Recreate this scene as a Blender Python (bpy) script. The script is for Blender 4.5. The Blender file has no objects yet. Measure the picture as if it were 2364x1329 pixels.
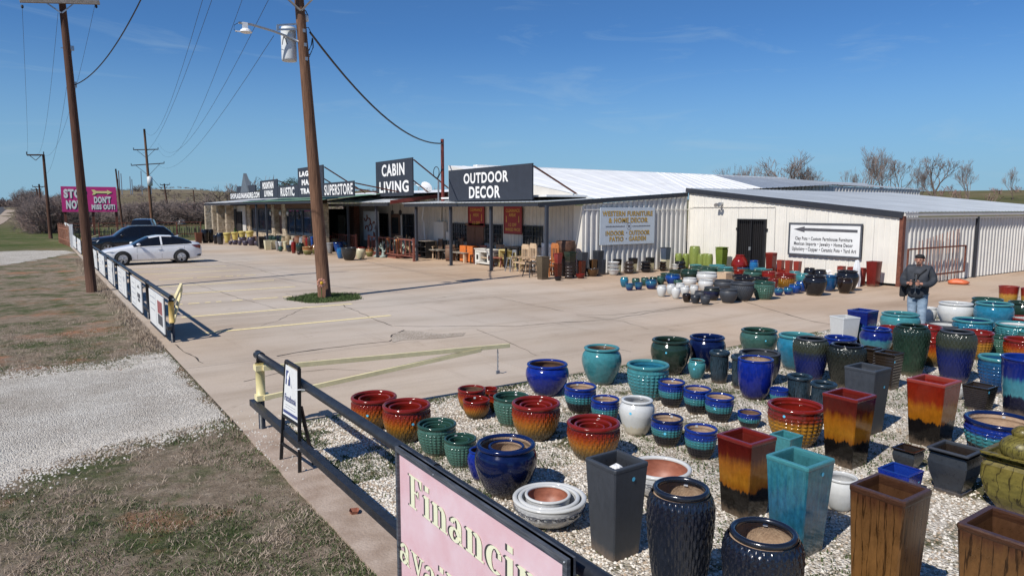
import bpy, bmesh, math, random
import numpy as np
from mathutils import Vector, Matrix, noise as mnoise
random.seed(7); rng=np.random.default_rng(7)
S=bpy.context.scene; COL=S.collection
# ---------------------------------------------------------------- camera, sky, sun, exposure
F=1600.;CX=1182.;CY=664.5;HC=2.8;PT=math.atan(184/1600.);YAW=math.radians(34.4)
fw=(math.sin(YAW)*math.cos(PT),math.cos(YAW)*math.cos(PT),-math.sin(PT))
rt=(math.cos(YAW),-math.sin(YAW),0)
up=(math.sin(YAW)*math.sin(PT),math.cos(YAW)*math.sin(PT),math.cos(PT))
cd=bpy.data.cameras.new('camera'); cam=bpy.data.objects.new('camera',cd); COL.objects.link(cam)
cd.sensor_width=36; cd.lens=F/2364*36; cd.clip_end=9000; cd.clip_start=.05
cam.matrix_world=Matrix(((rt[0],up[0],-fw[0],0),(rt[1],up[1],-fw[1],0),(rt[2],up[2],-fw[2],HC),(0,0,0,1)))
S.camera=cam
SUNDIR=Vector((-.96,-.25,1.0)).normalized()      # towards the sun
sd=bpy.data.lights.new('sun','SUN'); sun=bpy.data.objects.new('sun',sd); COL.objects.link(sun)
sd.energy=4.85; sd.angle=math.radians(.53); sd.color=(1,.95,.88)
sun.rotation_euler=SUNDIR.to_track_quat('Z','Y').to_euler()
W=bpy.data.worlds.new('World'); S.world=W; W.use_nodes=True
wn=W.node_tree.nodes; wl=W.node_tree.links; wn.clear()
wo=wn.new('ShaderNodeOutputWorld'); wb=wn.new('ShaderNodeBackground'); wb.inputs[1].default_value=.092
sk=wn.new('ShaderNodeTexSky'); sk.sky_type='NISHITA'; sk.sun_disc=False
sk.sun_elevation=math.asin(SUNDIR.z); sk.sun_rotation=math.atan2(SUNDIR.x,SUNDIR.y)
sk.altitude=1000; sk.air_density=1.0; sk.dust_density=0.; sk.ozone_density=6.
tc=wn.new('ShaderNodeTexCoord'); mp=wn.new('ShaderNodeMapping'); mp.inputs['Scale'].default_value=(1.5,3.5,14); mp.inputs['Rotation'].default_value=(.1,.06,.5)
nz=wn.new('ShaderNodeTexNoise'); nz.inputs['Scale'].default_value=1.7; nz.inputs['Detail'].default_value=6; nz.inputs['Roughness'].default_value=.62; nz.inputs['Distortion'].default_value=.8
cr=wn.new('ShaderNodeValToRGB'); cr.color_ramp.elements[0].position=.55; cr.color_ramp.elements[1].position=.85; cr.color_ramp.elements[1].color=(.34,.34,.34,1)
mx=wn.new('ShaderNodeMixRGB'); mx.inputs[2].default_value=(4.6,6.2,7.4,1)
tn=wn.new('ShaderNodeMixRGB'); tn.blend_type='MULTIPLY'; tn.inputs[0].default_value=1; tn.inputs[2].default_value=(.56,.86,1.10,1); wl.new(sk.outputs[0],tn.inputs[1])
# thin haze paling the lowest degrees of the sky, all the way round
hz=wn.new('ShaderNodeMixRGB'); hz.inputs[2].default_value=(2.85,4.95,6.7,1); sz=wn.new('ShaderNodeSeparateXYZ'); hm=wn.new('ShaderNodeMapRange'); hm.interpolation_type='SMOOTHSTEP'
hm.inputs['From Min'].default_value=-.02; hm.inputs['From Max'].default_value=.24; hm.inputs['To Min'].default_value=.9; hm.inputs['To Max'].default_value=0
wl.new(tc.outputs['Generated'],mp.inputs[0]); wl.new(mp.outputs[0],nz.inputs[0]); wl.new(nz.outputs[0],cr.inputs[0])
wl.new(cr.outputs[0],mx.inputs[0]); wl.new(tc.outputs['Generated'],sz.inputs[0]); wl.new(sz.outputs[2],hm.inputs[0]); wl.new(hm.outputs[0],hz.inputs[0]); wl.new(tn.outputs[0],hz.inputs[1]); wl.new(hz.outputs[0],mx.inputs[1]); wl.new(mx.outputs[0],wb.inputs[0]); wl.new(wb.outputs[0],wo.inputs[0])
S.view_settings.view_transform='Standard'; S.view_settings.look='None'; S.view_settings.exposure=0; S.view_settings.gamma=1; S.view_settings.use_curve_mapping=False
S.render.engine='CYCLES'
# ---------------------------------------------------------------- places on the ground and on walls
def ray(u,v):
    a=(u-CX)/F;b=-(v-CY)/F
    return [fw[i]+a*rt[i]+b*up[i] for i in range(3)]
def G(u,v,z=0.):
    r=ray(u,v);t=(z-HC)/r[2];return Vector((r[0]*t,r[1]*t,z))
def GC(u,v,xm,ym=99):
    p=G(u,v); k=min(1,xm/p.x,ym/p.y); return Vector((p.x*k,p.y*k,0))
def onX(u,v,X):
    r=ray(u,v);t=X/r[0];return Vector((X,r[1]*t,HC+r[2]*t))
def onY(u,v,Y):
    r=ray(u,v);t=Y/r[1];return Vector((r[0]*t,Y,HC+r[2]*t))
def depth(p): return p[0]*fw[0]+p[1]*fw[1]+(p[2]-HC)*fw[2]
def zat(p,v):
    k=-(v-CY)/F     # (d.up)/(d.fw)=k
    hx=p[0]*up[0]+p[1]*up[1]; hf=p[0]*fw[0]+p[1]*fw[1]
    return HC+(k*hf-hx)/(up[2]-k*fw[2])
# ---------------------------------------------------------------- objects
def tag(o,label=None,cat=None,group=None,kind=None):
    if label: o['label']=label
    if cat: o['category']=cat
    if group: o['group']=group
    if kind: o['kind']=kind
    return o
def empty(name,loc=(0,0,0),rz=0,label=None,cat=None,group=None):
    o=bpy.data.objects.new(name,None); COL.objects.link(o); o.location=loc; o.rotation_euler=(0,0,rz); o.empty_display_size=.1
    return tag(o,label,cat,group)
def obj(name,mesh,mat=None,parent=None):
    o=bpy.data.objects.new(name,mesh); COL.objects.link(o)
    if mat is not None and not mesh.materials: mesh.materials.append(mat)
    if parent: o.parent=parent
    return o
def copy_tree(o,parent=None):
    c=o.copy(); COL.objects.link(c); c.parent=parent
    for ch in o.children: copy_tree(ch,c)
    return c
class MB:
    def __init__(s): s.v=[];s.f=[];s.m=[]
    def add(s,v,f,mi=0):
        n=len(s.v); s.v+= [tuple(p) for p in v]; s.f+=[tuple(n+i for i in q) for q in f]; s.m+=[mi]*len(f); return s
    def box(s,x0,x1,y0,y1,z0,z1,mi=0,rz=0,c=None):
        v=[(x,y,z) for z in (z0,z1) for y in (y0,y1) for x in (x0,x1)]
        if rz:
            cx,cy=c if c else ((x0+x1)/2,(y0+y1)/2); a,b=math.cos(rz),math.sin(rz)
            v=[(cx+(p[0]-cx)*a-(p[1]-cy)*b,cy+(p[0]-cx)*b+(p[1]-cy)*a,p[2]) for p in v]
        return s.add(v,[(0,2,3,1),(4,5,7,6),(0,1,5,4),(2,6,7,3),(0,4,6,2),(1,3,7,5)],mi)
    def beam(s,a,b,w,h=None,mi=0,upv=(0,0,1)):
        a=Vector(a);b=Vector(b);h=h or w;d=(b-a).normalized();u=Vector(upv)
        if abs(d.dot(u))>.98:u=Vector((0,1,0))
        r=d.cross(u).normalized();t=r.cross(d)
        v=[p+r*sx*w/2+t*sz*h/2 for p in (a,b) for sz in (-1,1) for sx in (-1,1)]
        return s.add(v,[(0,2,3,1),(4,5,7,6),(0,1,5,4),(2,6,7,3),(0,4,6,2),(1,3,7,5)],mi)
    def tube(s,pts,r,n=10,mi=0,cap=True):
        pts=[Vector(p) for p in pts]; k=len(pts); rs=r if isinstance(r,(list,tuple)) else [r]*k
        V=[];Fc=[]
        for i,p in enumerate(pts):
            d=(pts[min(i+1,k-1)]-pts[max(i-1,0)]); d=d.normalized() if d.length>1e-9 else Vector((0,0,1))
            u=Vector((0,0,1)) if abs(d.z)<.9 else Vector((1,0,0))
            a=d.cross(u).normalized();b=a.cross(d)
            for j in range(n):
                t=2*math.pi*j/n; V.append(p+(a*math.cos(t)+b*math.sin(t))*rs[i])
        for i in range(k-1):
            for j in range(n):
                Fc.append((i*n+j,i*n+(j+1)%n,(i+1)*n+(j+1)%n,(i+1)*n+j))
        if cap: Fc+= [tuple(range(n)),tuple(range(k*n-1,(k-1)*n-1,-1))]
        return s.add(V,Fc,mi)
    def lathe(s,prof,n=32,c=(0,0,0),mi=0,fn=None,capb=False,capt=False):
        V=[];Fc=[]
        for i,(r,z) in enumerate(prof):
            for j in range(n):
                t=2*math.pi*j/n; rr=fn(r,z,t) if fn else r
                V.append((c[0]+rr*math.cos(t),c[1]+rr*math.sin(t),c[2]+z))
        for i in range(len(prof)-1):
            for j in range(n): Fc.append((i*n+j,i*n+(j+1)%n,(i+1)*n+(j+1)%n,(i+1)*n+j))
        if capb: Fc.append(tuple(range(n-1,-1,-1)))
        if capt: Fc.append(tuple(range((len(prof)-1)*n,len(prof)*n)))
        return s.add(V,Fc,mi)
    def ball(s,c,r,n=10,m=7,mi=0):
        rx,ry,rz=r if isinstance(r,(list,tuple)) else (r,r,r)
        V=[];Fc=[]
        for i in range(m+1):
            p=math.pi*i/m
            for j in range(n):
                t=2*math.pi*j/n; V.append((c[0]+rx*math.sin(p)*math.cos(t),c[1]+ry*math.sin(p)*math.sin(t),c[2]-rz*math.cos(p)))
        for i in range(m):
            for j in range(n): Fc.append((i*n+j,i*n+(j+1)%n,(i+1)*n+(j+1)%n,(i+1)*n+j))
        return s.add(V,Fc,mi)
    def mesh(s,name,mats=None,smooth=False,weld=False):
        me=bpy.data.meshes.new(name); me.from_pydata(s.v,[],s.f)
        if mats:
            for m in (mats if isinstance(mats,(list,tuple)) else [mats]): me.materials.append(m)
        if any(s.m): me.polygons.foreach_set('material_index',s.m)
        if smooth: me.polygons.foreach_set('use_smooth',[True]*len(s.f))
        if weld:
            bm=bmesh.new(); bm.from_mesh(me); bmesh.ops.remove_doubles(bm,verts=bm.verts,dist=1e-4); bm.to_mesh(me); bm.free()
        me.update(); return me
    def build(s,name,mats,parent=None,smooth=False): return obj(name,s.mesh(name,mats,smooth),None,parent)
def bevel(o,w=.01,seg=2):
    m=o.modifiers.new('bevel','BEVEL'); m.width=w; m.segments=seg; m.limit_method='ANGLE'; m.angle_limit=math.radians(40); return o
def flat_smooth(me,ang=35):
    me.set_sharp_from_angle(angle=math.radians(ang)) if hasattr(me,'set_sharp_from_angle') else None
# ---------------------------------------------------------------- materials
M={}
def newmat(name):
    m=bpy.data.materials.new(name); m.use_nodes=True; M[name]=m; return m,m.node_tree.nodes,m.node_tree.links,m.node_tree.nodes['Principled BSDF']
def N(nt,t,**k):
    n=nt.new(t)
    for a,b in k.items():
        if a.startswith('_'): setattr(n,a[1:],b)
        else: n.inputs[a.replace('__',' ')].default_value=b
    return n
def c4(c): return (c[0],c[1],c[2],1)
def mat(name,col,rough=.6,metal=0,var=.15,scale=6,bump=0,bscale=40,spec=.5,coat=0,col2=None,stretch=(1,1,1),coords='Object',rand=0,dirt=0):
    """base colour with noise variation between col and col2, fine relief"""
    m,n,l,b=newmat(name); b.inputs['Roughness'].default_value=rough; b.inputs['Metallic'].default_value=metal
    b.inputs['Specular IOR Level'].default_value=spec; b.inputs['Coat Weight'].default_value=coat; b.inputs['Coat Roughness'].default_value=.05
    t=N(n,'ShaderNodeTexCoord'); mpp=N(n,'ShaderNodeMapping',Scale=stretch); l.new(t.outputs[coords],mpp.inputs[0])
    nn=N(n,'ShaderNodeTexNoise',Scale=scale,Detail=6.,Roughness=.6); l.new(mpp.outputs[0],nn.inputs[0])
    rp=N(n,'ShaderNodeValToRGB'); l.new(nn.outputs[0],rp.inputs[0]); e=rp.color_ramp.elements
    c2=col2 or tuple(min(1,c*(1+var)) for c in col); c1=col if col2 else tuple(c*(1-var) for c in col)
    e[0].position=.32;e[1].position=.68;e[0].color=c4(c1);e[1].color=c4(c2); out=rp.outputs[0]
    if dirt:
        n2=N(n,'ShaderNodeTexNoise',Scale=.9,Detail=8.,Roughness=.7); l.new(t.outputs[coords],n2.inputs[0])
        r2=N(n,'ShaderNodeValToRGB'); r2.color_ramp.elements[0].position=.5; r2.color_ramp.elements[1].position=.72; l.new(n2.outputs[0],r2.inputs[0])
        mm=N(n,'ShaderNodeMath',_operation='MULTIPLY'); mm.inputs[1].default_value=dirt; l.new(r2.outputs[0],mm.inputs[0])
        x=N(n,'ShaderNodeMixRGB',Color2=(.16,.10,.06,1)); l.new(mm.outputs[0],x.inputs[0]); l.new(out,x.inputs[1]); out=x.outputs[0]
    if rand:
        oi=N(n,'ShaderNodeObjectInfo'); hv=N(n,'ShaderNodeHueSaturation'); mr=N(n,'ShaderNodeMapRange'); mr.inputs['To Min'].default_value=1-rand; mr.inputs['To Max'].default_value=1+rand
        l.new(oi.outputs['Random'],mr.inputs[0]); l.new(mr.outputs[0],hv.inputs['Value']); l.new(out,hv.inputs['Color']); out=hv.outputs[0]
    l.new(out,b.inputs['Base Color'])
    if bump:
        bn=N(n,'ShaderNodeTexNoise',Scale=bscale,Detail=5.); l.new(mpp.outputs[0],bn.inputs[0]); bp=N(n,'ShaderNodeBump',Strength=bump,Distance=.02)
        l.new(bn.outputs[0],bp.inputs['Height']); l.new(bp.outputs[0],b.inputs['Normal'])
    return m
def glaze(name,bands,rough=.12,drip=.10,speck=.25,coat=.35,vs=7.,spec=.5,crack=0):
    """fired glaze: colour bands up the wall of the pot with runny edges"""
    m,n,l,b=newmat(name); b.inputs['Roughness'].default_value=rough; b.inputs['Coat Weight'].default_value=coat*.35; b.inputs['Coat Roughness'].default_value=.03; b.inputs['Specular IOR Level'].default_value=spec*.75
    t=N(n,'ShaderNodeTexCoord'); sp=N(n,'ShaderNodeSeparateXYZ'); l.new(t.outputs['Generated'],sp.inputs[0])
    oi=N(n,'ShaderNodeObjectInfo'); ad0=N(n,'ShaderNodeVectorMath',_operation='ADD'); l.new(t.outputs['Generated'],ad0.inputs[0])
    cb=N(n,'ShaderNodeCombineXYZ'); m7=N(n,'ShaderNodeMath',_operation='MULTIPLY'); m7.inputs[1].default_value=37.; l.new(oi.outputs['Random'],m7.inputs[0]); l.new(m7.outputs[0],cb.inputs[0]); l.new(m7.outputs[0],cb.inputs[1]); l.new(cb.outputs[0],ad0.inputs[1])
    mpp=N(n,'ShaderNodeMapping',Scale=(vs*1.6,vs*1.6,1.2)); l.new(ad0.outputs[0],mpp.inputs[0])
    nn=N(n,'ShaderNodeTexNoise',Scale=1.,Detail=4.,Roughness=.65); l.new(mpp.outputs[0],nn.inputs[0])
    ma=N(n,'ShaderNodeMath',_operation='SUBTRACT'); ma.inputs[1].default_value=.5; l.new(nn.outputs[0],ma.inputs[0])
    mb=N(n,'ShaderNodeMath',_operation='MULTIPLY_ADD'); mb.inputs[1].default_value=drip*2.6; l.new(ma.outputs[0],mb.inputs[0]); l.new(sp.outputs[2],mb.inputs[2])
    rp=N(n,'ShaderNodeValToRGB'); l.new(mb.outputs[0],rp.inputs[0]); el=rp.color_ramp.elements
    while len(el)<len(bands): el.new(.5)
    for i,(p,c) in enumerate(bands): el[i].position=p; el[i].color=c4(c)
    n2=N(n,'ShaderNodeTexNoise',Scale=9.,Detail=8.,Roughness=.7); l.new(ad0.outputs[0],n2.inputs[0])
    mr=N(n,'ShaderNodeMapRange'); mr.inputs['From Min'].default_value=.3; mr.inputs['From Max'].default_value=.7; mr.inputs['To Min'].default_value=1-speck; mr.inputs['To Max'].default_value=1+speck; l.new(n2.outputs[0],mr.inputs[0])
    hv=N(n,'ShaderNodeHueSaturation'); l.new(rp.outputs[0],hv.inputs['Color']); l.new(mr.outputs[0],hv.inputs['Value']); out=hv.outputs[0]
    if crack:
        mc=N(n,'ShaderNodeMapping',Scale=(26,26,.30)); l.new(ad0.outputs[0],mc.inputs[0])
        mc.inputs['Scale'].default_value=(1,1,.16); wv=N(n,'ShaderNodeTexWave',Scale=4.6,Distortion=5.5,Detail=4.); wv.inputs['Detail Scale'].default_value=3.2; wv.bands_direction='DIAGONAL'; l.new(mc.outputs[0],wv.inputs[0])
        rc=N(n,'ShaderNodeValToRGB'); rc.color_ramp.elements[0].color=(.22,.20,.18,1); rc.color_ramp.elements[1].position=.11; l.new(wv.outputs[0],rc.inputs[0])
        x=N(n,'ShaderNodeMixRGB',_blend_type='MULTIPLY',Fac=1.); l.new(out,x.inputs[1]); l.new(rc.outputs[0],x.inputs[2]); out=x.outputs[0]
    # splashed dirt on the foot of the pot
    dn=N(n,'ShaderNodeTexNoise',Scale=5.,Detail=8.,Roughness=.75); l.new(ad0.outputs[0],dn.inputs[0])
    dm=N(n,'ShaderNodeMath',_operation='MULTIPLY_ADD'); dm.inputs[1].default_value=-.34; l.new(dn.outputs[0],dm.inputs[0]); l.new(sp.outputs[2],dm.inputs[2])
    dr_=N(n,'ShaderNodeMapRange'); dr_.inputs['From Min'].default_value=-.17; dr_.inputs['From Max'].default_value=-.04; dr_.inputs['To Min'].default_value=.55; dr_.inputs['To Max'].default_value=0.; l.new(dm.outputs[0],dr_.inputs[0])
    dx_=N(n,'ShaderNodeMixRGB',Color2=(.20,.145,.10,1)); l.new(dr_.outputs[0],dx_.inputs[0]); l.new(out,dx_.inputs[1])
    if name.startswith('in_'): l.new(out,b.inputs['Base Color'])
    else: l.new(dx_.outputs[0],b.inputs['Base Color'])
    rr=N(n,'ShaderNodeMapRange'); rr.inputs['To Min'].default_value=rough*.6; rr.inputs['To Max'].default_value=rough*1.4; l.new(n2.outputs[0],rr.inputs[0]); l.new(rr.outputs[0],b.inputs['Roughness'])
    bp=N(n,'ShaderNodeBump',Strength=.12,Distance=.01); l.new(nn.outputs[0],bp.inputs['Height']); l.new(bp.outputs[0],b.inputs['Normal'])
    return m
# ---------------------------------------------------------------- lettering
_tc={}
def text_mesh(body,bold=.02,key=None):
    k=(body,bold)
    if k not in _tc:
        cu=bpy.data.curves.new('lettering','FONT'); cu.body=body; cu.offset=bold; cu.extrude=.0; cu.align_x='LEFT'; cu.resolution_u=4; cu.space_character=1.08+1.6*bold
        o=bpy.data.objects.new('tmp',cu); COL.objects.link(o); bpy.context.view_layer.update()
        me=bpy.data.meshes.new_from_object(o); bpy.data.objects.remove(o); bpy.data.curves.remove(cu)
        co=np.zeros(len(me.vertices)*3,'f'); me.vertices.foreach_get('co',co); co=co.reshape(-1,3); _tc[k]=(co,[tuple(p.vertices) for p in me.polygons])
    return _tc[k]
def text_on(body,o,ax,ay,x0,x1,y0,y1,m,parent,bold=.02,name='lettering',skew=0,lift=.004):
    """flat lettering fitted in the rectangle x0..x1, y0..y1 of the plane through o with axes ax, ay"""
    co,fs=text_mesh(body,bold); mn=co.min(0);mxx=co.max(0); o=Vector(o);ax=Vector(ax);ay=Vector(ay);nrm=ax.cross(ay).normalized()
    sx=(x1-x0)/(mxx[0]-mn[0]); sy=(y1-y0)/(mxx[1]-mn[1])
    v=[o+ax*(x0+(c[0]-mn[0])*sx+skew*(c[1]-mn[1])*sy)+ay*(y0+(c[1]-mn[1])*sy)+nrm*lift for c in co]
    b=MB(); b.add(v,fs); return b.build(name,m,parent)
# ---------------------------------------------------------------- material palette
mat('wood_pole',(.075,.034,.018),.9,var=.0,col2=(.21,.11,.062),scale=5,stretch=(6,6,.35),bump=.9,bscale=7,coords='Object')
mat('wood_dark',(.05,.022,.012),.9,col2=(.11,.05,.03),scale=5,stretch=(6,6,.35),bump=.8,bscale=7)
mat('wood_grey',(.22,.19,.16),.9,col2=(.38,.34,.30),scale=8,bump=.4)
mat('black_paint',(.018,.021,.028),.42,var=.3,scale=12,bump=.15,bscale=60)
mat('black_satin',(.012,.012,.014),.5,var=.3)
mat('sign_black',(.030,.036,.050),.62,var=.12,scale=3)
mat('frame_weathered',(.03,.034,.042),.6,col2=(.11,.12,.14),scale=5,stretch=(1,1,22),bump=.2)
mat('white_letter',(.82,.82,.80),.5,var=.04)
mat('white_panel',(.74,.75,.74),.45,var=.05,scale=2,dirt=.10)
mat('cream_paint',(.66,.57,.28),.5,var=.10,scale=9,dirt=.35)
mat('yellow_paint',(.60,.42,.12),.55,var=.15,scale=9,dirt=.5)
mat('tan_rod',(.80,.70,.40),.5,var=.08,scale=9,dirt=.2)
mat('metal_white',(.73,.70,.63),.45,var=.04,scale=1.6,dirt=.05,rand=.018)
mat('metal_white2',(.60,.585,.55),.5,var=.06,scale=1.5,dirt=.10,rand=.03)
mat('roof_white',(.84,.84,.82),.5,var=.07,scale=.8,dirt=.10,rand=.03)
mat('roof_grey',(.34,.37,.40),.42,metal=.35,var=.10,scale=.7,dirt=.06,rand=.05)
mat('roof_dark',(.12,.14,.16),.5,var=.1)
mat('roof_green',(.17,.30,.22),.6,var=.12,scale=2,rand=.06)
mat('roof_galv',(.50,.52,.53),.55,metal=.0,var=.12,scale=3,dirt=.08,rand=.06)
mat('trim_dark',(.025,.028,.036),.5,var=.1)
mat('board_wall',(.55,.53,.49),.7,var=.06,scale=3,dirt=.12,rand=.05)
mat('brown_board',(.085,.045,.03),.8,col2=(.16,.09,.06),scale=4,stretch=(4,4,.5),bump=.3,rand=.1)
mat('rust_steel',(.10,.03,.02),.8,col2=(.20,.07,.04),scale=8,bump=.3)
mat('rust_light',(.26,.10,.06),.85,col2=(.40,.20,.13),scale=8,bump=.3)
mat('stone',(.26,.19,.12),.9,col2=(.66,.56,.42),scale=3.5,bump=.7,bscale=14,rand=.1)
mat('mortar',(.30,.27,.23),.95,var=.1)
mat('brick',(.22,.09,.06),.9,col2=(.34,.16,.11),scale=10,bump=.5)
mat('glass',(.018,.022,.026),.06,var=.2,scale=.7,spec=.8)
mat('glass_sky',(.03,.045,.07),.04,var=.3,scale=.4,spec=.8)
mat('window_frame',(.03,.033,.04),.45)
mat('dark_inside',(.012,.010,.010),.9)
mat('galv',(.42,.44,.46),.38,metal=.7,var=.12,scale=12)
mat('red_sign',(.28,.02,.025),.5,var=.06)
mat('gold_letter',(.66,.42,.07),.5,var=.05)
mat('pink',(.60,.035,.22),.5,var=.05,scale=1)
mat('pale_yellow',(.80,.74,.30),.5,var=.03)
mat('rose',(.66,.39,.42),.55,var=.0,col2=(.74,.57,.61),scale=2.2,dirt=.05)
mat('cream_letter',(.80,.80,.58),.5,var=.03)
mat('shadow_letter',(.05,.05,.055),.5,var=.05)
mat('fb_blue',(.05,.07,.20),.5,var=.05); mat('print_grey',(.42,.43,.46),.6,var=.15,scale=20)
mat('print_dark',(.08,.08,.09),.6); mat('print_red',(.30,.10,.10),.6,var=.4,scale=40)
mat('pale_blue_panel',(.55,.62,.68),.5,var=.04,dirt=.05)
mat('car_white',(.82,.83,.84),.22,var=.02,coat=.9); mat('car_dark',(.006,.007,.011),.2,var=.1,coat=.6)
mat('car_plum',(.05,.02,.03),.25,coat=.8); mat('car_silver',(.40,.42,.44),.3,metal=.5,coat=.6)
mat('car_glass',(.008,.009,.012),.05,spec=.5,coat=.2); mat('tyre',(.018,.018,.018),.85,var=.2,bump=.3)
mat('alloy',(.55,.56,.58),.28,metal=.8,var=.1); mat('lamp_red',(.16,.008,.010),.15,coat=.8); mat('lamp_clear',(.50,.54,.58),.12,coat=.9)
mat('wood_red',(.16,.045,.03),.7,col2=(.26,.09,.06),scale=6,stretch=(1,1,6),bump=.2)
mat('wood_orange',(.38,.12,.03),.6,col2=(.50,.19,.06),scale=6,bump=.1)
mat('wood_log',(.46,.32,.20),.75,col2=(.62,.47,.32),scale=5,bump=.4)
mat('wood_brown',(.10,.06,.04),.7,col2=(.18,.11,.07),scale=6,bump=.3)
mat('orange_board',(.60,.16,.03),.55,var=.15,scale=5); mat('furn_white',(.66,.65,.60),.6,var=.06,scale=9,dirt=.25)
mat('furn_black',(.015,.014,.014),.45,var=.3); mat('furn_yellow',(.60,.50,.22),.6,var=.1)
mat('bench_top',(.17,.15,.12),.85,col2=(.30,.27,.23),scale=9,bump=.4)
mat('plastic_white',(.78,.79,.80),.35,var=.03); mat('pinkred',(.55,.12,.09),.5,var=.2)
mat('statue_green',(.16,.21,.18),.8,col2=(.36,.42,.38),scale=14,bump=.8,bscale=25); mat('statue_tan',(.26,.17,.09),.8,col2=(.48,.36,.22),scale=14,bump=.8,bscale=25)
mat('statue_cream',(.60,.52,.42),.8,var=.15,bump=.4); mat('copper_pot',(.07,.035,.022),.5,col2=(.20,.10,.06),scale=5,metal=.4,bump=.3)
mat('skin',(.45,.22,.15),.55,var=.08,scale=20); mat('hair',(.012,.009,.008),.7,bump=.7,bscale=90)
mat('beard',(.14,.08,.06),.8)
mat('jacket',(.020,.024,.031),.8,col2=(.042,.047,.058),scale=9,bump=.5,bscale=14); mat('jeans',(.17,.25,.34),.85,col2=(.34,.43,.52),scale=7,bump=.6,bscale=12,stretch=(1,1,1.6))
mat('shirt_black',(.01,.01,.012),.8); mat('bark',(.085,.06,.05),.95,col2=(.17,.13,.11),scale=6,bump=.6)
mat('twig',(.15,.115,.10),.95,col2=(.27,.215,.19),scale=2); mat('twig_red',(.20,.125,.11),.95,col2=(.30,.20,.17),scale=1.5)
mat('cedar',(.16,.12,.085),.95,col2=(.30,.25,.19),scale=5,rand=.25,bump=.4)
mat('evergreen',(.02,.035,.015),.9,col2=(.05,.07,.03),scale=3)
mat('price_blue',(.10,.50,.72),.5,var=.05); mat('price_white',(.52,.53,.55),.6)
mat('plastic_wrap',(.75,.76,.78),.35,var=.06,bump=.6,bscale=20)
mat('orange_plastic',(.62,.15,.06),.45,var=.15); mat('red_pillar',(.17,.028,.02),.6,var=.2,scale=5)
mat('asphalt',(.055,.055,.058),.9,var=.15,scale=2); mat('line_paint',(.84,.70,.36),.75,var=.15,scale=12)
mat('transformer',(.62,.65,.66),.45,var=.05,dirt=.1); mat('flower_pink',(.62,.30,.20),.6); mat('flower_yellow',(.70,.42,.03),.6)
mat('terracotta_soil',(.30,.20,.13),.9,col2=(.42,.30,.20),scale=9,bump=.4); mat('soil_brown',(.14,.08,.05),.95,var=.3)
mat('terracotta_in',(.22,.075,.045),.5,col2=(.34,.13,.08),scale=6)
mat('leaf_green',(.03,.10,.02),.6,var=.3)
mat('stonebeige',(.50,.36,.24),.85,col2=(.62,.48,.34),scale=14,bump=.7,bscale=12)
# glazes: insides run from bare clay up into glaze
TC=(.11,.042,.026)
def inside(nm,c): glaze('in_'+nm,[(0,(.16,.062,.036)),(.30,(.15,.058,.034)),(.52,TC),(.60,tuple(x*.7 for x in c)),(1,c)],drip=.16,vs=14,rough=.3)
inside('teal',(.03,.13,.15)); inside('crackle',(.065,.03,.014)); inside('slate',(.03,.033,.040)); inside('flame',(.10,.012,.008)); inside('dark',(.02,.014,.010)); inside('turq',(.035,.17,.19))
# glazes -----------------------------------------------------------------
AM=(.30,.105,.009);BK=(.006,.005,.0045)
glaze('g_flame',[(0,(0.0234,0.0176,0.0096)),(.16,(0.0546,0.04,0.016)),(.36,(0.1716,0.088,0.0128)),(.56,AM),(.72,(0.2652,0.048,0.0064)),(.86,(0.156,0.0144,0.0048)),(1,(0.1326,0.0096,0.0056))],drip=.13,vs=16)
glaze('g_flamesq',[(0,BK),(.36,BK),(.385,(0.1685,0.0576,0.0048)),(.50,(0.2359,0.09792,0.00864)),(.70,(0.2246,0.07488,0.00576)),(.82,(0.07301,0.008064,0.00384)),(1,(0.05616,0.004608,0.00384))],drip=.10,vs=5,coat=.05,spec=.35)
glaze('g_flamesq_red',[(0,BK),(.40,BK),(.43,(0.2134,0.07488,0.0048)),(.62,(0.2583,0.0864,0.00576)),(.74,(0.1685,0.01728,0.0048)),(1,(0.1572,0.01037,0.0048))],drip=.10,vs=5,coat=.05,spec=.35)
glaze('g_flamecyl',[(0,(.05,.035,.01)),(.22,(.22,.15,.03)),(.55,(.38,.19,.03)),(.68,(.20,.02,.01)),(1,(.20,.015,.012))],drip=.11,vs=9)
glaze('g_red',[(0,(0.156,0.0096,0.0064)),(1,(0.1872,0.0112,0.008))]); glaze('g_darkred',[(0,(.085,.010,.008)),(.5,(.14,.014,.010)),(1,(.14,.013,.010))],rough=.2)
glaze('g_redrim',[(0,(0.1326,0.0112,0.0072)),(1,(0.1716,0.0128,0.008))]); glaze('g_brickred',[(0,(.20,.03,.02)),(1,(.26,.04,.028))],rough=.35)
glaze('g_amberhob',[(0,(0.078,0.04,0.008)),(.35,(0.234,0.112,0.0096)),(.66,(0.2964,0.136,0.012)),(.76,(0.156,0.024,0.008)),(1,(0.117,0.0096,0.008))],drip=.06)
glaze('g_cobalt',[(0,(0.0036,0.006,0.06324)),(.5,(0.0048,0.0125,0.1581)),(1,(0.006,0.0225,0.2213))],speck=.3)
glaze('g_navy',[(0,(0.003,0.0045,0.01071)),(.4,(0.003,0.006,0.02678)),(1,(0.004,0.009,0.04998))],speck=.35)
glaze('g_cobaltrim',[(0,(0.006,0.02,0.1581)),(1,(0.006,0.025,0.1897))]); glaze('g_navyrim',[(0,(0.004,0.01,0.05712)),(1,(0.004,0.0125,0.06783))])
glaze('g_tri',[(0,(0.0056,0.00496,0.00744)),(.40,(0.0072,0.00682,0.01116)),(.50,(0.024,0.124,0.1364)),(.68,(0.04,0.186,0.1984)),(.76,(0.008,0.031,0.186)),(1,(0.0064,0.01736,0.1612))],drip=.05)
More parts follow.
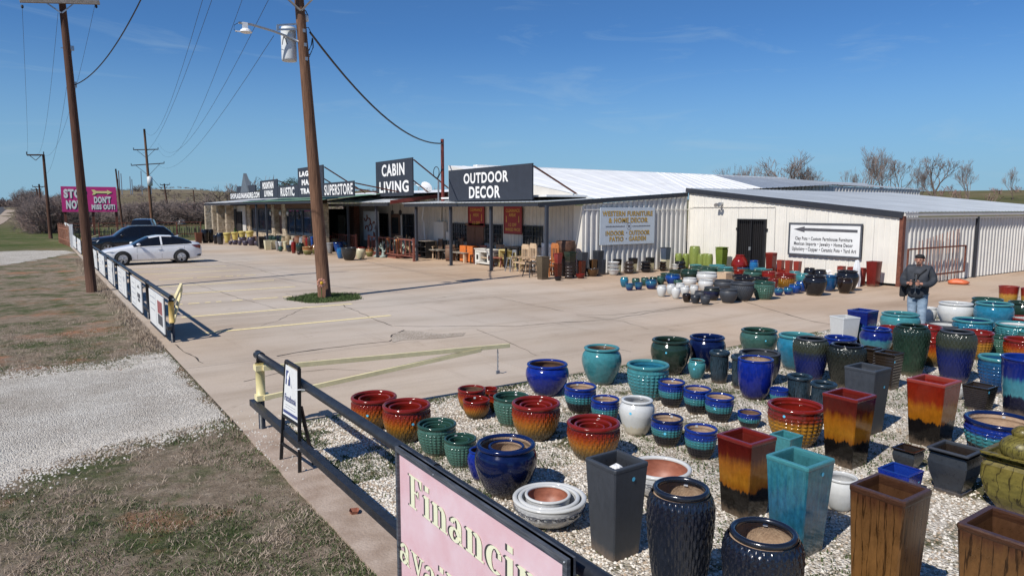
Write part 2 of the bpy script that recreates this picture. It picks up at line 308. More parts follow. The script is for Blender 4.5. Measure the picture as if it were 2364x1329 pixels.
glaze('g_drip',[(0,(0.0064,0.0062,0.0124)),(.32,(0.0064,0.00744,0.0248)),(.37,(0.048,0.186,0.2232)),(.62,(0.04,0.1736,0.2232)),(.70,(0.008,0.0186,0.1364)),(1,(0.0064,0.0124,0.1116))],drip=.12,vs=5)
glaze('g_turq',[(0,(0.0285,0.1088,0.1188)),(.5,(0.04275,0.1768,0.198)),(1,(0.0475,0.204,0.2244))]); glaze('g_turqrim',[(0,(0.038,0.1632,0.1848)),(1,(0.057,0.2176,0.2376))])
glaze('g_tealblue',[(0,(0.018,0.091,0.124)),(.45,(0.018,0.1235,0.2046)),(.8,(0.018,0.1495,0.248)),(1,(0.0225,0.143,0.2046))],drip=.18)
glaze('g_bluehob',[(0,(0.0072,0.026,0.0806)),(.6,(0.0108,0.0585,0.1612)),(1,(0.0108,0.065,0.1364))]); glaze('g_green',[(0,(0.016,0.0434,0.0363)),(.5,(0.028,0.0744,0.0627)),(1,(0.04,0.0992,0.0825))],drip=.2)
glaze('g_greenhob',[(0,(0.036,0.0868,0.066)),(.6,(0.052,0.124,0.0957)),(1,(0.048,0.1178,0.0957))],speck=.3); glaze('g_greenrim',[(0,(0.0144,0.0434,0.033)),(1,(0.0224,0.062,0.04752))])
glaze('g_dkgreen',[(0,(0.012,0.0154,0.0128)),(.5,(0.016,0.028,0.0208)),(1,(0.0176,0.0385,0.028))],drip=.3); glaze('g_urn_green',[(0,(0.016,0.0315,0.0176)),(.5,(0.0144,0.035,0.0224)),(1,(0.0128,0.0245,0.0176))],drip=.3,speck=.45)
glaze('g_black',[(0,(.010,.010,.012)),(1,(.012,.013,.018))],rough=.09); glaze('g_blackblue_old',[(0,(0.009,0.0108,0.017)),(.6,(0.0063,0.0081,0.015)),(1,(0.00315,0.0045,0.011))],rough=.12)
glaze('g_urn_blue',[(0,(0.0064,0.0096,0.0561)),(.5,(0.008,0.0144,0.0935)),(.68,(0.016,0.0224,0.04675)),(.76,(0.036,0.0416,0.02898)),(1,(0.032,0.0368,0.02618))],drip=.06,rough=.16)
glaze('g_blackbrown',[(0,(.014,.008,.006)),(1,(.018,.011,.008))],rough=.1); glaze('g_urn_black',[(0,(.022,.022,.018)),(1,(.012,.015,.012))],rough=.12,speck=.4)
glaze('g_white',[(0,(.46,.46,.42)),(.5,(.54,.55,.54)),(1,(.55,.56,.55))],speck=.06); glaze('g_white_stain',[(0,(.48,.45,.36)),(.3,(.52,.48,.38)),(.34,(.54,.55,.53)),(1,(.55,.56,.55))],speck=.07,drip=.2)
glaze('g_greybowl',[(0,(.40,.40,.39)),(1,(.52,.53,.53))],speck=.2); glaze('g_slate',[(0,(.035,.040,.048)),(1,(.045,.051,.062))],rough=.5,coat=0,speck=.2)
glaze('g_slate_shiny',[(0,(.028,.036,.05)),(.5,(.022,.026,.034)),(1,(.032,.038,.046))],rough=.3,coat=.1); glaze('g_slateblue',[(0,(.02,.02,.022)),(.4,(.022,.040,.058)),(1,(.018,.034,.048))],rough=.25,crack=1,speck=.3)
glaze('g_slate_navy',[(0,(0.016,0.02,0.01636)),(.45,(0.0128,0.0176,0.04208)),(.7,(0.0112,0.016,0.05142)),(.8,(0.024,0.028,0.02104)),(1,(0.024,0.028,0.02104))],rough=.25)
glaze('g_blackblue',[(0,(.020,.022,.028)),(.6,(.015,.018,.026)),(1,(.007,.009,.018))],rough=.2,spec=.8,coat=.8)
glaze('g_crackle',[(0,(0.1224,0.054,0.01584)),(.5,(0.1512,0.072,0.0216)),(.9,(0.108,0.0504,0.01728)),(1,(0.0648,0.0252,0.01152))],rough=.3,crack=1,speck=.3,coat=.15)
glaze('g_crackrim',[(0,(0.0396,0.01728,0.00936)),(1,(0.0612,0.02592,0.01296))],rough=.35,speck=.4)
glaze('g_teal_sq',[(0,(.010,.060,.085)),(.30,(.012,.075,.12)),(.55,(.012,.085,.155)),(.80,(.022,.13,.18)),(1,(.035,.16,.19))],drip=.42,vs=7,speck=.42)
glaze('g_moss',[(0,(0.072,0.0612,0.0144)),(.5,(0.144,0.1224,0.0252)),(1,(0.1296,0.1008,0.0216))],rough=.4,crack=1,speck=.45,coat=.1)
glaze('g_darkrib',[(0,(.018,.013,.010)),(1,(.024,.017,.012))],rough=.2); glaze('g_lime',[(0,(.16,.20,.045)),(.5,(.21,.255,.065)),(1,(.19,.235,.055))],speck=.15,rough=.25)
glaze('g_limerib',[(0,(.10,.15,.02)),(1,(.145,.20,.03))]); glaze('g_cream',[(0,(.55,.50,.32)),(1,(.60,.55,.38))],rough=.4,speck=.1)
glaze('g_creamblack',[(0,(.50,.45,.25)),(.62,(.54,.48,.28)),(.66,(.014,.012,.012)),(1,(.012,.012,.012))],drip=.02); glaze('g_creamslate',[(0,(.52,.48,.32)),(.48,(.55,.50,.34)),(.52,(.05,.07,.10)),(1,(.06,.08,.12))],drip=.02,rough=.35)
glaze('g_yellow',[(0,(.45,.36,.10)),(1,(.54,.44,.14))],rough=.5,speck=.1,coat=0); glaze('g_purple',[(0,(.045,.035,.055)),(1,(.07,.06,.09))],rough=.2)
glaze('g_bronze',[(0,(.03,.022,.02)),(1,(.05,.038,.034))],rough=.2); glaze('g_brownred',[(0,(.06,.015,.010)),(1,(.09,.02,.012))],rough=.25)
glaze('g_brownbowl',[(0,(.06,.03,.012)),(1,(.10,.05,.02))],rough=.2); glaze('g_tanolive',[(0,(.08,.085,.02)),(.5,(.16,.15,.05)),(.62,(.42,.34,.18)),(.75,(.30,.13,.04)),(1,(.22,.08,.03))],drip=.05)
glaze('g_greywood',[(0,(.07,.05,.03)),(1,(.12,.09,.055))],rough=.6,coat=0,speck=.35); glaze('g_blue',[(0,(0.009,0.039,0.186)),(1,(0.0135,0.065,0.2728))]); glaze('g_brightblue',[(0,(0.018,0.104,0.2604)),(1,(0.018,0.13,0.31))])
glaze('g_brown',[(0,(.10,.045,.02)),(.5,(.22,.10,.05)),(1,(.25,.12,.07))]); glaze('g_grey',[(0,(.20,.20,.20)),(1,(.26,.26,.27))],rough=.4)
glaze('g_tan',[(0,(.25,.18,.10)),(1,(.33,.25,.15))]); glaze('g_bluebowl',[(0,(0.0072,0.013,0.093)),(.35,(0.009,0.026,0.1364)),(.6,(0.018,0.091,0.186)),(1,(0.027,0.13,0.2046))],drip=.1)
glaze('g_rust',[(0,(.10,.035,.018)),(1,(.14,.05,.025))],rough=.7,coat=0); glaze('g_blackcrackle',[(0,(.012,.012,.012)),(1,(.03,.032,.034))],rough=.3,speck=.5)
# ---------------------------------------------------------------- ground materials
def ground_mat():
    m,n,l,b=newmat('ground'); b.inputs['Roughness'].default_value=.95; b.inputs['Specular IOR Level'].default_value=.15
    t=N(n,'ShaderNodeTexCoord'); P=t.outputs['Object']
    def nz(s,d=8.,r=.65,st=(1,1,1)):
        mpp=N(n,'ShaderNodeMapping',Scale=st); l.new(P,mpp.inputs[0]); q=N(n,'ShaderNodeTexNoise',Scale=s,Detail=d,Roughness=r); l.new(mpp.outputs[0],q.inputs[0]); return q.outputs[0]
    def ramp(x,stops):
        r=N(n,'ShaderNodeValToRGB'); l.new(x,r.inputs[0]); el=r.color_ramp.elements
        while len(el)<len(stops): el.new(.5)
        for i,(p,c) in enumerate(stops): el[i].position=p; el[i].color=c4(c) if isinstance(c,tuple) else (c,c,c,1)
        return r.outputs[0]
    def mix(f,a,bb):
        x=N(n,'ShaderNodeMixRGB'); l.new(f,x.inputs[0]); l.new(a,x.inputs[1]); l.new(bb,x.inputs[2]); return x.outputs[0]
    dry=ramp(nz(5.5,10.,.75),[(.30,(.14,.105,.07)),(.5,(.26,.205,.15)),(.70,(.38,.315,.245))])
    green=ramp(nz(6.,9.,.7),[(.3,(.030,.050,.014)),(.7,(.085,.115,.035))])
    soil=ramp(nz(9.,8.),[(.3,(.26,.115,.06)),(.7,(.42,.22,.13))])
    gm=ramp(nz(.9,9.,.74),[(.46,0.),(.60,.9)])
    sm=ramp(nz(.42,9.,.70),[(.545,0.),(.64,.9)])
    base=mix(sm,mix(gm,dry,green),soil)
    fine=ramp(nz(38.,8.,.85),[(.30,(.50,.48,.46)),(.5,(1.,1.,1.)),(.68,(1.42,1.40,1.36))]); fx=N(n,'ShaderNodeMixRGB',_blend_type='MULTIPLY',Fac=1.); l.new(base,fx.inputs[1]); l.new(fine,fx.inputs[2]); base=fx.outputs[0]
    # greener verge some way up the road, paler pasture beyond
    sp=N(n,'ShaderNodeSeparateXYZ'); l.new(P,sp.inputs[0])
    mr=N(n,'ShaderNodeMapRange'); l.new(sp.outputs[1],mr.inputs[0]); mr.inputs['From Min'].default_value=52; mr.inputs['From Max'].default_value=62
    gv=ramp(nz(.30,10.,.78),[(.32,(.045,.075,.016)),(.50,(.085,.10,.032)),(.62,(.17,.145,.08)),(.74,(.24,.20,.13))])
    base=mix(mr.outputs[0],base,gv)
    m2=N(n,'ShaderNodeMapRange'); l.new(sp.outputs[1],m2.inputs[0]); m2.inputs['From Min'].default_value=105; m2.inputs['From Max'].default_value=170
    far=ramp(nz(.035,9.,.72),[(.3,(.10,.085,.045)),(.5,(.165,.135,.085)),(.7,(.23,.19,.13))])
    base=mix(m2.outputs[0],base,far)
    m3=N(n,'ShaderNodeMapRange'); l.new(sp.outputs[0],m3.inputs[0]); m3.inputs['From Min'].default_value=60; m3.inputs['From Max'].default_value=80
    pas=ramp(nz(.05,9.,.7),[(.30,(.055,.065,.022)),(.50,(.11,.105,.045)),(.66,(.19,.145,.085))])
    base=mix(m3.outputs[0],base,pas)
    l.new(base,b.inputs['Base Color'])
    bp=N(n,'ShaderNodeBump',Strength=.9,Distance=.05); l.new(nz(22.,6.,.8),bp.inputs['Height']); l.new(bp.outputs[0],b.inputs['Normal'])
ground_mat()
def concrete_mat():
    m,n,l,b=newmat('concrete'); b.inputs['Roughness'].default_value=.85; b.inputs['Specular IOR Level'].default_value=.3
    t=N(n,'ShaderNodeTexCoord'); P=t.outputs['Object']
    def nz(s,d=8.,r=.65,st=(1,1,1),rot=0):
        mpp=N(n,'ShaderNodeMapping',Scale=st,Rotation=(0,0,rot)); l.new(P,mpp.inputs[0]); q=N(n,'ShaderNodeTexNoise',Scale=s,Detail=d,Roughness=r); l.new(mpp.outputs[0],q.inputs[0]); return q.outputs[0]
    def ramp(x,stops):
        r=N(n,'ShaderNodeValToRGB'); l.new(x,r.inputs[0]); el=r.color_ramp.elements
        while len(el)<len(stops): el.new(.5)
        for i,(p,c) in enumerate(stops): el[i].position=p; el[i].color=c4(c)
        return r.outputs[0]
    base=ramp(nz(.22,9.,.6),[(.3,(.42,.350,.282)),(.5,(.49,.425,.355)),(.7,(.535,.477,.412))])
    tint=ramp(nz(.09,5.,.5),[(.40,(1,1,1)),(.66,(1.,.90,.79))])
    st=ramp(nz(.5,8.,.7,(.25,1.6,1),.35),[(.28,(.74,.71,.68)),(.5,(1,1,1)),(.74,(1.06,1.06,1.08))])
    fine=ramp(nz(30.,6.,.8),[(.25,(.84,.84,.84)),(.75,(1.1,1.1,1.1))])
    blot=ramp(nz(1.3,9.,.75),[(.25,(.58,.54,.50)),(.40,(1,1,1))])
    spot=ramp(nz(5.5,4.,.55),[(.20,(.55,.53,.51)),(.27,(1,1,1))]); smear=ramp(nz(.35,9.,.8,(3.2,.22,1),-.55),[(.30,(.84,.82,.81)),(.44,(1,1,1))])
    # reddish soil washed on to the slab towards the shop front
    out=base
    for o in (tint,st,fine,blot,spot,smear):
        x=N(n,'ShaderNodeMixRGB',_blend_type='MULTIPLY',Fac=1.); l.new(out,x.inputs[1]); l.new(o,x.inputs[2]); out=x.outputs[0]
    sp=N(n,'ShaderNodeSeparateXYZ'); l.new(P,sp.inputs[0]); mr=N(n,'ShaderNodeMapRange'); mr.inputs['From Min'].default_value=9; mr.inputs['From Max'].default_value=17.5; mr.inputs['To Max'].default_value=.62
    wob=N(n,'ShaderNodeMath',_operation='MULTIPLY_ADD'); wob.inputs[1].default_value=7.; l.new(nz(.35,6.),wob.inputs[0]); l.new(sp.outputs[0],wob.inputs[2]); sb=N(n,'ShaderNodeMath',_operation='SUBTRACT'); sb.inputs[1].default_value=3.5; l.new(wob.outputs[0],sb.inputs[0]); l.new(sb.outputs[0],mr.inputs[0])
    x=N(n,'ShaderNodeMixRGB',_blend_type='MULTIPLY'); x.inputs[2].default_value=(1.02,.85,.69,1); l.new(mr.outputs[0],x.inputs[0]); l.new(out,x.inputs[1]); out=x.outputs[0]
    oi=N(n,'ShaderNodeObjectInfo'); hv=N(n,'ShaderNodeHueSaturation'); m2=N(n,'ShaderNodeMapRange'); m2.inputs['To Min'].default_value=.965; m2.inputs['To Max'].default_value=1.035
    l.new(oi.outputs['Random'],m2.inputs[0]); l.new(m2.outputs[0],hv.inputs['Value']); l.new(out,hv.inputs['Color']); l.new(hv.outputs[0],b.inputs['Base Color'])
    bp=N(n,'ShaderNodeBump',Strength=.25,Distance=.01); l.new(nz(45.,5.,.8),bp.inputs['Height']); l.new(bp.outputs[0],b.inputs['Normal'])
concrete_mat()
mat('kerb_concrete',(.30,.22,.165),.9,col2=(.46,.37,.30),scale=3,bump=.4,dirt=.5)
def gravel_mat(name,ca,cb,cc,sc,patch=None):
    m,n,l,b=newmat(name); b.inputs['Roughness'].default_value=.95; b.inputs['Specular IOR Level'].default_value=.2
    t=N(n,'ShaderNodeTexCoord'); v=N(n,'ShaderNodeTexVoronoi',Scale=sc); l.new(t.outputs['Object'],v.inputs[0])
    sp=N(n,'ShaderNodeSeparateColor'); l.new(v.outputs['Color'],sp.inputs[0]); r=N(n,'ShaderNodeValToRGB'); l.new(sp.outputs[0],r.inputs[0]); el=r.color_ramp.elements; el.new(.5)
    for i,(p,c) in enumerate([(0,ca),(.35,cb),(.9,cc)]): el[i].position=p; el[i].color=c4(c)
    out=r.outputs[0]
    if patch:
        q=N(n,'ShaderNodeTexNoise',Scale=1.1,Detail=9.,Roughness=.72); l.new(t.outputs['Object'],q.inputs[0]); r2=N(n,'ShaderNodeValToRGB'); r2.color_ramp.elements[0].position=patch; r2.color_ramp.elements[1].position=patch+.10; l.new(q.outputs[0],r2.inputs[0])
        q2=N(n,'ShaderNodeTexNoise',Scale=14.,Detail=6.,Roughness=.8); l.new(t.outputs['Object'],q2.inputs[0]); r3=N(n,'ShaderNodeValToRGB'); r3.color_ramp.elements[0].position=.35; r3.color_ramp.elements[1].position=.65; r3.color_ramp.elements[0].color=(.035,.045,.015,1); r3.color_ramp.elements[1].color=(.15,.13,.065,1); l.new(q2.outputs[0],r3.inputs[0])
        x=N(n,'ShaderNodeMixRGB'); l.new(r2.outputs[0],x.inputs[0]); l.new(out,x.inputs[1]); l.new(r3.outputs[0],x.inputs[2]); out=x.outputs[0]
    lf=N(n,'ShaderNodeTexNoise',Scale=.7,Detail=9.,Roughness=.75); l.new(t.outputs['Object'],lf.inputs[0]); lr=N(n,'ShaderNodeValToRGB'); lr.color_ramp.elements[0].position=.32; lr.color_ramp.elements[0].color=(.74,.70,.66,1); lr.color_ramp.elements[1].position=.62; lr.color_ramp.elements[1].color=(1.08,1.08,1.07,1); l.new(lf.outputs[0],lr.inputs[0])
    lx=N(n,'ShaderNodeMixRGB',_blend_type='MULTIPLY',Fac=1.); l.new(out,lx.inputs[1]); l.new(lr.outputs[0],lx.inputs[2]); out=lx.outputs[0]
    l.new(out,b.inputs['Base Color']); bp=N(n,'ShaderNodeBump',Strength=1.,Distance=.02); l.new(v.outputs['Distance'],bp.inputs['Height']); bp.invert=True; l.new(bp.outputs[0],b.inputs['Normal'])
gravel_mat('bed_gravel',(.26,.21,.15),(.50,.45,.38),(.74,.70,.63),45.,.52)
gravel_mat('drive_gravel',(.34,.31,.27),(.49,.455,.405),(.63,.60,.54),60.,.62)
mat('pebble_white',(.58,.53,.46),.85,col2=(.80,.76,.69),scale=3.)
mat('pebble_drive',(.38,.35,.31),.85,col2=(.60,.57,.52),scale=3.); mat('pebble_tan',(.30,.22,.15),.9,col2=(.50,.42,.33),scale=3.)
mat('weed_green',(.028,.055,.012),.8,col2=(.085,.105,.035),scale=1.2)
gravel_mat('patch_gravel',(.32,.26,.20),(.46,.39,.32),(.60,.53,.45),50.)
mat('blade_dry',(.27,.205,.15),.9,col2=(.46,.375,.295),scale=1.5); mat('blade_green',(.035,.070,.014),.8,col2=(.095,.135,.040),scale=1.5)
mat('crack',(.035,.03,.025),.95,var=.4,scale=9)
# ---------------------------------------------------------------- terrain
def sm(a,b,x):
    t=min(1,max(0,(x-a)/(b-a))); return t*t*(3-2*t)
def terr(x,y):
    d=math.hypot(x,y); a=math.degrees(math.atan2(x,y))
    if d<60 or abs(a)>130: return 0.
    hl=sm(150,390,d)*(3.2+8.2*sm(-.5,4.5,a)+.9*math.sin(a*.9)*sm(3,8,a))*(1-sm(36,48,a))
    hr=sm(62,142,d)*5.75*sm(40,52,a)
    n=(mnoise.noise((x*.02,y*.02,0))*.5+mnoise.noise((x*.006,y*.006,3))*1.)*sm(120,300,d)*.5
    return max(hl,hr)+n if d<1500 else max(hl,hr)
def build_ground():
    R=[0,3,8,15,25,40,60,75,90,105,120,135,150,170,190,215,240,270,300,330,360,390,430,480,560,700,900,1300,2000,3500,6000]
    angs=[math.radians(-180+i*2.5) for i in range(144)]
    v=[(0,0,-.03)];f=[]
    for r in R[1:]:
        for a in angs:
            x,y=r*math.sin(a),r*math.cos(a); v.append((x,y,terr(x,y)-.03))
    n=144
    for j in range(n): f.append((0,1+(j+1)%n,1+j))
    for i in range(len(R)-2):
        for j in range(n):
            a=1+i*n+j;b=1+i*n+(j+1)%n; f.append((a,b,b+n,a+n))
    b=MB();b.v=v;b.f=f;b.m=[0]*len(f); o=b.build('ground',M['ground'],None,True); tag(o,kind='structure')
build_ground()
KX=2.0  # outer edge of the concrete
# concrete lot in cast slabs, joints recessed
lot=empty('parking_lot'); tag(lot,kind='structure')
sub=MB(); sub.box(KX,70,8.96,72,-.12,-.012); sub.build('joint_bed',M['crack'],lot)
xs=[KX,6.9,12.2,17.3,25.6,34,42,52,70]; ys=[8.95,13.1,18.35,23.6,30.4,37.2,44,51,58,65,72]
for i in range(len(xs)-1):
    for j in range(len(ys)-1):
        if i>4 and ys[j]>12: 
            if j>1: continue
        b=MB(); g=.007
        b.box(xs[i]+g,xs[i+1]-g,ys[j]+g,ys[j+1]-g,-.10,0); b.build('slab',M['concrete'],lot)
# extra lot in front of the shed, right of the gravel bed
b=MB(); b.box(26.5,70,-6,8.94,-.10,0); b.build('slab',M['concrete'],lot)
# cracks as thin irregular ribbons, filled with dirt and weeds
def ribbon(pts,w,name,m,parent,z=.004,jit=.03,rag=.6):
    P=[Vector(p) for p in pts]; Q=[]
    for a,b in zip(P,P[1:]):
        k=max(2,int((b-a).length/.10))
        for i in range(k): Q.append(a.lerp(b,i/k))
    Q.append(P[-1]); bb=MB(); L=[];Rr=[]
    for i,q in enumerate(Q):
        d=(Q[min(i+1,len(Q)-1)]-Q[max(0,i-1)]); d.z=0; d.normalize(); n=Vector((-d.y,d.x,0)); o=n*mnoise.noise((q.x*2.1,q.y*2.1,1))*jit*2.2
        ww=w*(.35+rag*abs(mnoise.noise((q.x*1.7,q.y*1.7,9)))*2.4)
        L.append(tuple(q+o+n*ww/2)[:2]+(z,)); Rr.append(tuple(q+o-n*ww/2)[:2]+(z,))
    n=len(Q); bb.add(L+Rr,[(i,n+i,n+i+1,i+1) for i in range(n-1)]); return bb.build(name,m,parent)
for pts,w in [([(100,0,0)],0)][:0]: pass
cr_px=[([(640,822),(720,808),(820,795),(900,788),(906,772),(935,762)],.05),([(910,752),(990,754),(1080,752),(1190,753),(1280,745),(1400,738),(1560,712),(1645,705)],.03),
 ([(660,678),(700,684)],.03),([(785,702),(855,732),(905,752)],.03),([(1330,726),(1420,727),(1520,715),(1640,702),(1660,698)],.03),([(1700,690),(1780,715),(1860,738),(1915,748)],.035),([(1140,685),(1210,700),(1300,718)],.02),
 ([(1400,800),(1455,812)],.02),([(430,650),(560,690),(640,712)],.02),([(400,795),(440,820),(470,838)],.03),([(1240,820),(1180,792),(1100,760)],.02),([(760,700),(700,712),(640,740),(600,752)],.018),([(1000,690),(1090,676),(1200,672)],.018),([(560,880),(640,862),(760,852),(860,856)],.015),([(1500,760),(1440,742),(1330,728)],.02),([(540,640),(620,636),(720,640)],.02),([(480,600),(560,612),(660,640)],.02)]
for pts,w in cr_px: ribbon([G(u,v) for u,v in pts],w,'crack',M['crack'],lot)
# broken-out patch with loose gravel
pp=[(906,790),(903,778),(915,768),(940,762),(985,766),(1020,770),(1075,767),(1068,775),(1010,780),(960,783),(930,784)]
b=MB(); b.add([tuple(G(u,v,.006)) for u,v in pp],[tuple(range(len(pp)))[::-1]]); b.build('broken_patch',M['patch_gravel'],lot)
# painted bay lines
bays=empty('bay_markings'); tag(bays,kind='structure')
for y in (16.67,19.38,22.1,24.8,27.5,30.2,33.,35.7,41.2,44.): 
    x0,x1=(2.95,7.55)
    b=MB(); k=30
    for i in range(k):
        if y in(22.1,30.2) and random.random()<.25: continue
        a0=x0+(x1-x0)*i/k; a1=x0+(x1-x0)*(i+1)/k; ww=.07
        b.add([(a0,y-ww,.005),(a1,y-ww,.005),(a1,y+ww,.005),(a0,y+ww,.005)],[(0,1,2,3)])
    b.build('bay_line',M['line_paint'],bays)
# kerb strip under the near fence
b=MB(); n=60; L=[];R=[]
for i in range(n+1):
    y=-4+(8.95+4)*i/n; L.append((KX+.02*mnoise.noise((y*1.5,0,0))+.015*mnoise.noise((y*6,0,0)),y,.0)); R.append((2.52+.05*mnoise.noise((y*1.2,5,0)),y,.0))
low=[(p[0],p[1],-.08) for p in L]
b.add(L+R+low,[(i,i+1,n+2+i,n+1+i) for i in range(n)]+[(2*(n+1)+i,2*(n+1)+i+1,i+1,i) for i in range(n)]); b.v=[(x,y,z+.002) for x,y,z in b.v]
ks=b.build('kerb_strip',M['kerb_concrete']); tag(ks,kind='structure')
b=MB(); n=60; L=[(2.42,-5+ (8.94+5)*i/n,-.003) for i in range(n+1)]; R=[(26.49,y,-.003) for _,y,_ in L]
b.add(L+R,[(i,n+1+i,n+2+i,i+1) for i in range(n)]); bed=b.build('gravel_bed',M['bed_gravel']); tag(bed,kind='structure')
# round planting island at the foot of the pole
ic=G(753,688); irx=1.08
b=MB(); v=[(ic.x+irx*(1+.04*math.sin(3*t)+.03*math.sin(7*t))*math.cos(t),ic.y+irx*math.sin(t),.008) for t in [2*math.pi*i/40 for i in range(40)]]
b.add(v,[tuple(range(40))]); isl=b.build('planting_island',M['ground']); tag(isl,kind='structure')
# crushed stone driveways, ragged edges
def ragged(name,pts,m,z,amp=.25):
    P=[Vector(p) for p in pts]; Q=[]
    for a,bb in zip(P,P[1:]+P[:1]):
        k=max(1,int((bb-a).length/.15)); 
        for i in range(k):
            q=a.lerp(bb,i/k); Q.append(q+Vector((mnoise.noise((q.x*1.3,q.y*1.3,0)),mnoise.noise((q.x*1.3,q.y*1.3,7)),0))*amp+Vector((mnoise.noise((q.x*6,q.y*6,0)),mnoise.noise((q.x*6,q.y*6,7)),0))*amp*.35)
    b=MB(); b.v=[(min(q.x,KX-.01),q.y,z) for q in Q]; b.f=[tuple(range(len(Q)))]; b.m=[0]
    me=b.mesh(name,m); bm=bmesh.new(); bm.from_mesh(me); bmesh.ops.triangulate(bm,faces=bm.faces); bm.normal_update()
    for f in bm.faces:
        if f.normal.z<0: f.normal_flip()
    bm.to_mesh(me); bm.free(); o=obj(name,me); tag(o,kind='structure'); return o
d1=[G(0,868),G(180,852),G(300,848),G(340,830),G(385,822),G(400,840),G(455,900),G(520,955),G(470,975),G(400,990),G(300,1010),G(200,1035),G(100,1065),G(0,1120)]
far_l=[Vector((-16,p.y,0)) for p in (d1[-1],d1[0])]
ragged('stone_driveway',d1+[Vector((-16,4.5,0)),Vector((-16,11,0))],M['drive_gravel'],-.026)
d2=[G(0,612),G(60,603),G(168,583),G(150,577),G(60,578),G(0,580)]
ragged('far_driveway',d2+[Vector((-30,60,0)),Vector((-30,46,0))],M['drive_gravel'],-.026,.5)
# highway beyond
def road(name,x0,x1,m,y0,y1,z):
    b=MB(); n=60; 
    ys_=[y0+(y1-y0)*i/n for i in range(n+1)]
    L=[(x0,y,terr(x0,y)+z) for y in ys_]; R=[(x1,y,terr(x1,y)+z) for y in ys_]
    b.add(L+R,[(i,n+1+i,n+2+i,i+1) for i in range(n)]); o=b.build(name,m); tag(o,kind='structure')
road('highway',-15,-8,M['asphalt'],60,420,.05); road('highway_far_lane',-34,-24,M['asphalt'],60,420,.12)
road('dry_verge',-8,-5,M['blade_dry'],60,420,.03)
# ---------------------------------------------------------------- loose stones, grass blades
def pebbles(name,N_,fx,mm,smin,smax,label,cat='gravel',z=0.):
    t=np.array([[1,0,-.3],[-.5,.87,-.3],[-.5,-.87,-.3],[0,0,.75],[.4,.2,.6]],'f'); 
    pos=fx(N_); n=len(pos); s=rng.uniform(smin,smax,(n,1,1)); a=rng.uniform(0,6.28,n); ca,sa=np.cos(a),np.sin(a)
    base=np.array([[.9,.1,0],[-.1,.8,0],[-.9,-.15,0],[.15,-.85,0],[.25,.2,.75],[-.25,-.2,.65]],'f'); v=np.repeat(base[None],n,0)*s*(1+rng.uniform(-.3,.3,(n,6,3)))
    x=v[:,:,0]*ca[:,None]-v[:,:,1]*sa[:,None]; y=v[:,:,0]*sa[:,None]+v[:,:,1]*ca[:,None]
    V=np.stack([x+pos[:,0:1],y+pos[:,1:2],v[:,:,2]+pos[:,2:3]+z],2).reshape(-1,3)
    fb=np.array([[0,1,4],[1,5,4],[1,2,5],[2,3,5],[3,4,5],[3,0,4]]); Fc=(fb[None]+6*np.arange(n)[:,None,None]).reshape(-1,3)
    me=bpy.data.meshes.new(name); me.vertices.add(len(V)); me.vertices.foreach_set('co',V.ravel()); me.loops.add(len(Fc)*3); me.loops.foreach_set('vertex_index',Fc.ravel().astype('i'))
    me.polygons.add(len(Fc)); me.polygons.foreach_set('loop_start',np.arange(0,len(Fc)*3,3,dtype='i'))
    for m in mm: me.materials.append(m)
    if len(mm)>1: me.polygons.foreach_set('material_index',np.repeat(rng.choice(len(mm),n,p=[.60,.40][:len(mm)] if len(mm)==2 else None),6).astype('i'))
    me.update(); me.validate(); o=obj(name,me); tag(o,label,cat,kind='stuff')
def nval(x,y,s,k=0): return mnoise.fractal((x*s,y*s,k),1.,2.,4)
def bedpts(n):
    out=[]
    while len(out)<n:
        r=random.random(); x=2.5+ (r**1.5)*20; y=-1.5+random.random()*10.35
        if y<x*.02-1.2: continue
        q=nval(x,y,.55,2); 
        if q>.05 and random.random()<.93: continue
        out.append((x,y,0))
    return np.array(out)
pebbles('loose_gravel',52000,bedpts,[M['pebble_white'],M['pebble_tan']],.009,.021,'small white and tan stones strewn over the bed under the glazed pots')
def edgepts(n):
    out=[]
    while len(out)<n:
        if random.random()<.7:
            i=random.randrange(3,len(d1)-1); a,b=d1[i],d1[i+1]
        else: i=random.randrange(0,4); a,b=d1[i],d1[i+1]
        p=a.lerp(b,random.random()); x=p.x+random.gauss(-.1,.25);y=p.y+random.gauss(.12,.28)
        if x<KX-.02: out.append((x,y,-.03))
    for _ in range(260): out.append((random.uniform(1.98,2.6),random.gauss(8.3,.7),.0))
    return np.array(out)
pebbles('spilled_gravel',11000,edgepts,[M['pebble_drive']],.008,.02,'white crushed stone spilled along the driveway edge and kerb')
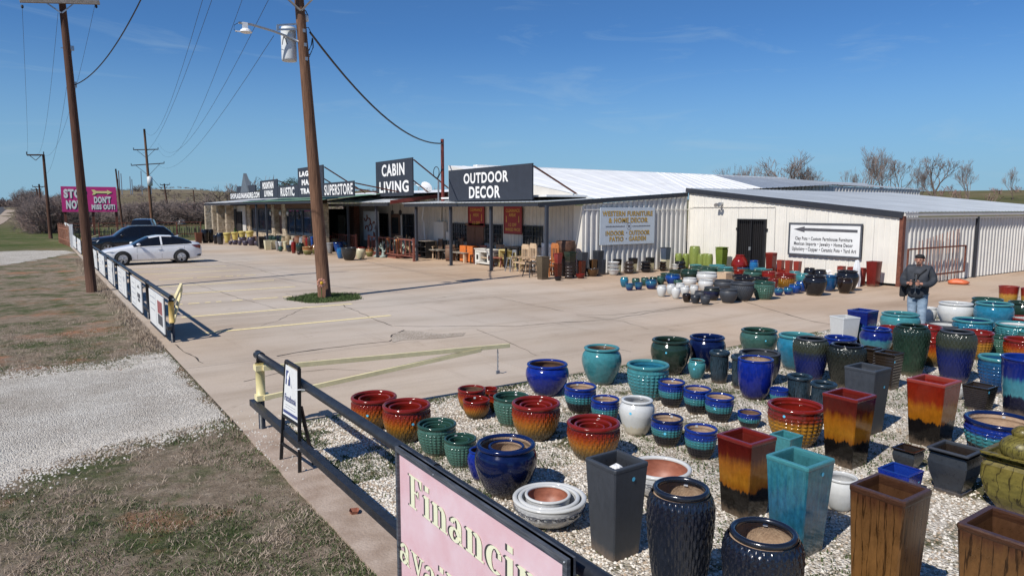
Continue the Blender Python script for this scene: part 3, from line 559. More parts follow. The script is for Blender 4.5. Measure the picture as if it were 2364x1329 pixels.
def blades(name,pts,h0,h1,w,m2,label,lean=.6,frac=.5):
    n=len(pts); P=np.array(pts); a=rng.uniform(0,6.28,n); h=rng.uniform(h0,h1,n); ld=rng.uniform(0,6.28,n); le=rng.uniform(.2,1,n)*lean*h
    dx,dy=np.cos(a)*w/2,np.sin(a)*w/2; z0=P[:,2]
    tip=np.stack([P[:,0]+np.cos(ld)*le,P[:,1]+np.sin(ld)*le,z0+h],1); mid=np.stack([P[:,0]+np.cos(ld)*le*.35,P[:,1]+np.sin(ld)*le*.35,z0+h*.62],1)
    A=np.stack([P[:,0]-dx,P[:,1]-dy,z0],1);B=np.stack([P[:,0]+dx,P[:,1]+dy,z0],1); off=np.stack([dx,dy,dx*0],1)*.8
    V=np.stack([A,B,mid+off,mid-off,tip],1).reshape(-1,3); k=5*np.arange(n)
    q=np.stack([k,k+1,k+2,k+3],1); t=np.stack([k+3,k+2,k+4],1)
    loops=np.concatenate([q,t],1).ravel().astype('i'); st=np.stack([7*np.arange(n),7*np.arange(n)+4],1).ravel().astype('i')
    me=bpy.data.meshes.new(name); me.vertices.add(len(V)); me.vertices.foreach_set('co',V.ravel()); me.loops.add(len(loops)); me.loops.foreach_set('vertex_index',loops)
    me.polygons.add(len(st)); me.polygons.foreach_set('loop_start',st)
    for m in m2: me.materials.append(m)
    if len(m2)>1: me.polygons.foreach_set('material_index',np.repeat(np.array([p[3] if len(p)>3 else 0 for p in pts]),2).astype('i'))
    me.update(); me.validate(); o=obj(name,me); tag(o,label,'grass',kind='stuff')
dpoly=[(p.x,p.y) for p in d1]
def inpoly(x,y,poly):
    c=False;j=len(poly)-1
    for i in range(len(poly)):
        if (poly[i][1]>y)!=(poly[j][1]>y) and x<(poly[j][0]-poly[i][0])*(y-poly[i][1])/(poly[j][1]-poly[i][1])+poly[i][0]: c=not c
        j=i
    return c
dpoly2=dpoly+[(-16,4.5),(-16,11)]
pts=[]
while len(pts)<210000:
    r=random.random(); y=1.8+ (r**2.1)*19; x=KX-.0-(random.random()**1.2)*(3.2+y*.55)
    if inpoly(x,y,dpoly2): continue
    q=nval(x,y,.75,4); s=nval(x,y,.5,8)
    if s>.28 and random.random()<.9: continue
    cl=mnoise.noise((x*4,y*4,2))
    if cl<-.15 and random.random()<.75: continue
    edge=x>KX-.35
    g=1 if (q>(-.14 if y<8 else .0) or (edge and random.random()<.5)) and random.random()<.72 else 0
    pts.append((x,y,-.03,g))
dry=[p for p in pts if p[3]==0]; grn=[p for p in pts if p[3]==1]
blades('dry_grass',dry,.012,.042,.006,[M['blade_dry']],'matted dry straw coloured grass on the road verge',2.4)
blades('green_grass',grn,.010,.034,.006,[M['blade_green']],'short green winter grass growing through the dry verge',1.0)
pts=[]
while len(pts)<40000:
    r=random.random(); x=2.45+(r**1.6)*17; y=-1.+random.random()*9.9; q=nval(x,y,.55,2)
    if q<.03 and random.random()<.96: continue
    if mnoise.noise((x*5,y*5,1))<-.05 and random.random()<.8: continue
    pts.append((x,y,-.005))
for i in range(4000): pts.append((2.5+random.random()*12,8.9-abs(random.gauss(0,.12)),-.005))
blades('bed_weeds',pts,.012,.045,.012,[M['weed_green']],'low green weeds in patches through the gravel under the pots',1.2)
pts=[]
while len(pts)<6000:
    t=random.uniform(0,6.28);r=math.sqrt(random.random())*irx*(1.0+.10*math.sin(5*t)+random.gauss(0,.05)); pts.append((ic.x+r*math.cos(t),ic.y+r*math.sin(t),.0))
blades('island_grass',pts,.03,.10,.015,[M['blade_green']],'dark green grass in the round island at the foot of the tall pole',.8)
pts=[]
for i in range(9000):
    y=random.uniform(9.5,45); 
    if 9.6<y<15.2: y+=5.9
    pts.append((KX-abs(random.gauss(0,.18)),y,-.03))
blades('kerb_grass',pts,.03,.11,.012,[M['blade_dry']],'dry tufts along the edge of the concrete under the sign fence',.8)
# ---------------------------------------------------------------- buildings
def panel_strip(a,b,z0a,z1a,z0b,z1b,nrm,parent,m,pitch=.30,dep=.035,rib=.09,pw=.9,name='wall_panel',flip=False):
    """ribbed sheet wall from a to b (xy), bottoms z0, tops z1 varying linearly, split into separate sheets"""
    a=Vector(a).to_3d() if len(a)==2 else Vector(a); b=Vector(b).to_3d() if len(b)==2 else Vector(b)
    L=(b-a).length; d=(b-a).normalized(); n=Vector(nrm); k=max(1,round(L/pw))
    for i in range(k):
        s0,s1=L*i/k+.004,L*(i+1)/k-.004; w=s1-s0; nr=max(1,round(w/pitch)); p=w/nr; pr=[]
        for r in range(nr):
            c=s0+p*(r+.5); pr+= [(c-p/2,0),(c-rib/2,0),(c-rib/3,dep),(c+rib/3,dep),(c+rib/2,0)]
        pr.append((s1,0)); V=[];
        for s,o in pr:
            t=s/L; q=a+d*s+n*o; V+= [(q.x,q.y,z0a+(z0b-z0a)*t),(q.x,q.y,z1a+(z1b-z1a)*t)]
        mb=MB(); mb.add(V,[(2*j,2*j+2,2*j+3,2*j+1) for j in range(len(pr)-1)]); mb.build(name,m,parent)
def roof_strip(P00,P10,P11,P01,k,parent,m,name='roof_sheet',rib=.03,nr=3,mats=None):
    """roof quad (P00->P10 along the eave, P01,P11 up the slope) split along the eave into k sheets with raised ribs"""
    P00,P10,P11,P01=map(Vector,(P00,P10,P11,P01)); n=(P10-P00).cross(P01-P00).normalized(); n=n if n.z>0 else -n
    for i in range(k):
        V=[];pr=[]
        for r in range(nr):
            t0=(i+(r+.0)/nr)/k; w=1/nr/k
            pr+= [(t0,0),(t0+w*.42,0),(t0+w*.46,rib),(t0+w*.54,rib),(t0+w*.58,0)]
        pr.append(((i+1)/k,0))
        for t,o in pr:
            lo=P00.lerp(P10,t)+n*o; hi=P01.lerp(P11,t)+n*o; V+= [tuple(lo),tuple(hi)]
        mb=MB(); mb.add(V,[(2*j,2*j+2,2*j+3,2*j+1) for j in range(len(pr)-1)])
        mb.build(name,mats(i) if mats else m,parent)
def window(parent,X,y0,y1,z0,z1,cols,rows,fr=.045,gl='glass',off=.05,dbl=True):
    """window in a wall facing -X, y0>y1 (y0 is the left edge as seen)"""
    f=MB(); x0,x1=X-off,X+.02
    f.box(x0,x1,y1,y0,z1-fr,z1);f.box(x0,x1,y1,y0,z0,z0+fr);f.box(x0,x1,y1,y1+fr,z0+fr,z1-fr);f.box(x0,x1,y0-fr,y0,z0+fr,z1-fr)
    if dbl: f.box(x0,x1,(y0+y1)/2-fr/2,(y0+y1)/2+fr/2,z0+fr,z1-fr)
    mt=.014
    for i in range(1,cols):
        y=y0+(y1-y0)*i/cols
        if dbl and abs(y-(y0+y1)/2)<.05: continue
        f.box(x0+.015,x1,y-mt/2-.005,y+mt/2+.005,z0+fr,z1-fr)
    for i in range(1,rows):
        z=z0+(z1-z0)*i/rows; f.box(x0+.01,x1,y1+fr,y0-fr,z-(.02 if i*2==rows else mt)/2,z+(.02 if i*2==rows else mt)/2+.004)
    w=f.build('window',M['window_frame'],parent)
    g=MB(); g.add([(X-.012,y1+fr,z0+fr),(X-.012,y0-fr,z0+fr),(X-.012,y0-fr,z1-fr),(X-.012,y1+fr,z1-fr)],[(0,1,2,3)]); g.build('pane',M[gl],w); return w
# --- metal store (right), wall AB on X=25.4, west wall on Y=22.5
store=empty('metal_store_building',(22,22.5,0),0,'cream ribbed metal store building with dark trim beside the OUTDOOR DECOR sign','building')
def rel(parent):  # keep children in world coordinates under a moved empty
    for c in parent.children: c.matrix_parent_inverse=Matrix.Translation(-parent.location)
XA=25.4; YB=12.56; YA=22.4
# wall AB with door gap
def zAB(y): return 2.53+(y-YB)*(3.58-2.53)/(YA-YB)
dy0,dy1,dz=19.55,18.1,2.34
panel_strip((XA,YA),(XA,dy0),0.02,zAB(YA),.02,zAB(dy0),(-1,0,0),store,M['metal_white'],dep=.018,rib=.07,pitch=.23,pw=.92)
panel_strip((XA,dy0),(XA,dy1),dz,zAB(dy0),dz,zAB(dy1),(-1,0,0),store,M['metal_white'],dep=.018,rib=.07,pitch=.23,pw=.75)
panel_strip((XA,dy1),(XA,YB+.08),0.06,zAB(dy1),.10,zAB(YB),(-1,0,0),store,M['metal_white'],dep=.018,rib=.07,pitch=.23,pw=.92)
# west wall on Y=22.45 facing -Y, strong ribs
YW=22.45
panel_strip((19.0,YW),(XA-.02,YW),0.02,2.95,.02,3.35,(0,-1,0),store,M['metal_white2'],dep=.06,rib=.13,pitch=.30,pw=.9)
# smooth corner pilaster with flat trim and long gutter line
b=MB(); b.box(18.93,19.02,YW-.02,YW+.55,0,2.9); b.box(19.0,XA,YW-.075,YW-.06,2.72,2.76); b.build('corner_trim',M['metal_white'],store)
# facade under the porch, X=19
panel_strip((19.0,YW+.55),(19.0,37.0),0.05,2.98,.05,3.05,(-1,0,0),store,M['board_wall'],dep=.02,rib=.05,pitch=.30,pw=.9)
# fascia boards
def fascia(p,q,h,t=.06,name='fascia',m='trim_dark',par=store):
    b=MB(); b.beam((p[0],p[1],p[2]-h/2),(q[0],q[1],q[2]-h/2),t,h); return b.build(name,M[m],par)
fascia((XA-.06,YA+.12,3.74),(XA-.06,YB-.04,2.66),.22)
fascia((16.62,YW-.09,3.02),(XA-.12,YW-.09,3.53),.19)
fascia((16.60,22.36,3.02),(16.60,34.6,3.02),.15)
# porch roof (galvanised, X 16.55..19.3) 
roof_strip((16.52,YW-.05,3.04),(16.52,35.2,3.04),(19.6,35.2,3.26),(19.6,YW-.05,3.19),14,store,M['roof_galv'],nr=3,rib=.025)
# white main roof rising to the ridge
roof_strip((19.6,YW-.05,3.20),(XA,YW-.05,3.54),(33.,32.,5.06),(17.9,32.,5.0),8,store,M['roof_white'],nr=1,rib=.012)
roof_strip((XA+.0,YW-.02,3.55),(46.,27.5,4.42),(47.,32.,5.0),(33.,32.,5.06),12,store,M['roof_grey'],nr=2,rib=.03,mats=lambda i:M['roof_white'] if i<5 else M['roof_grey'])
roof_strip((46.,27.5,4.42),(58.5,27.5,4.25),(58.5,32.,4.75),(47.,32.,5.0),8,store,M['roof_grey'],nr=2,rib=.03)
b=MB(); b.box(19.62,47,31.95,32.35,4.9,5.1); b.box(47,58.5,32,32.3,4.6,4.9); b.build('ridge_cap',M['roof_white'],store)
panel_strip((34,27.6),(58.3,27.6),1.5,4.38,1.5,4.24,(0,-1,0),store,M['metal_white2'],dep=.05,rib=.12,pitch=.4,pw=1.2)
b=MB(); b.box(17.4,19.6,22.9,31.9,3.27,3.35); b.build('porch_flashing',M['roof_white'],store)
b=MB(); b.add([(17.9,32,5.0),(17.9,32,3.2),(19.6,22.5,3.2)],[(0,1,2)]); b.build('gable_end',M['metal_white2'],store)
# shed roof and side wall
YR=22.35
roof_strip((XA-.05,YB-.12,2.66),(44.0,YB-.12,2.66),(44.0,YR,3.72),(XA-.05,YR,3.72),20,store,M['roof_grey'],nr=3,rib=.03)
b=MB(); b.box(XA,44,YB-.10,YB-.03,2.52,2.63); b.build('eave_beam',M['metal_white2'],store)
b=MB(); b.box(XA+.02,44,YB-.02,YB+.02,2.40,2.47); b.build('eave_pipe',M['metal_white'],store)
# recessed side wall (receding right), two wall bays with dark post between
SW=YB+.06
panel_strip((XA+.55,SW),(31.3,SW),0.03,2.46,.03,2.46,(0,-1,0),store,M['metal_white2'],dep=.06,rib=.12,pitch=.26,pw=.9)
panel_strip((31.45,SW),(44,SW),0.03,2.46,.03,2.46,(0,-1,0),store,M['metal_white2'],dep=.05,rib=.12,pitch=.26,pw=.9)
b=MB(); b.box(31.3,31.45,SW-.10,SW+.05,0,2.46); b.build('door_post',M['trim_dark'],store)
b=MB(); b.box(XA-.03,XA+.16,YB-.05,YB+.09,0,2.52); b.build('corner_post',M['rust_steel'],store)
b=MB(); b.box(XA+.16,XA+.55,SW-.01,SW+.03,0,2.46); b.build('side_trim',M['board_wall'],store)
# security grille door
dr=MB(); 
dr.box(XA-.09,XA-.02,dy1,dy1+.07,0,dz);dr.box(XA-.09,XA-.02,dy0-.07,dy0,0,dz);dr.box(XA-.09,XA-.02,dy1+.07,dy0-.07,dz-.06,dz);dr.box(XA-.09,XA-.02,dy1+.07,dy0-.07,.02,.08); dr.box(XA-.08,XA-.03,(dy0+dy1)/2-.03,(dy0+dy1)/2+.03,.08,dz-.06)
d=dr.build('security_door',M['black_satin'],store)
for i in range(13):
    y=dy1+.07+(dy0-dy1-.14)*(i+.5)/13; b=MB(); b.box(XA-.07,XA-.05,y-.011,y+.011,.08,dz-.06); b.build('door_bar',M['black_satin'],d)
b=MB(); b.box(XA-.13,XA-.09,(dy0+dy1)/2-.05,(dy0+dy1)/2+.05,1.0,1.15); b.build('handle',M['galv'],d)
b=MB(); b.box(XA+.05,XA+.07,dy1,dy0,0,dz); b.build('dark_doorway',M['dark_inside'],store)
b=MB(); 
for y in (dy0+.02,dy1-.02):
    for z in (1.9,): b.box(XA-.06,XA-.02,y-.05,y+.05,z-.05,z+.05)
b.build('hinge',M['black_satin'],store)
# conduit, floodlight on AB
b=MB(); b.tube([(XA-.05,YA-.1,.3),(XA-.05,YA-.1,2.82),(XA-.05,YA-.4,2.86),(XA-.05,17.7,2.86),(XA-.05,17.68,1.1)],.014,6); b.build('conduit',M['metal_white'],store)
# windows on the facade
for (u0,u1,v0,v1) in ((1046,1080,488,528),(1121,1161,491,536),(1209,1255,493,541)):
    p=onX(u0,v0,19.0);q=onX(u1,v1,19.0); window(store,18.99,p.y,q.y,1.02,2.0,6,4)
b=MB(); p=onX(1080,522,19);q=onX(1119,575,19); b.box(18.93,18.975,q.y,p.y,.05,1.9); dd=b.build('brown_doors',M['brown_board'],store)
b=MB(); b.box(18.90,18.93,(p.y+q.y)/2-.015,(p.y+q.y)/2+.015,.1,1.85); b.box(18.90,18.96,q.y-.08,p.y+.08,1.9,2.02); b.build('door_trim',M['wood_brown'],dd)
p=onX(1008,501,18.9);q=onX(1030,535,18.9); b=MB(); b.box(18.72,18.97,q.y,p.y,.95,2.05); eb=b.build('electric_cabinet',M['metal_white2'],store); bevel(eb,.02)
b=MB(); b.box(18.8,18.97,q.y-.5,q.y-.15,1.0,1.5); b.tube([(18.9,q.y-.3,1.5),(18.9,q.y-.3,3.0)],.04,8); b.tube([(18.9,p.y-.5,2.05),(18.9,p.y-.5,3.0)],.05,8); b.tube([(18.9,p.y-.9,2.05),(18.9,p.y-.9,3.0)],.03,8);b.build('meter_box',M['metal_white2'],store)
# porch posts
for u,v in ((976,601),(1050,612),(1136,625),(1241,644)):
    g=G(u,v); x=16.78
    y=g.y; b=MB(); b.box(x-.06,x+.06,y-.06,y+.06,0,2.92); o=b.build('porch_post',M['sign_black'],store); b=MB(); b.box(x-.14,x+.14,y-.12,y+.12,.0,.02); b.build('base_plate',M['sign_black'],o)
b=MB(); b.tube([(18.7,36.4,2.9),(18.6,36.4,2.2),(18.75,36.5,1.9),(18.8,36.5,.9)],.045,8); b.build('downpipe',M['plastic_white'],store)
rel(store)
# --- rusty pipe gate in front of the shed wall
gate=empty('red_pipe_gate',(27,YB-.15,0),0,'rusty red pipe gate leaning against the ribbed shed wall behind the standing man','gate')
p0=onY(2085,0,YB-.16).x
gx0,gx1=25.62,30.1; gz0,gz1=.33,1.34
for a,b_ in (((gx0,gz1),(gx1,gz1)),((gx0,gz0),(gx1,gz0)),((gx0,gz0),(gx0,gz1)),((gx1,gz0),(gx1,gz1))):
    mb=MB(); mb.beam((a[0],YB-.16,a[1]),(b_[0],YB-.16,b_[1]),.055); mb.build('rail',M['rust_steel'],gate)
rel(gate)
rack=empty('rod_bundle',(28,YB-.1,0),0,'row of thin rusty rods standing against the shed wall behind the gate','rods')
for i in range(13):
    x=26.6+i*.26+random.uniform(-.05,.05); mb=MB(); mb.beam((x,YB-.10,.05),(x+random.uniform(.02,.12),YB-.03,1.6+.035*i),.016); mb.build('rod',M['rust_light'],rack)
rel(rack)
# orange plastic piece on the ground
gp=G(2208,656); b=MB(); b.lathe([(.02,0),(.30,.02),(.36,.10),(.26,.16),(.12,.20),(.02,.21)],14,c=(gp.x,gp.y,0),fn=lambda r,z,t:r*(1+.35*math.cos(t)+.15*math.sin(3*t))); o=b.build('orange_scoop',M['orange_plastic'],None,True); tag(o,'orange plastic scoop lying on the concrete by the shed wall','plastic scoop')
# --- mid building: cabin section, X=19 wall continues to Y=48; porch eave at X 16.3
cab=empty('cabin_porch_building',(19,42,0),0,'low shop section with raised wooden porch behind the CABIN LIVING sign','building')
panel_strip((19.0,37.0),(19.0,50.),0.05,3.1,.05,3.1,(-1,0,0),cab,M['board_wall'],dep=.02,rib=.05,pitch=.30,pw=1.)
roof_strip((15.7,34.9,3.1),(15.7,46.,3.18),(19.4,46.,3.75),(19.4,34.9,3.55),10,cab,M['roof_galv'],nr=3,rib=.02)
b=MB(); b.beam((15.9,34.85,3.12),(19.4,34.85,3.54),.06,.2); b.build('red_barge_board',M['red_pillar'],cab)
b=MB(); b.box(15.75,15.85,34.9,46,2.92,3.06); b.build('fascia',M['trim_dark'],cab)
b=MB(); b.add([(19.4,34.9,3.5),(19.4,50,3.7),(34,50,4.6),(34,34.9,4.5)],[(0,1,2,3)]); b.build('upper_roof',M['roof_white'],cab)
b=MB(); b.box(19.42,19.5,31.,36.,3.2,3.65); b.build('brick_upstand',M['metal_white2'],cab)
b=MB(); b.box(24,34,32.6,40,3.9,4.75); b.build('roof_box',M['roof_green'],cab)
for (u0,u1,v0,v1,nm) in ((876,898,487,560,'window'),(904,926,483,562,'door'),(930,957,492,541,'window')):
    p=onX(u0,v0,19.);q=onX(u1,v1,19.); z1=2.45;z0=.3 if nm=='door' else .95
    if nm=='window': window(cab,18.99,p.y,q.y,z0,z1,2,2,fr=.06,dbl=False)
    else:
        b=MB(); b.box(18.93,18.98,q.y,p.y,z0,z1); o=b.build('door',M['brown_board'],cab); b=MB(); b.box(18.9,18.93,q.y+.2,p.y-.2,1.2,2.2); b.build('pane',M['glass'],o)
# dark recess + brick column
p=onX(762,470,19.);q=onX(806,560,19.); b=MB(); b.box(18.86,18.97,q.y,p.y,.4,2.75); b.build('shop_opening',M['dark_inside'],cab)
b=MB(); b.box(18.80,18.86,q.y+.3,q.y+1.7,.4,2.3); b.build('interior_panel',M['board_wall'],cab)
p=onX(808,480,18.7);q=onX(825,560,18.7); b=MB(); b.box(18.5,18.9,q.y,p.y,0,3.); bc=b.build('brick_column',M['brick'],cab)
b=MB()
for k in range(22): b.box(18.49,18.50,q.y,p.y,.1+k*.13,.112+k*.13)
b.build('mortar_joints',M['mortar'],bc)
for u in (806,871):
    p=onX(u,590,16.0); b=MB(); b.box(15.94,16.06,p.y-.06,p.y+.06,0,2.95); b.build('porch_post',M['sign_black'],cab)
# wooden deck and railings
deck=MB(); deck.box(16.5,18.8,35.6,47.5,0.,.16); deck.build('deck',M['wood_red'],cab)
def railing(p,q,h0,h1,n,par,m):
    p=Vector(p);q=Vector(q); r=MB(); r.beam(p+Vector((0,0,h1)),q+Vector((0,0,h1)),.10,.06); o=r.build('top_rail',M[m],par)
    r=MB(); r.beam(p+Vector((0,0,h0)),q+Vector((0,0,h0)),.05,.05); r.build('bottom_rail',M[m],par)
    for i in range(n+1):
        c=p.lerp(q,i/n); b=MB(); w=.05 if i in(0,n) else .022; b.box(c.x-w,c.x+w,c.y-w,c.y+w,0 if i in(0,n) else h0,h1+(.1 if i in (0,n) else 0)); b.build('baluster',M[m],par)
a=onX(838,0,16.4).y; a2=onX(946,0,16.4).y
r1=empty('porch_railing',(16.4,a,0),0,'brown wooden railing behind the cactus statues and figures','railing'); railing((16.4,a,0),(16.4,a2,0),.25,1.12,12,r1,'wood_red'); rel(r1)
a=onX(752,0,16.2).y; a2=onX(808,0,16.2).y
r2=empty('porch_railing',(16.2,a,0),0,'brown wooden railing behind the large blue pot right of the pole','railing'); railing((16.2,a,0),(16.2,a2,0),.25,1.12,12,r2,'wood_red'); rel(r2)
rel(cab)
# --- stone storefront X~15.3, eave X 13.2
st=empty('stone_storefront',(15.3,58,0),0,'stone faced storefront with wide dark windows under a green and grey sheet roof','building')
XE=13.2; YE0=38.6; YE1=70.5
roof_strip((XE,YE0,3.25),(XE,56.,3.25),(17.2,56.,3.66),(17.2,YE0,3.66),14,st,M['roof_green'],nr=3,rib=.02)
roof_strip((XE,56.,3.25),(XE,YE1,3.25),(17.2,YE1,3.66),(17.2,56.,3.66),12,st,M['roof_galv'],nr=3,rib=.02)
b=MB(); b.box(XE+.05,XE+.12,YE0,YE1,3.08,3.2); b.build('fascia',M['trim_dark'],st)
XS=15.4
b=MB(); b.box(XS,XS+.25,44.,YE1-.6,0,3.5); b.build('wall',M['brown_board'],st)
b=MB(); b.add([(17.2,34,3.6),(17.2,YE1,3.66),(32,YE1,4.6),(32,34,4.4)],[(0,1,2,3)]); b.build('upper_roof',M['roof_white'],st)
def stones(x0,x1,y0,y1,z0,z1,par,faces='xy',h=.17,w=.34):
    """coursed rubble facing: small blocks standing proud of the mortar"""
    core=MB(); core.box(x0,x1,y0,y1,z0,z1); c=core.build('mortar_core',M['mortar'],par); mb=MB(); z=z0+.01
    while z<z1-.05:
        hh=min(h*random.uniform(.75,1.2),z1-z)
        for fc in faces:
            s,e=(y0,y1) if fc=='x' else (x0,x1); t=s
            while t<e-.04:
                ww=min(w*random.uniform(.6,1.4),e-t); pr=random.uniform(.02,.05)
                if fc=='x': mb.box(x0-pr,x0+.01,t+.01,t+ww-.01,z,z+hh-.02)
                else: mb.box(t+.01,t+ww-.01,y0-pr,y0+.01,z,z+hh-.02)
                t+=ww
        z+=hh
    o=mb.build('stone_facing',M['stone'],c); o['kind']='stuff'
XW=15.0
def sy(u): return onX(u,520,XW).y
# low stone wall under the windows
stones(XW+.1,XS,sy(742),sy(572),0,.85,st,'x')
for u0,u1 in ((572,579),(628,634),(652,660),(738,745)): stones(XW,XS,sy(u1),sy(u0),0,3.1,st,'xy')
# wide windows
def bigwin(u0,u1,n):
    y0,y1=sy(u0),sy(u1); fr=MB(); X=XW+.12; z0,z1=.9,2.75
    fr.box(X-.06,X+.06,y1,y0,z0,z0+.1);fr.box(X-.06,X+.06,y1,y0,z1-.1,z1)
    for i in range(n+1):
        y=y0+(y1-y0)*i/n; fr.box(X-.06,X+.06,y-.05,y+.05,z0+.1,z1-.1)
    w=fr.build('window',M['window_frame'],st); 
    for i in range(n):
        a,b2=y0+(y1-y0)*i/n,y0+(y1-y0)*(i+1)/n; g=MB(); g.add([(X,b2+.05,z0+.1),(X,a-.05,z0+.1),(X,a-.05,z1-.1),(X,b2+.05,z1-.1)],[(0,1,2,3)]); g.build('pane',M['glass_sky'],w)
bigwin(580,627,3); bigwin(661,737,4)
b=MB(); b.box(XS-.06,XS-.01,sy(651),sy(635),.1,2.5); o=b.build('door',M['brown_board'],st)
b=MB(); b.box(XS-.4,XS-.02,sy(742),sy(572),2.78,3.1); b.build('transom_boards',M['brown_board'],st)
for u in (476,492.5,504.5,524): 
    y=onX(u,520,14.0).y; stones(14.0,14.62,y,y+.45,0,3.05,st,'xy')
b=MB(); b.box(14.9,15.0,sy(570),sy(540),0,3.0); b.build('white_panel_wall',M['board_wall'],st)
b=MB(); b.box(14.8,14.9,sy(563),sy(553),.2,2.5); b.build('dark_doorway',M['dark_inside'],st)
for i,u in enumerate((556,559,562)):
    pass
for u in (540,546,551):
    y=sy(u); b=MB(); b.box(14.78,14.86,y,y+.5,.5,2.7); b.build('leaning_frame',M['window_frame'],st)
for u in (594.5,617.5):
    y=onX(u,560,13.45).y; b=MB(); b.box(13.4,13.52,y-.06,y+.06,0,3.1); b.build('porch_post',M['sign_black'],st)
for u,v in ((625,492),(647.5,492),(664.5,492)):
    p=onX(u,v,14.7); b=MB(); b.lathe([(.02,-.2),(.10,-.1),(.12,.08),(.05,.16),(.01,.25)],8,c=tuple(p)); b.build('wall_lantern',M['galv'],st)
rel(st)
# ---------------------------------------------------------------- roof signs
AXX=(0,-1,0); AZ=(0,0,1)
def roof_sign(name,X,y0,y1,z0,z1,lines,label,brace=2,bold=.03):
    """board facing the road; lines = (text, fy0, fy1, fx0, fx1) as fractions of the board, x from the far end"""
    t=empty(name,(X,(y0+y1)/2,z0),0,label,'sign'); L=y0-y1; H=z1-z0
    b=MB(); b.box(X,X+.07,y1,y0,z0,z1); b.build('board',M['sign_black'],t)
    for s,a,c,d,e in lines: text_on(s,(X,y0,z0),AXX,AZ,L*d,L*e,H*a,H*c,M['white_letter'],t,bold)
    for i in range(brace):
        y=y1+.02 if i==0 else y0-(i*L/brace)*.8; b=MB(); b.beam((X+.1,y,z1-.12),(X+2.6,y+.2,z0+.25),.06); b.build('brace',M['rust_steel'],t)
    rel(t); return t
roof_sign('store_sign',17.0,30.38,23.36,3.15,4.64,[('OUTDOOR',.53,.86,.21,.75),('DECOR',.07,.44,.28,.66)],'wide dark board reading OUTDOOR DECOR over the furniture porch')
roof_sign('store_sign',17.0,39.26,34.36,3.48,5.52,[('CABIN',.56,.90,.18,.80),('LIVING',.10,.42,.10,.90)],'tall dark board reading CABIN LIVING over the middle porch')
def oy(u): return onX(u,450,13.6).y
def zz(u,v): return onX(u,v,13.6).z
roof_sign('store_sign',13.6,oy(747.5),oy(817),3.42,zz(817,417),[('SUPERSTORE',.12,.86,.03,.97)],'dark board reading SUPERSTORE beside the big pole',bold=.02)
roof_sign('store_sign',13.6,oy(689),oy(747),3.44,zz(747,380),[('LAGUNA',.70,.88,.07,.90),('MADRE',.41,.60,.16,.82),('TRADERS',.12,.31,.10,.93)],'tall dark board reading LAGUNA MADRE TRADERS behind the big pole',bold=.06)
roof_sign('store_sign',13.6,oy(641),oy(688.5),3.46,zz(689,426),[('RUSTIC',.14,.86,.16,.83)],'low dark board reading RUSTIC',1,.035)
roof_sign('store_sign',13.6,oy(601),oy(640.5),3.48,zz(641,413),[('MOUNTAIN',.52,.90,.16,.80),('LIVING',.10,.44,.25,.75)],'dark board reading MOUNTAIN LIVING at the far end of the roof',1,.06)
roof_sign('store_sign',13.6,oy(531),oy(600.5),3.5,zz(601,441),[('SHOPLAGUNAMADRE.COM',.10,.92,.02,.98)],'long low dark board with the web address under the pointed peak',1,.05)
pk=empty('pointed_roof_peak',(13.8,oy(562),4),0,'grey pointed false peak rising above the web address board','roof ornament')
b=MB(); y0,y1=oy(543),oy(585); b.box(13.75,13.82,y1,y0,zz(560,443),zz(560,429)); b.build('backing_board',M['sign_black'],pk)
ya,yb=oy(553.5),oy(571); z0=zz(560,444);z1=zz(561,400); ym=(ya+yb)/2
b=MB(); b.add([(13.66,ya,z0),(13.66,yb,z0),(13.66,ym,z1),(14.1,ya,z0),(14.1,yb,z0),(13.9,ym,z1)],[(0,1,2),(3,5,4),(0,2,5,3),(1,4,5,2),(0,3,4,1)]); b.build('peak',M['roof_dark'],pk); rel(pk)
# service mast
mp_=onX(1022.5,460,18.2); ms=empty('service_mast',(18.2,mp_.y,3),0,'rusty red service mast with coiled cable behind the OUTDOOR DECOR sign','mast')
zt=onX(1022.5,321,18.2).z; b=MB(); b.tube([(18.2,mp_.y,2.9),(18.2,mp_.y,zt)],.09,10); b.build('pole',M['red_pillar'],ms)
b=MB(); b.tube([(18.0,mp_.y+.12,2.9),(18.0,mp_.y+.12,zt-2.2)],.05,8); b.build('conduit',M['galv'],ms)
pts=[(17.95,mp_.y+.25+.32*math.cos(t),zt-1.75+.3*math.sin(t)) for t in [i*.5 for i in range(26)]]
b=MB(); b.tube(pts,.02,5); b.build('cable_coil',M['black_satin'],ms)
b=MB(); b.tube([(18.1,mp_.y-.05,zt-.1),(18.0,mp_.y-.28,zt-.6),(18.05,mp_.y-.25,zt-1.2),(18.1,mp_.y-.02,zt-1.7),(18.0,mp_.y+.2,zt-2.1)],.022,5); b.build('drip_loop',M['black_satin'],ms); rel(ms)
# satellite dish
sp_=onX(983,428,21.); ds=empty('satellite_dish',(21,sp_.y,4),0,'small white satellite dish on the roof left of the rusty mast','satellite dish')
b=MB(); b.lathe([(.0,0),(.18,.02),(.33,.07),(.40,.12)],16); o=b.build('dish',M['plastic_white'],ds,True); o.location=(0,0,.1); o.rotation_euler=(math.radians(55),0,math.radians(120))
b=MB(); b.tube([(0,0,-.55),(0,0,-.1),(.1,-.1,.1)],.03,6); b.tube([(0,.0,0),(-.45,.6,.35)],.018,6); b.box(-.52,-.4,.55,.68,.3,.42); b.build('arm',M['galv'],ds)
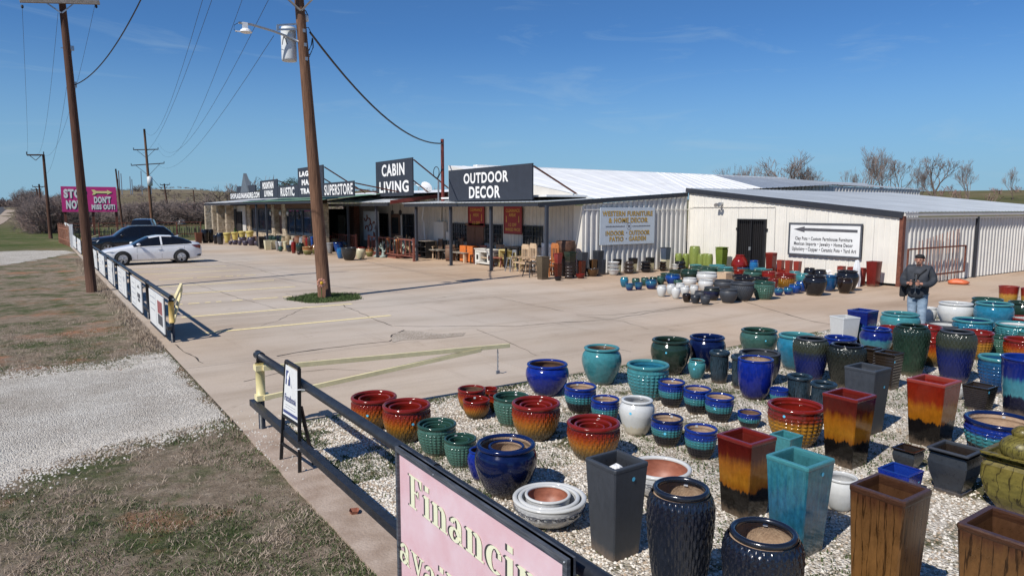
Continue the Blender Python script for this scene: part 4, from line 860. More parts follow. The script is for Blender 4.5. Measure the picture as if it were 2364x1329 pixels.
# wall signs
def wsign(name,X,u0,v0,u1,v1,z0,z1,boardm,label):
    p=onX(u0,v0,X);q=onX(u1,v1,X); t=empty(name,(X,(p.y+q.y)/2,z0),0,label,'sign'); b=MB(); b.box(X,X+.03,q.y,p.y,z0,z1); b.build('board',M[boardm],t); return t,p.y,q.y
for (u0,u1,va,vb,lab,five) in ((1081.5,1118,476,521,'dark red CLEARANCE AREA board above the brown double doors',False),(1164,1204.5,476,538,'larger dark red CLEARANCE AREA board between two windows',True)):
    z1=onX(u0,va,18.9).z; z0=onX(u0,vb,18.9).z; t,y0,y1=wsign('clearance_sign',18.9,u0,va,u1,vb,z0,z1,'red_sign',lab); L=y0-y1;H=z1-z0; o=(18.9,y0,z0)
    k=[('CLEARANCE',.78,.90,.10,.88),('AREA!',.62,.74,.28,.66),('1/2 OFF',.26,.38,.26,.70)] if five else [('CLEARANCE',.74,.90,.10,.88),('AREA!',.48,.64,.30,.66),('1/2 OFF',.08,.24,.26,.72)]
    if five: k.append(('MARKED PRICES',.09,.20,.08,.92))
    for s,a,c,d,e in k: text_on(s,o,AXX,AZ,L*d,L*e,H*a,H*c,M['gold_letter'],t,.01)
    for fx in (.13,.84):
        b=MB(); zc0,zc1=(.38,.64) if five else (.22,.60)
        ya=y0-L*fx; b.box(18.89,18.896,ya-.02,ya+.02,z0+H*zc0+.1,z0+H*zc1); b.add([(18.893,ya-.05,z0+H*zc0+.12),(18.893,ya+.05,z0+H*zc0+.12),(18.893,ya,z0+H*zc0)],[(0,1,2)]); b.build('arrow',M['gold_letter'],t)
    b=MB(); b.box(18.88,18.9,y1-.02,y0+.02,z1,z1+.03);b.box(18.88,18.9,y1-.02,y0+.02,z0-.03,z0);b.box(18.88,18.9,y0,y0+.03,z0,z1);b.box(18.88,18.9,y1-.03,y1,z0,z1);b.build('frame',M['red_pillar'],t); rel(t)
# WESTERN sign on Y plane
YS=YW-.12; p=onY(1386,479,YS);q=onY(1510,561,YS); x0,x1=p.x,q.x; z1=onY(1386,479,YS).z; z0=onY(1388,566,YS).z; L=x1-x0;H=z1-z0
t=empty('store_sign',((x0+x1)/2,YS,z0),0,'pale blue board reading WESTERN FURNITURE & HOME DECOR on the ribbed wall','sign')
b=MB(); b.box(x0,x1,YS,YS+.03,z0,z1); b.build('board',M['pale_blue_panel'],t); o=(x0,YS,z0); AX=(1,0,0)
for s,a,c,d,e in (('WESTERN FURNITURE',.77,.91,.04,.96),('& HOME DECOR',.59,.73,.15,.87),('INDOOR',.25,.38,.10,.43),('OUTDOOR',.25,.38,.52,.91),('PATIO',.09,.22,.17,.42),('GARDEN',.09,.22,.52,.84)):
    text_on(s,o,AX,AZ,L*d-.012,L*e-.012,H*a-.012,H*c-.012,M['print_dark'],t,.05,lift=.003); text_on(s,o,AX,AZ,L*d,L*e,H*a,H*c,M['gold_letter'],t,.015,lift=.006)
def star(o,ax,cx,cz,r,m,par,lift):
    o=Vector(o);ax=Vector(ax); n=ax.cross(Vector(AZ)); v=[o+ax*(cx+(r if i%2==0 else r*.42)*math.sin(i*math.pi/5))+Vector(AZ)*(cz+(r if i%2==0 else r*.42)*math.cos(i*math.pi/5))+n*lift for i in range(10)]
    b=MB(); b.add(v,[tuple(range(10))]); b.build('star',m,par)
star(o,AX,L*.515,H*.49,.085,M['print_dark'],t,.005); star(o,AX,L*.475,H*.315,.045,M['print_dark'],t,.005); star(o,AX,L*.47,H*.155,.045,M['print_dark'],t,.005)
b=MB(); n=24; v=[]
for i in range(n):
    a=2*math.pi*i/n
    for r in (.12,.135): v.append((x0+L*.515+r*math.cos(a),YS-.004,z0+H*.49+r*1.2*math.sin(a)))
b.add(v,[(2*i,2*((i+1)%n),2*((i+1)%n)+1,2*i+1) for i in range(n)]); b.build('ring',M['print_dark'],t)
b=MB()
for d,e in ((.10,.44),(.58,.92)):
    for k in range(14):
        s=L*(d+(e-d)*k/14); b.add([(x0+s,YS-.004,z0+H*.475),(x0+s+L*.02,YS-.004,z0+H*.475),(x0+s+L*.017,YS-.004,z0+H*(.50+.012*(k%2))),(x0+s+L*.003,YS-.004,z0+H*.505)],[(0,1,2,3)])
b.build('ornament',M['print_dark'],t); rel(t)
# arrow sign on AB
X=XA-.10; y0,y1=16.99,13.93; z0,z1=.92,2.22; t=empty('store_sign',(X,15.4,z0),0,'white board with a black left arrow and the list Clay Pots to Yard Art','sign'); L=y0-y1;H=z1-z0
b=MB(); b.box(X,X+.03,y1,y0,z0,z1); b.build('board',M['white_panel'],t)
b=MB(); w=.07
b.box(X-.02,X+.04,y1,y0,z1-w,z1);b.box(X-.02,X+.04,y1,y0,z0,z0+w);b.box(X-.02,X+.04,y0-w,y0,z0+w,z1-w);b.box(X-.02,X+.04,y1,y1+w,z0+w,z1-w); b.build('frame',M['frame_weathered'],t)
o=(X,y0,z0)
b=MB(); zc=z0+H*.80; hy=lambda f:y0-L*f
b.add([(X-.004,hy(.07),zc),(X-.004,hy(.23),zc+H*.09),(X-.004,hy(.23),zc+H*.045),(X-.004,hy(.94),zc+H*.025),(X-.004,hy(.94),zc-H*.055),(X-.004,hy(.23),zc-H*.045),(X-.004,hy(.23),zc-H*.09)],[(0,1,2,3,4,5,6)]); b.build('arrow',M['print_dark'],t)
for s,a,c,d,e in (('Clay Pots • Custom Farmhouse Furniture',.44,.58,.10,.88),('Mexican Imports • Jewelry • Home Decor',.28,.42,.085,.89),('Upholstry • Copper • Ceramic Pots • Yard Art',.11,.26,.06,.935)): text_on(s,o,AXX,AZ,L*d,L*e,H*a,H*c,M['print_dark'],t,.035,lift=.005)
rel(t)
fl=onX(1662,470,XA-.2); t=empty('flood_light',tuple(fl),0,'small twin floodlight on the white wall left of the grille door','floodlight'); b=MB(); b.box(-.05,.2,-.05,.05,-.05,.05); b.build('bracket',M['galv'],t)
for dyy in (-.12,.12): b=MB(); b.lathe([(.03,0),(.07,.05),(.09,.16)],10,capb=True,capt=True); o=b.build('lamp',M['galv'],t); o.location=(-.05,dyy,-.02); o.rotation_euler=(0,math.radians(-110),dyy*3)
# ---------------------------------------------------------------- pots
def smooth_prof(p,k=4):
    out=[];n=len(p)
    for i in range(n-1):
        a=p[max(0,i-1)];b=p[i];c=p[i+1];d=p[min(n-1,i+2)]
        for j in range(k):
            t=j/k; out.append(tuple(.5*((2*b[q])+(-a[q]+c[q])*t+(2*a[q]-5*b[q]+4*c[q]-d[q])*t*t+(-a[q]+3*b[q]-3*c[q]+d[q])*t**3) for q in (0,1)))
    out.append(p[-1]); return out
# profile of the wall, lip (outer r, z of underside, inner r), foot radius, relief
SH={
'jar':([(.27,0),(.33,.08),(.42,.3),(.485,.52),(.5,.66),(.48,.79),(.43,.88),(.40,.93)],(.45,.925,.35),None),
'jarw':([(.27,0),(.34,.10),(.43,.32),(.49,.55),(.5,.68),(.485,.80),(.45,.88),(.43,.92)],(.475,.91,.395),None),
'bell':([(.29,0),(.36,.11),(.44,.34),(.48,.55),(.49,.70),(.478,.82),(.462,.88)],(.5,.87,.42),'ribs'),
'hob':([(.30,0),(.36,.14),(.43,.38),(.465,.6),(.478,.78),(.465,.85),(.475,.90)],(.5,.89,.42),'hob'),
'urn':([(.31,0),(.36,.12),(.43,.36),(.48,.6),(.5,.78),(.485,.88),(.43,.955)],(.42,.95,.335),'scale'),
'egg':([(.27,0),(.36,.09),(.45,.32),(.49,.58),(.5,.78),(.495,.95)],(.497,.945,.42),None),
'bowl':([(.20,0),(.32,.13),(.43,.42),(.475,.72),(.485,.86)],(.5,.85,.43),'scroll'),
'plainbowl':([(.24,0),(.34,.13),(.43,.42),(.475,.72),(.48,.86)],(.5,.85,.43),None),
'cup':([(.33,0),(.39,.15),(.43,.5),(.43,.78),(.42,.86)],(.5,.86,.33),'fine'),
'cyl':([(.40,0),(.44,.4),(.485,.95)],(.5,.95,.42),None),
'cylrib':([(.36,0),(.42,.4),(.485,.95)],(.5,.95,.43),'rings'),
'cone':([(.27,0),(.36,.4),(.46,.85)],(.5,.84,.43),None),
'flower':([(.28,0),(.36,.5),(.43,.80)],(.5,.80,.44),None),
'vase':([(.22,0),(.40,.2),(.49,.42),(.5,.52),(.44,.70),(.33,.85),(.25,.94)],(.28,.93,.2),None),
'tallv':([(.30,0),(.42,.15),(.48,.45),(.5,.7),(.47,.9),(.42,.96)],(.44,.95,.34),None),
'ring':([(.30,0),(.44,.15),(.5,.5),(.44,.85),(.36,.95)],(.37,.94,.28),None),
}
def relief(kind,n):
    def petals(n,rows,amp,z0,z1):
        def f(r,z,t):
            if not z0<z<z1: return r
            q=(z-z0)/(z1-z0)*rows; i=int(q); g=q-i
            a=max(0,math.cos(n*t+math.pi*(i%2)))*math.sin(math.pi*g)**.6; b=max(0,math.cos(n*t+math.pi*((i+1)%2)))*abs(math.cos(math.pi*g))**2*.8
            return r*(1-amp+amp*1.7*max(a,b))
        return f
    if kind=='ribs': return petals(34,6,.028,.04,.85)
    if kind=='hob':
        def f(r,z,t):
            if z<.08 or z>.76: return r*(1+(.012*max(0,math.cos(t*40)) if .79<z<.87 else 0))
            rows=7; q=(z-.08)/.68*rows; a=abs(math.sin(math.pi*q)); bq=abs(math.cos(t*13+ (math.pi/2 if int(q)%2 else 0)*0))
            return r*(1-.026+.066*(a*bq)**1.3)
        return f
    if kind=='scale': return petals(30,13,.030,.03,.95)
    if kind=='fine': return lambda r,z,t:r*(1-.016*max(0,math.sin(t*30+1.5*math.sin(z*14+t))) if z<.82 else 1)
    if kind=='rings': return lambda r,z,t:r*(1+.010*math.sin(z*120))
    if kind=='scroll': return lambda r,z,t:r*(1+(.02*max(0,math.sin(t*36+4*math.sin(z*30))) if .45<z<.72 else 0))
    return None
_pm={}
def pot_meshes(shape,fine):
    k=(shape,fine)
    if k in _pm: return _pm[k]
    prof,lip,rel_=SH[shape]; n=(208 if rel_!='rings' else 48) if (fine and rel_) else (48 if fine else 22); kk=(12 if rel_ in('hob','rings') else 9) if (fine and rel_) else (4 if fine else 2)
    p=smooth_prof(prof,kk); b=MB(); b.lathe(p,n,fn=relief(rel_,n) if fine else None,capb=True); body=b.mesh('body',None,True)
    ro,zu,ri=lip; th=1-zu; q=[]; rc=(ro+ri)/2; w=(ro-ri)/2
    arc=[(rc+w*math.cos(a),zu+th*.5+th*.5*math.sin(a)) for a in [math.pi*(-.62+i*1.75/ (10 if fine else 6)) for i in range((11 if fine else 7))]]
    b=MB(); b.lathe(arc,48 if fine else 22); rim=b.mesh('rim',None,True)
    dep=.30 if shape not in('bowl','plainbowl') else .12
    ins=[(ri+.004,zu+th*.4)]+[(max(.05,rr-.045),z) for rr,z in reversed(p) if dep<z<zu]; rb=ins[-1][0]; zb=ins[-1][1]; ins+=[(rb*.6,zb-.01),(.001,zb-.012)]
    b=MB(); b.lathe(ins[::-1],40 if fine else 18); inn=b.mesh('inside',None,True)
    _pm[k]=(body,rim,inn); return _pm[k]
def square_meshes(kind):
    k=('sq',kind)
    if k in _pm: return _pm[k]
    # half-widths by height
    P={'sq':[(.375,0),(.388,.03),(.5,1)],'sqstraight':[(.42,0),(.5,1)],'sqvase':[(.33,0),(.34,.06),(.31,.08),(.44,.45),(.475,.68),(.44,.86),(.43,.885),(.5,.91),(.5,1)],'sqrib':[(.36,0)]+[(.36+.13*i/24+(.014 if i%2 else -.006),.02+.95*i/24) for i in range(25)]+[(.5,1)],
       'sqbig':[(.30,0),(.42,.25),(.485,.55),(.48,.78),(.44,.86),(.5,.9),(.5,1)]}[kind]
    def ring(h,z,c=.04):
        o=[]
        for sx,sy in ((1,-1),(1,1),(-1,1),(-1,-1)):
            for a,bb in (((sx*h-sx*c*(1 if (sx*sy<0) else 0)),(sy*h-sy*c*(0 if sx*sy<0 else 1))),((sx*h-sx*c*(0 if sx*sy<0 else 1)),(sy*h-sy*c*(1 if sx*sy<0 else 0)))): o.append((a,bb,z))
        return o
    def loft(rings,capb=False):
        V=[];Fc=[]; n=8
        for r in rings: V+=r
        for i in range(len(rings)-1):
            for j in range(n): Fc.append((i*n+j,i*n+(j+1)%n,(i+1)*n+(j+1)%n,(i+1)*n+j))
        if capb: Fc.append(tuple(range(n-1,-1,-1)))
        return V,Fc
    body=MB(); body.add(*loft([ring(h,z,.03*h/.5) for h,z in P if z<=.96] +([ring(P[-1][0]*.99,.955,.03)] if kind in('sq','sqstraight') else []),True)); bm_=body.mesh('body')
    hi=P[-1][0]; w=.085 if kind!='sqbig' else .07; z0=.955
    r=MB(); r.add(*loft([ring(hi*.995,z0,.03),ring(hi+.004,z0+.01,.03),ring(hi+.004,.99,.03),ring(hi-.008,1,.03),ring(hi-w+.006,1,.02),ring(hi-w,.985,.02),ring(hi-w,z0-.03,.02)])); rm=r.mesh('rim')
    i_=MB(); i_.add(*loft([ring(.001,.22,.0002),ring(.20,.22,.02),ring(.26,.30,.02),ring(hi-w,z0-.02,.02)])); im=i_.mesh('inside')
    for me in (bm_,rm,im):
        pass
    _pm[k]=(bm_,rm,im); return _pm[k]
def mat_mesh(me,m,_c={}):
    k=(me.name,m)
    if k not in _c:
        c=me.copy(); c.materials.clear(); c.materials.append(M[m]); _c[k]=c
    return _c[k]
POTS=[]
def pot(shape,body,rim,inn,u,vb,Wp,vr,label,group=None,z0=0.,sticker=None,rz=0,name=None,dims=None,nest=None,aspect=1.,clamp=None):
    sq=shape.startswith('sq'); fine=Wp>34 or vb>730
    if dims:
        P,wd,h=dims
    else:
        g=GC(u,vb,*clamp) if clamp else G(u,vb,z0); d=Vector((g.x,g.y,0)).normalized(); foot=({'sq':.375,'sqstraight':.42,'sqvase':.33,'sqrib':.36,'sqbig':.3}[shape]*1.05 if sq else SH[shape][0][0][0])
        az=math.atan2(g.x,g.y); sp=(abs(math.sin(az+rz))+abs(math.cos(az+rz))) if sq else 1.
        wd=.3; P=g.copy()
        for _ in range(4):
            P=g+d*foot*wd*(sp if sq else 1); dd=depth((P.x,P.y,z0+.4)); wd=Wp*dd/F/sp
        h=zat(P,vr)-z0
    t=empty(name or ('square_planter' if sq else 'glazed_pot'),(P.x,P.y,z0),rz if sq else random.uniform(0,6),label,'planter' if sq else 'pot',group); t.scale=(wd,wd*aspect,h)
    a,b,c=square_meshes(shape) if sq else pot_meshes(shape,fine)
    for nm,me,m in (('body',a,body),('rim',b,rim),('inside',c,inn)):
        o=obj(nm,mat_mesh(me,m),None,t)
        if sq and fine: pass
    if sticker and not sq:
        su,sv=sticker; th=math.atan2(-P.y,-P.x)-t.rotation_euler.z; th+=(su)*1.0; prof=SH[shape][0]; zz_=sv; rr=np.interp(zz_,[q[1] for q in prof],[q[0] for q in prof])
        s=MB(); k=10; rw=.016/wd; rh=.016/h; s.add([((rr+.012)*math.cos(th+rw*math.cos(x)/rr),(rr+.012)*math.sin(th+rw*math.cos(x)/rr),zz_+rh*math.sin(x)) for x in [2*math.pi*i/k for i in range(k)]],[tuple(range(k))]); s.build('price_sticker',M['price_blue'],t)
    elif sticker and sq:
        su,sv=sticker; hw=.5*sv+.375*(1-sv) if shape!='sqrib' else .5; hw+=.012 if shape!='sqvase' else -.01; s=MB(); k=10; rw=.018/wd; rh=.018/h; cx=su*hw
        if shape=='sqvase': hw=.475
        v=[((cx+rw*math.cos(x)),-hw-.004,sv+rh*math.sin(x)) for x in [2*math.pi*i/k for i in range(k)]]
        s.add(v,[tuple(range(k))]); s.build('price_sticker',M['price_blue'],t)
    if not sq and Wp>60 and fine and not dims and shape!='bowl' and (int(u)%3):
        th=math.atan2(P.y,P.x)-t.rotation_euler.z+.35*math.sin(u); zu=SH[shape][1][1]; ri=float(np.interp(zu-.02,[k[1] for k in SH[shape][0]],[k[0] for k in SH[shape][0]]))-.040; hw=.015/wd/ri; s=MB(); s.add([((ri-.012)*math.cos(th+a),(ri-.012)*math.sin(th+a),z) for a,z in ((-hw,zu-.03),(hw,zu-.03),(hw,zu-.03+.026/h),(-hw,zu-.03+.026/h))],[(0,1,2,3)]); s.build('price_label',M['price_white'],t)
    if shape=='bowl' and (Wp>100 or 'second white bowl' in label):
        if Wp>100:
            s=MB(); prof=SH[shape][0]; K=15
            for i in range(K):
                pts=[]
                for q in range(15):
                    a=q*.62; rr_=.105*(1-q/16); zz_=.60+.115*(1-q/16)*math.sin(a)*1.0; th=2*math.pi*i/K+ (rr_*math.cos(a))/.46*1.35; rad=np.interp(zz_,[k[1] for k in prof],[k[0] for k in prof])+.012
                    pts.append((rad*math.cos(th),rad*math.sin(th),zz_))
                s.tube(pts,.0085,4)
            o=s.build('scroll_band',M['print_dark'],t); o['kind']='stuff'
    POTS.append((t,P,wd,h,shape)); 
    if nest:
        for i,(f,lab) in enumerate(nest):
            w2=wd*f; h2=h*(f+.04) if shape!='bowl' else h*f; zb=h*.06+z0
            zt=h*(.93-.07*i)+z0 if shape not in('bowl',) else h*(1.05+.05*i)+z0
            pot(shape,body,rim,inn,0,0,40,0,lab,(group or 'nested pots'),z0=zt-h2,dims=(P+Vector((random.uniform(-.03,.03)*wd,random.uniform(-.03,.03)*wd,0)),w2,h2))
    return t
SO='terracotta_soil'; DK='soil_brown'; TI='terracotta_in'
# ---- foreground gravel bed
p=pot
p('bell','g_flame','g_redrim','g_redrim',865,992,106,912,'red to amber ribbed pot nearest the yellow gate post, leftmost of all',nest=[(.72,'red pot nested in the leftmost red to amber pot')],sticker=(-.3,.55))
p('bell','g_flame','g_redrim','g_redrim',940,1022,112,931,'red to amber ribbed pot right beside the leftmost one, behind the green studded pots',sticker=(.25,.6),nest=[(.70,'red pot nested in the second red to amber pot from the left')])
p('hob','g_greenhob','g_greenrim','g_greenrim',1009,1053,92,975,'pale green studded pot behind the pink sign corner',nest=[(.78,'dark green rimmed pot nested in the pale green studded pot'),(.55,'innermost small green pot of the pale green studded set')])
p('hob','g_greenhob','g_greenrim','g_greenrim',1063,1080,77,1009,'smaller pale green studded pot beside the big navy pot',nest=[(.66,'green pot nested in the smaller studded pot beside the navy pot')])
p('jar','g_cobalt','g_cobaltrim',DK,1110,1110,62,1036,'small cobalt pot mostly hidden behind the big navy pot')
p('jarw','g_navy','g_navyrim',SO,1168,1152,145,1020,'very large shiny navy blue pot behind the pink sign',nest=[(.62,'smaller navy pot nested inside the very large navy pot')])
p('bell','g_flame','g_redrim',DK,1089,950,65,895,'small red to amber pot with soil inside at the bed edge')
p('bell','g_flame','g_redrim','g_redrim',1100,968,63,920,'small red to amber pot in front of the other small red pots')
p('bell','g_flame','g_redrim','g_redrim',1131,930,36,895,'tiny red rimmed pot at the bed edge, farthest of the small red ones')
p('bell','g_flame','g_redrim','g_redrim',1146,952,36,911,'tiny red rimmed pot squeezed beside the green studded pot')
p('hob','g_greenhob','g_greenrim','g_greenrim',1180,985,84,912,'green studded pot behind the large red to amber pot')
p('bell','g_flame','g_redrim','g_redrim',1237,1019,113,926,'large red to amber ribbed pot between the green studded pot and the blue studded pots',nest=[(.70,'red pot nested in the large red to amber pot behind the navy pot'),(.5,'innermost red pot behind the navy pot')])
p('bell','g_flame','g_redrim','g_redrim',1369,1066,124,971,'large red to amber ribbed pot just behind the slate square planter',nest=[(.72,'red pot nested in the pot just behind the slate square planter'),(.5,'innermost red pot just behind the slate square planter')])
p('jarw','g_cobalt','g_cobaltrim',DK,1263,915,100,837,'bright cobalt blue pot on the edge of the bed under the gate chain')
p('hob','g_tri','g_cobaltrim',SO,1339,955,76,889,'blue, teal and black studded pot right in front of the bright cobalt pot')
p('hob','g_tri','g_cobaltrim',SO,1396,983,67,918,'blue and teal studded pot half hidden behind the large red to amber pot')
p('jar','g_white_stain','g_white','g_greybowl',1469,1006,82,920,'white stained jar among the blue studded pots',sticker=(-.35,.7))
p('hob','g_tri','g_navyrim',SO,1538,1032,75,962,'blue, teal and black studded pot just right of the white jar',sticker=(-.1,.55))
p('hob','g_tri','g_cobaltrim',SO,1616,1061,76,986,'blue, teal and black studded pot left of the tall amber square planter')
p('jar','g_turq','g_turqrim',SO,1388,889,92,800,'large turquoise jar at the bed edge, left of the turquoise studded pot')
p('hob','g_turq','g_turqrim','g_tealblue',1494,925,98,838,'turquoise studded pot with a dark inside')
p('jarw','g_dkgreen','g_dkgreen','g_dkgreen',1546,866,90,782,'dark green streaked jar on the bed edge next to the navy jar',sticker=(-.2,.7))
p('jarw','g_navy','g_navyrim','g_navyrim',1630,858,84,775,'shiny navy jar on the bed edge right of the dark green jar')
p('hob','g_tri','g_cobaltrim',SO,1549,941,62,879,'blue and teal studded pot, first of the row of three from the left')
p('hob','g_tri','g_cobaltrim',SO,1608,957,64,895,'blue and teal studded pot, middle of the row of three')
p('hob','g_tri','g_cobaltrim',SO,1659,975,67,913,'blue and teal studded pot, third of the row of three',sticker=(-.3,.6))
p('hob','g_tri','g_cobaltrim',DK,1729,988,54,950,'smallest blue and teal studded pot, alone on the gravel')
p('jar','g_turq','g_turqrim',DK,1608,876,41,830,'small turquoise jar behind the row of studded blue pots',sticker=(-.3,.6))
p('cup','g_slateblue','g_slateblue','g_slateblue',1659,885,47,809,'tall slate blue ribbed pot with a flared rim right of the small turquoise jar')
p('cup','g_slateblue','g_slateblue','g_slateblue',1709,898,48,819,'slate ribbed pot half hidden by the tall cobalt pot')
p('egg','g_slate_navy','g_slate','g_slate',1751,888,92,812,'wide dark slate pot behind the tall cobalt pot')
p('egg','g_cobalt','g_cobaltrim',SO,1741,923,80,826,'tall smooth cobalt egg shaped pot')
p('jarw','g_green','g_greenrim','g_greenrim',1750,826,85,760,'green streaked jar on the bed edge behind the tall cobalt pot',sticker=(.35,.7))
p('jarw','g_tealblue','g_turqrim','g_turqrim',1836,855,85,771,'turquoise blue jar left of the tall grey and blue urn')
p('urn','g_urn_blue','g_slate','g_slate',1868,882,78,779,'tall urn, grey above and blue below, right of the turquoise blue jar')
p('jarw','g_drip','g_cobaltrim','g_cobaltrim',1937,846,74,777,'cobalt rimmed jar between the two tall urns')
p('urn','g_urn_black','g_black','g_black',1950,897,84,794,'tall black carved urn behind the slate square planter')
p('sq','g_white','g_white','g_white',1946,812,66,730,'white square planter standing on the bed edge',rz=-.35)
p('sq','g_drip','g_cobaltrim','g_navyrim',1987,808,66,715,'navy and teal square planter behind the white square planter')
p('jarw','g_turq','g_turqrim','g_turqrim',2075,782,84,722,'wide light turquoise jar at the feet of the standing man')
p('jar','g_drip','g_cobaltrim','g_cobaltrim',2020,822,71,757,'cobalt jar with a turquoise drip band left of the tall green urn')
p('hob','g_amberhob','g_redrim','g_redrim',2049,815,40,752,'amber studded pot peeking out left of the tall green urn')
p('urn','g_urn_green','g_dkgreen','g_dkgreen',2098,868,77,750,'tall dark green carved urn in front of the man')
p('sqrib','g_darkrib','g_darkrib','g_darkrib',2003,886,50,801,'dark ribbed square planter farther from the camera, half hidden')
p('sqrib','g_darkrib','g_darkrib','g_darkrib',2048,900,62,812,'dark ribbed square planter with a blue sticker behind the slate square planter',sticker=(-.9,.8))
p('sq','g_slate','g_slate','g_slate',1994,1004,98,846,'tall slate grey square planter in the middle rows',sticker=(.3,.72))
p('bell','g_red','g_redrim','g_redrim',2135,815,66,752,'red rimmed pot right behind the tall green urn')
p('bell','g_flame','g_redrim','g_redrim',2148,845,62,782,'flame coloured pot between the tall green and tall blue urns')
p('plainbowl','g_slate','g_slate','g_white',2180,788,82,746,'wide dark bowl holding something white, behind the tall blue urn')
p('urn','g_urn_blue','g_slate','g_slate',2201,884,81,762,'tall urn, grey above and deep blue below, right of the tall green urn')
p('jarw','g_white','g_white','g_greybowl',2203,757,74,698,'large white round jar at the far side of the bed right of the man')
p('jarw','g_white','g_white','g_white',2142,748,34,709,'small white jar behind the legs of the man')
p('hob','g_tealblue','g_turqrim','g_navyrim',2241,795,82,736,'teal blue studded pot in front of the large white jar')
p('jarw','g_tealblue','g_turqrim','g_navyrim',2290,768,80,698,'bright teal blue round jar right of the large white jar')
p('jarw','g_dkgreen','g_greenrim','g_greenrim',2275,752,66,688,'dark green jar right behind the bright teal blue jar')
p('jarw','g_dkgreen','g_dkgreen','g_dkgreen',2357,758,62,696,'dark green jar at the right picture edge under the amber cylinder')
p('cyl','g_flamecyl','g_brickred','g_brickred',2326,705,41,660,'red and yellow cylinder planter, the whole one at the far right')
p('cyl','g_flamecyl','g_brickred','g_brickred',2378,710,42,665,'red and yellow cylinder planter cut off by the picture edge')
p('hob','g_turq','g_turqrim','g_white',2346,802,90,746,'turquoise studded pot with white packing inside at the right edge')
p('bell','g_darkred','g_redrim','g_white',2364,772,74,732,'dark red pot with white packing behind the turquoise studded pot')
p('hob','g_amberhob','g_redrim','g_redrim',2248,830,74,764,'amber studded pot with a red rim right of the tall blue urn')
p('hob','g_greenhob','g_greenrim','g_greenrim',2306,822,52,774,'green studded pot right of the amber studded pot')
p('bell','g_flame','g_redrim','g_redrim',2358,842,78,781,'red to amber pot at the right edge above the tall blue cylinder')
p('jarw','g_blackblue','g_black','g_black',2292,790,34,757,'small black stacked pot between the teal pots')
p('jar','g_green','g_turqrim','g_turqrim',2372,810,44,764,'small teal green pot cut by the right picture edge')
p('hob','g_bluehob','g_turqrim','g_bluehob',2301,908,86,822,'blue studded pot behind the tall banded cylinder')
p('cylrib','g_drip','g_cobaltrim','g_cobaltrim',2356,962,95,823,'tall ringed cylinder banded blue, turquoise and black at the right edge')
p('sq','g_flamesq_red','g_brickred','g_redrim',2145,1035,110,875,'bright red, amber and black tall planter left of the ribbed dark planter',rz=0)
p('bowl','g_greybowl','g_white','g_greybowl',2206,921,40,890,'small grey scroll bowl behind the red and amber planter',nest=[(.78,'grey bowl nested in the small scroll bowl')])
p('sqrib','g_darkrib','g_darkrib','g_darkrib',2258,950,72,888,'short dark ribbed square planter behind the navy bowl pot',sticker=(-.9,.86))
p('sq','g_flamesq','g_darkred','in_flame',1951,1082,114,908,'tall maroon, amber and black planter in front of the slate square planter')
p('hob','g_amberhob','g_redrim','g_redrim',1833,1033,126,932,'wide amber studded pot with a thick red rim in the middle of the bed',sticker=(-.4,.82))
p('cup','g_slateblue','g_slateblue','g_slateblue',1843,935,58,865,'slate blue crackled pot with flared rim behind the wide amber studded pot')
p('cup','g_slateblue','g_slateblue','g_slateblue',1898,955,60,882,'slate crackled pot with flared rim left of the maroon and amber planter')
p('hob','g_tri','g_cobaltrim','g_cobaltrim',1797,938,42,896,'small blue studded pot peeking behind the wide amber studded pot')
p('sq','g_flamesq','g_darkred','in_flame',1716,1202,133,1004,'tall maroon, amber and black planter left of the teal planter')
p('sq','g_teal_sq','g_turqrim','in_teal',1836,1290,148,1053,'tall teal blue square planter near the camera',sticker=(.1,.88))
p('sq','g_turq','g_turqrim','in_turq',1812,1085,74,1002,'small turquoise square planter behind the teal planter')
p('sq','g_slate','g_slate','in_slate',1419,1300,145,1060,'tall charcoal square planter right of the nested scroll bowls',sticker=(.1,.86))
p('bowl','g_greybowl','g_white','g_greybowl',1268,1218,172,1143,'wide white scroll bowl, outermost of the nested set',nest=[(.83,'second white bowl inside the nested scroll set')])
p('bowl','g_greybowl','g_white',TI,1521,1150,146,1075,'wide white scroll bowl with a terracotta inside behind the black urn')
p('urn','g_blackblue','g_blackblue',SO,1564,1425,153,1121,'tall glossy black carved urn right of the charcoal planter')
p('urn','g_blackblue','g_blackblue',SO,1750,1520,180,1222,'tall glossy black carved urn cut by the bottom picture edge')
p('jarw','g_white','g_white','g_greybowl',1938,1181,74,1098,'small white jar right of the teal square planter')
p('sq','g_crackle','g_crackrim','in_crackle',2033,1475,166,1122,'tall brown crackle glazed square planter left of the gravel gap')
p('sq','g_crackle','g_crackrim','in_crackle',2315,1560,220,1215,'brown crackle glazed square planter in the bottom right corner')
p('sqstraight','g_cobalt','g_cobaltrim','g_cobaltrim',2075,1150,96,1082,'low cobalt blue rectangular planter behind the brown crackle planter',sticker=(.5,.6))
p('sqvase','g_slate_shiny','g_blackbrown','in_dark',2094,1088,70,1033,'small black square vase planter with a blue sticker')
p('sqvase','g_slate_shiny','g_slate','in_dark',2198,1146,115,1033,'dark slate square vase planter with a heavy rim')
p('hob','g_tri','g_navyrim',SO,2303,1072,148,966,'wide navy pot with a turquoise studded band behind the mossy planter')
p('sqbig','g_moss','g_moss','g_moss',2375,1200,205,1045,'large mossy yellow green square planter at the right edge')
pg=G(2352,1150); b=MB(); b.ball((0,0,.10),(.17,.17,.13),14,9); b.ball((.02,0,.24),(.09,.09,.07),10,7); o=b.build('fountain_top',M['g_moss'],None,True); o.location=(POTS[-1][1].x-.18,POTS[-1][1].y+.05,POTS[-1][3]*.93); tag(o,'lumpy mossy finial sitting in the large mossy square planter','finial')
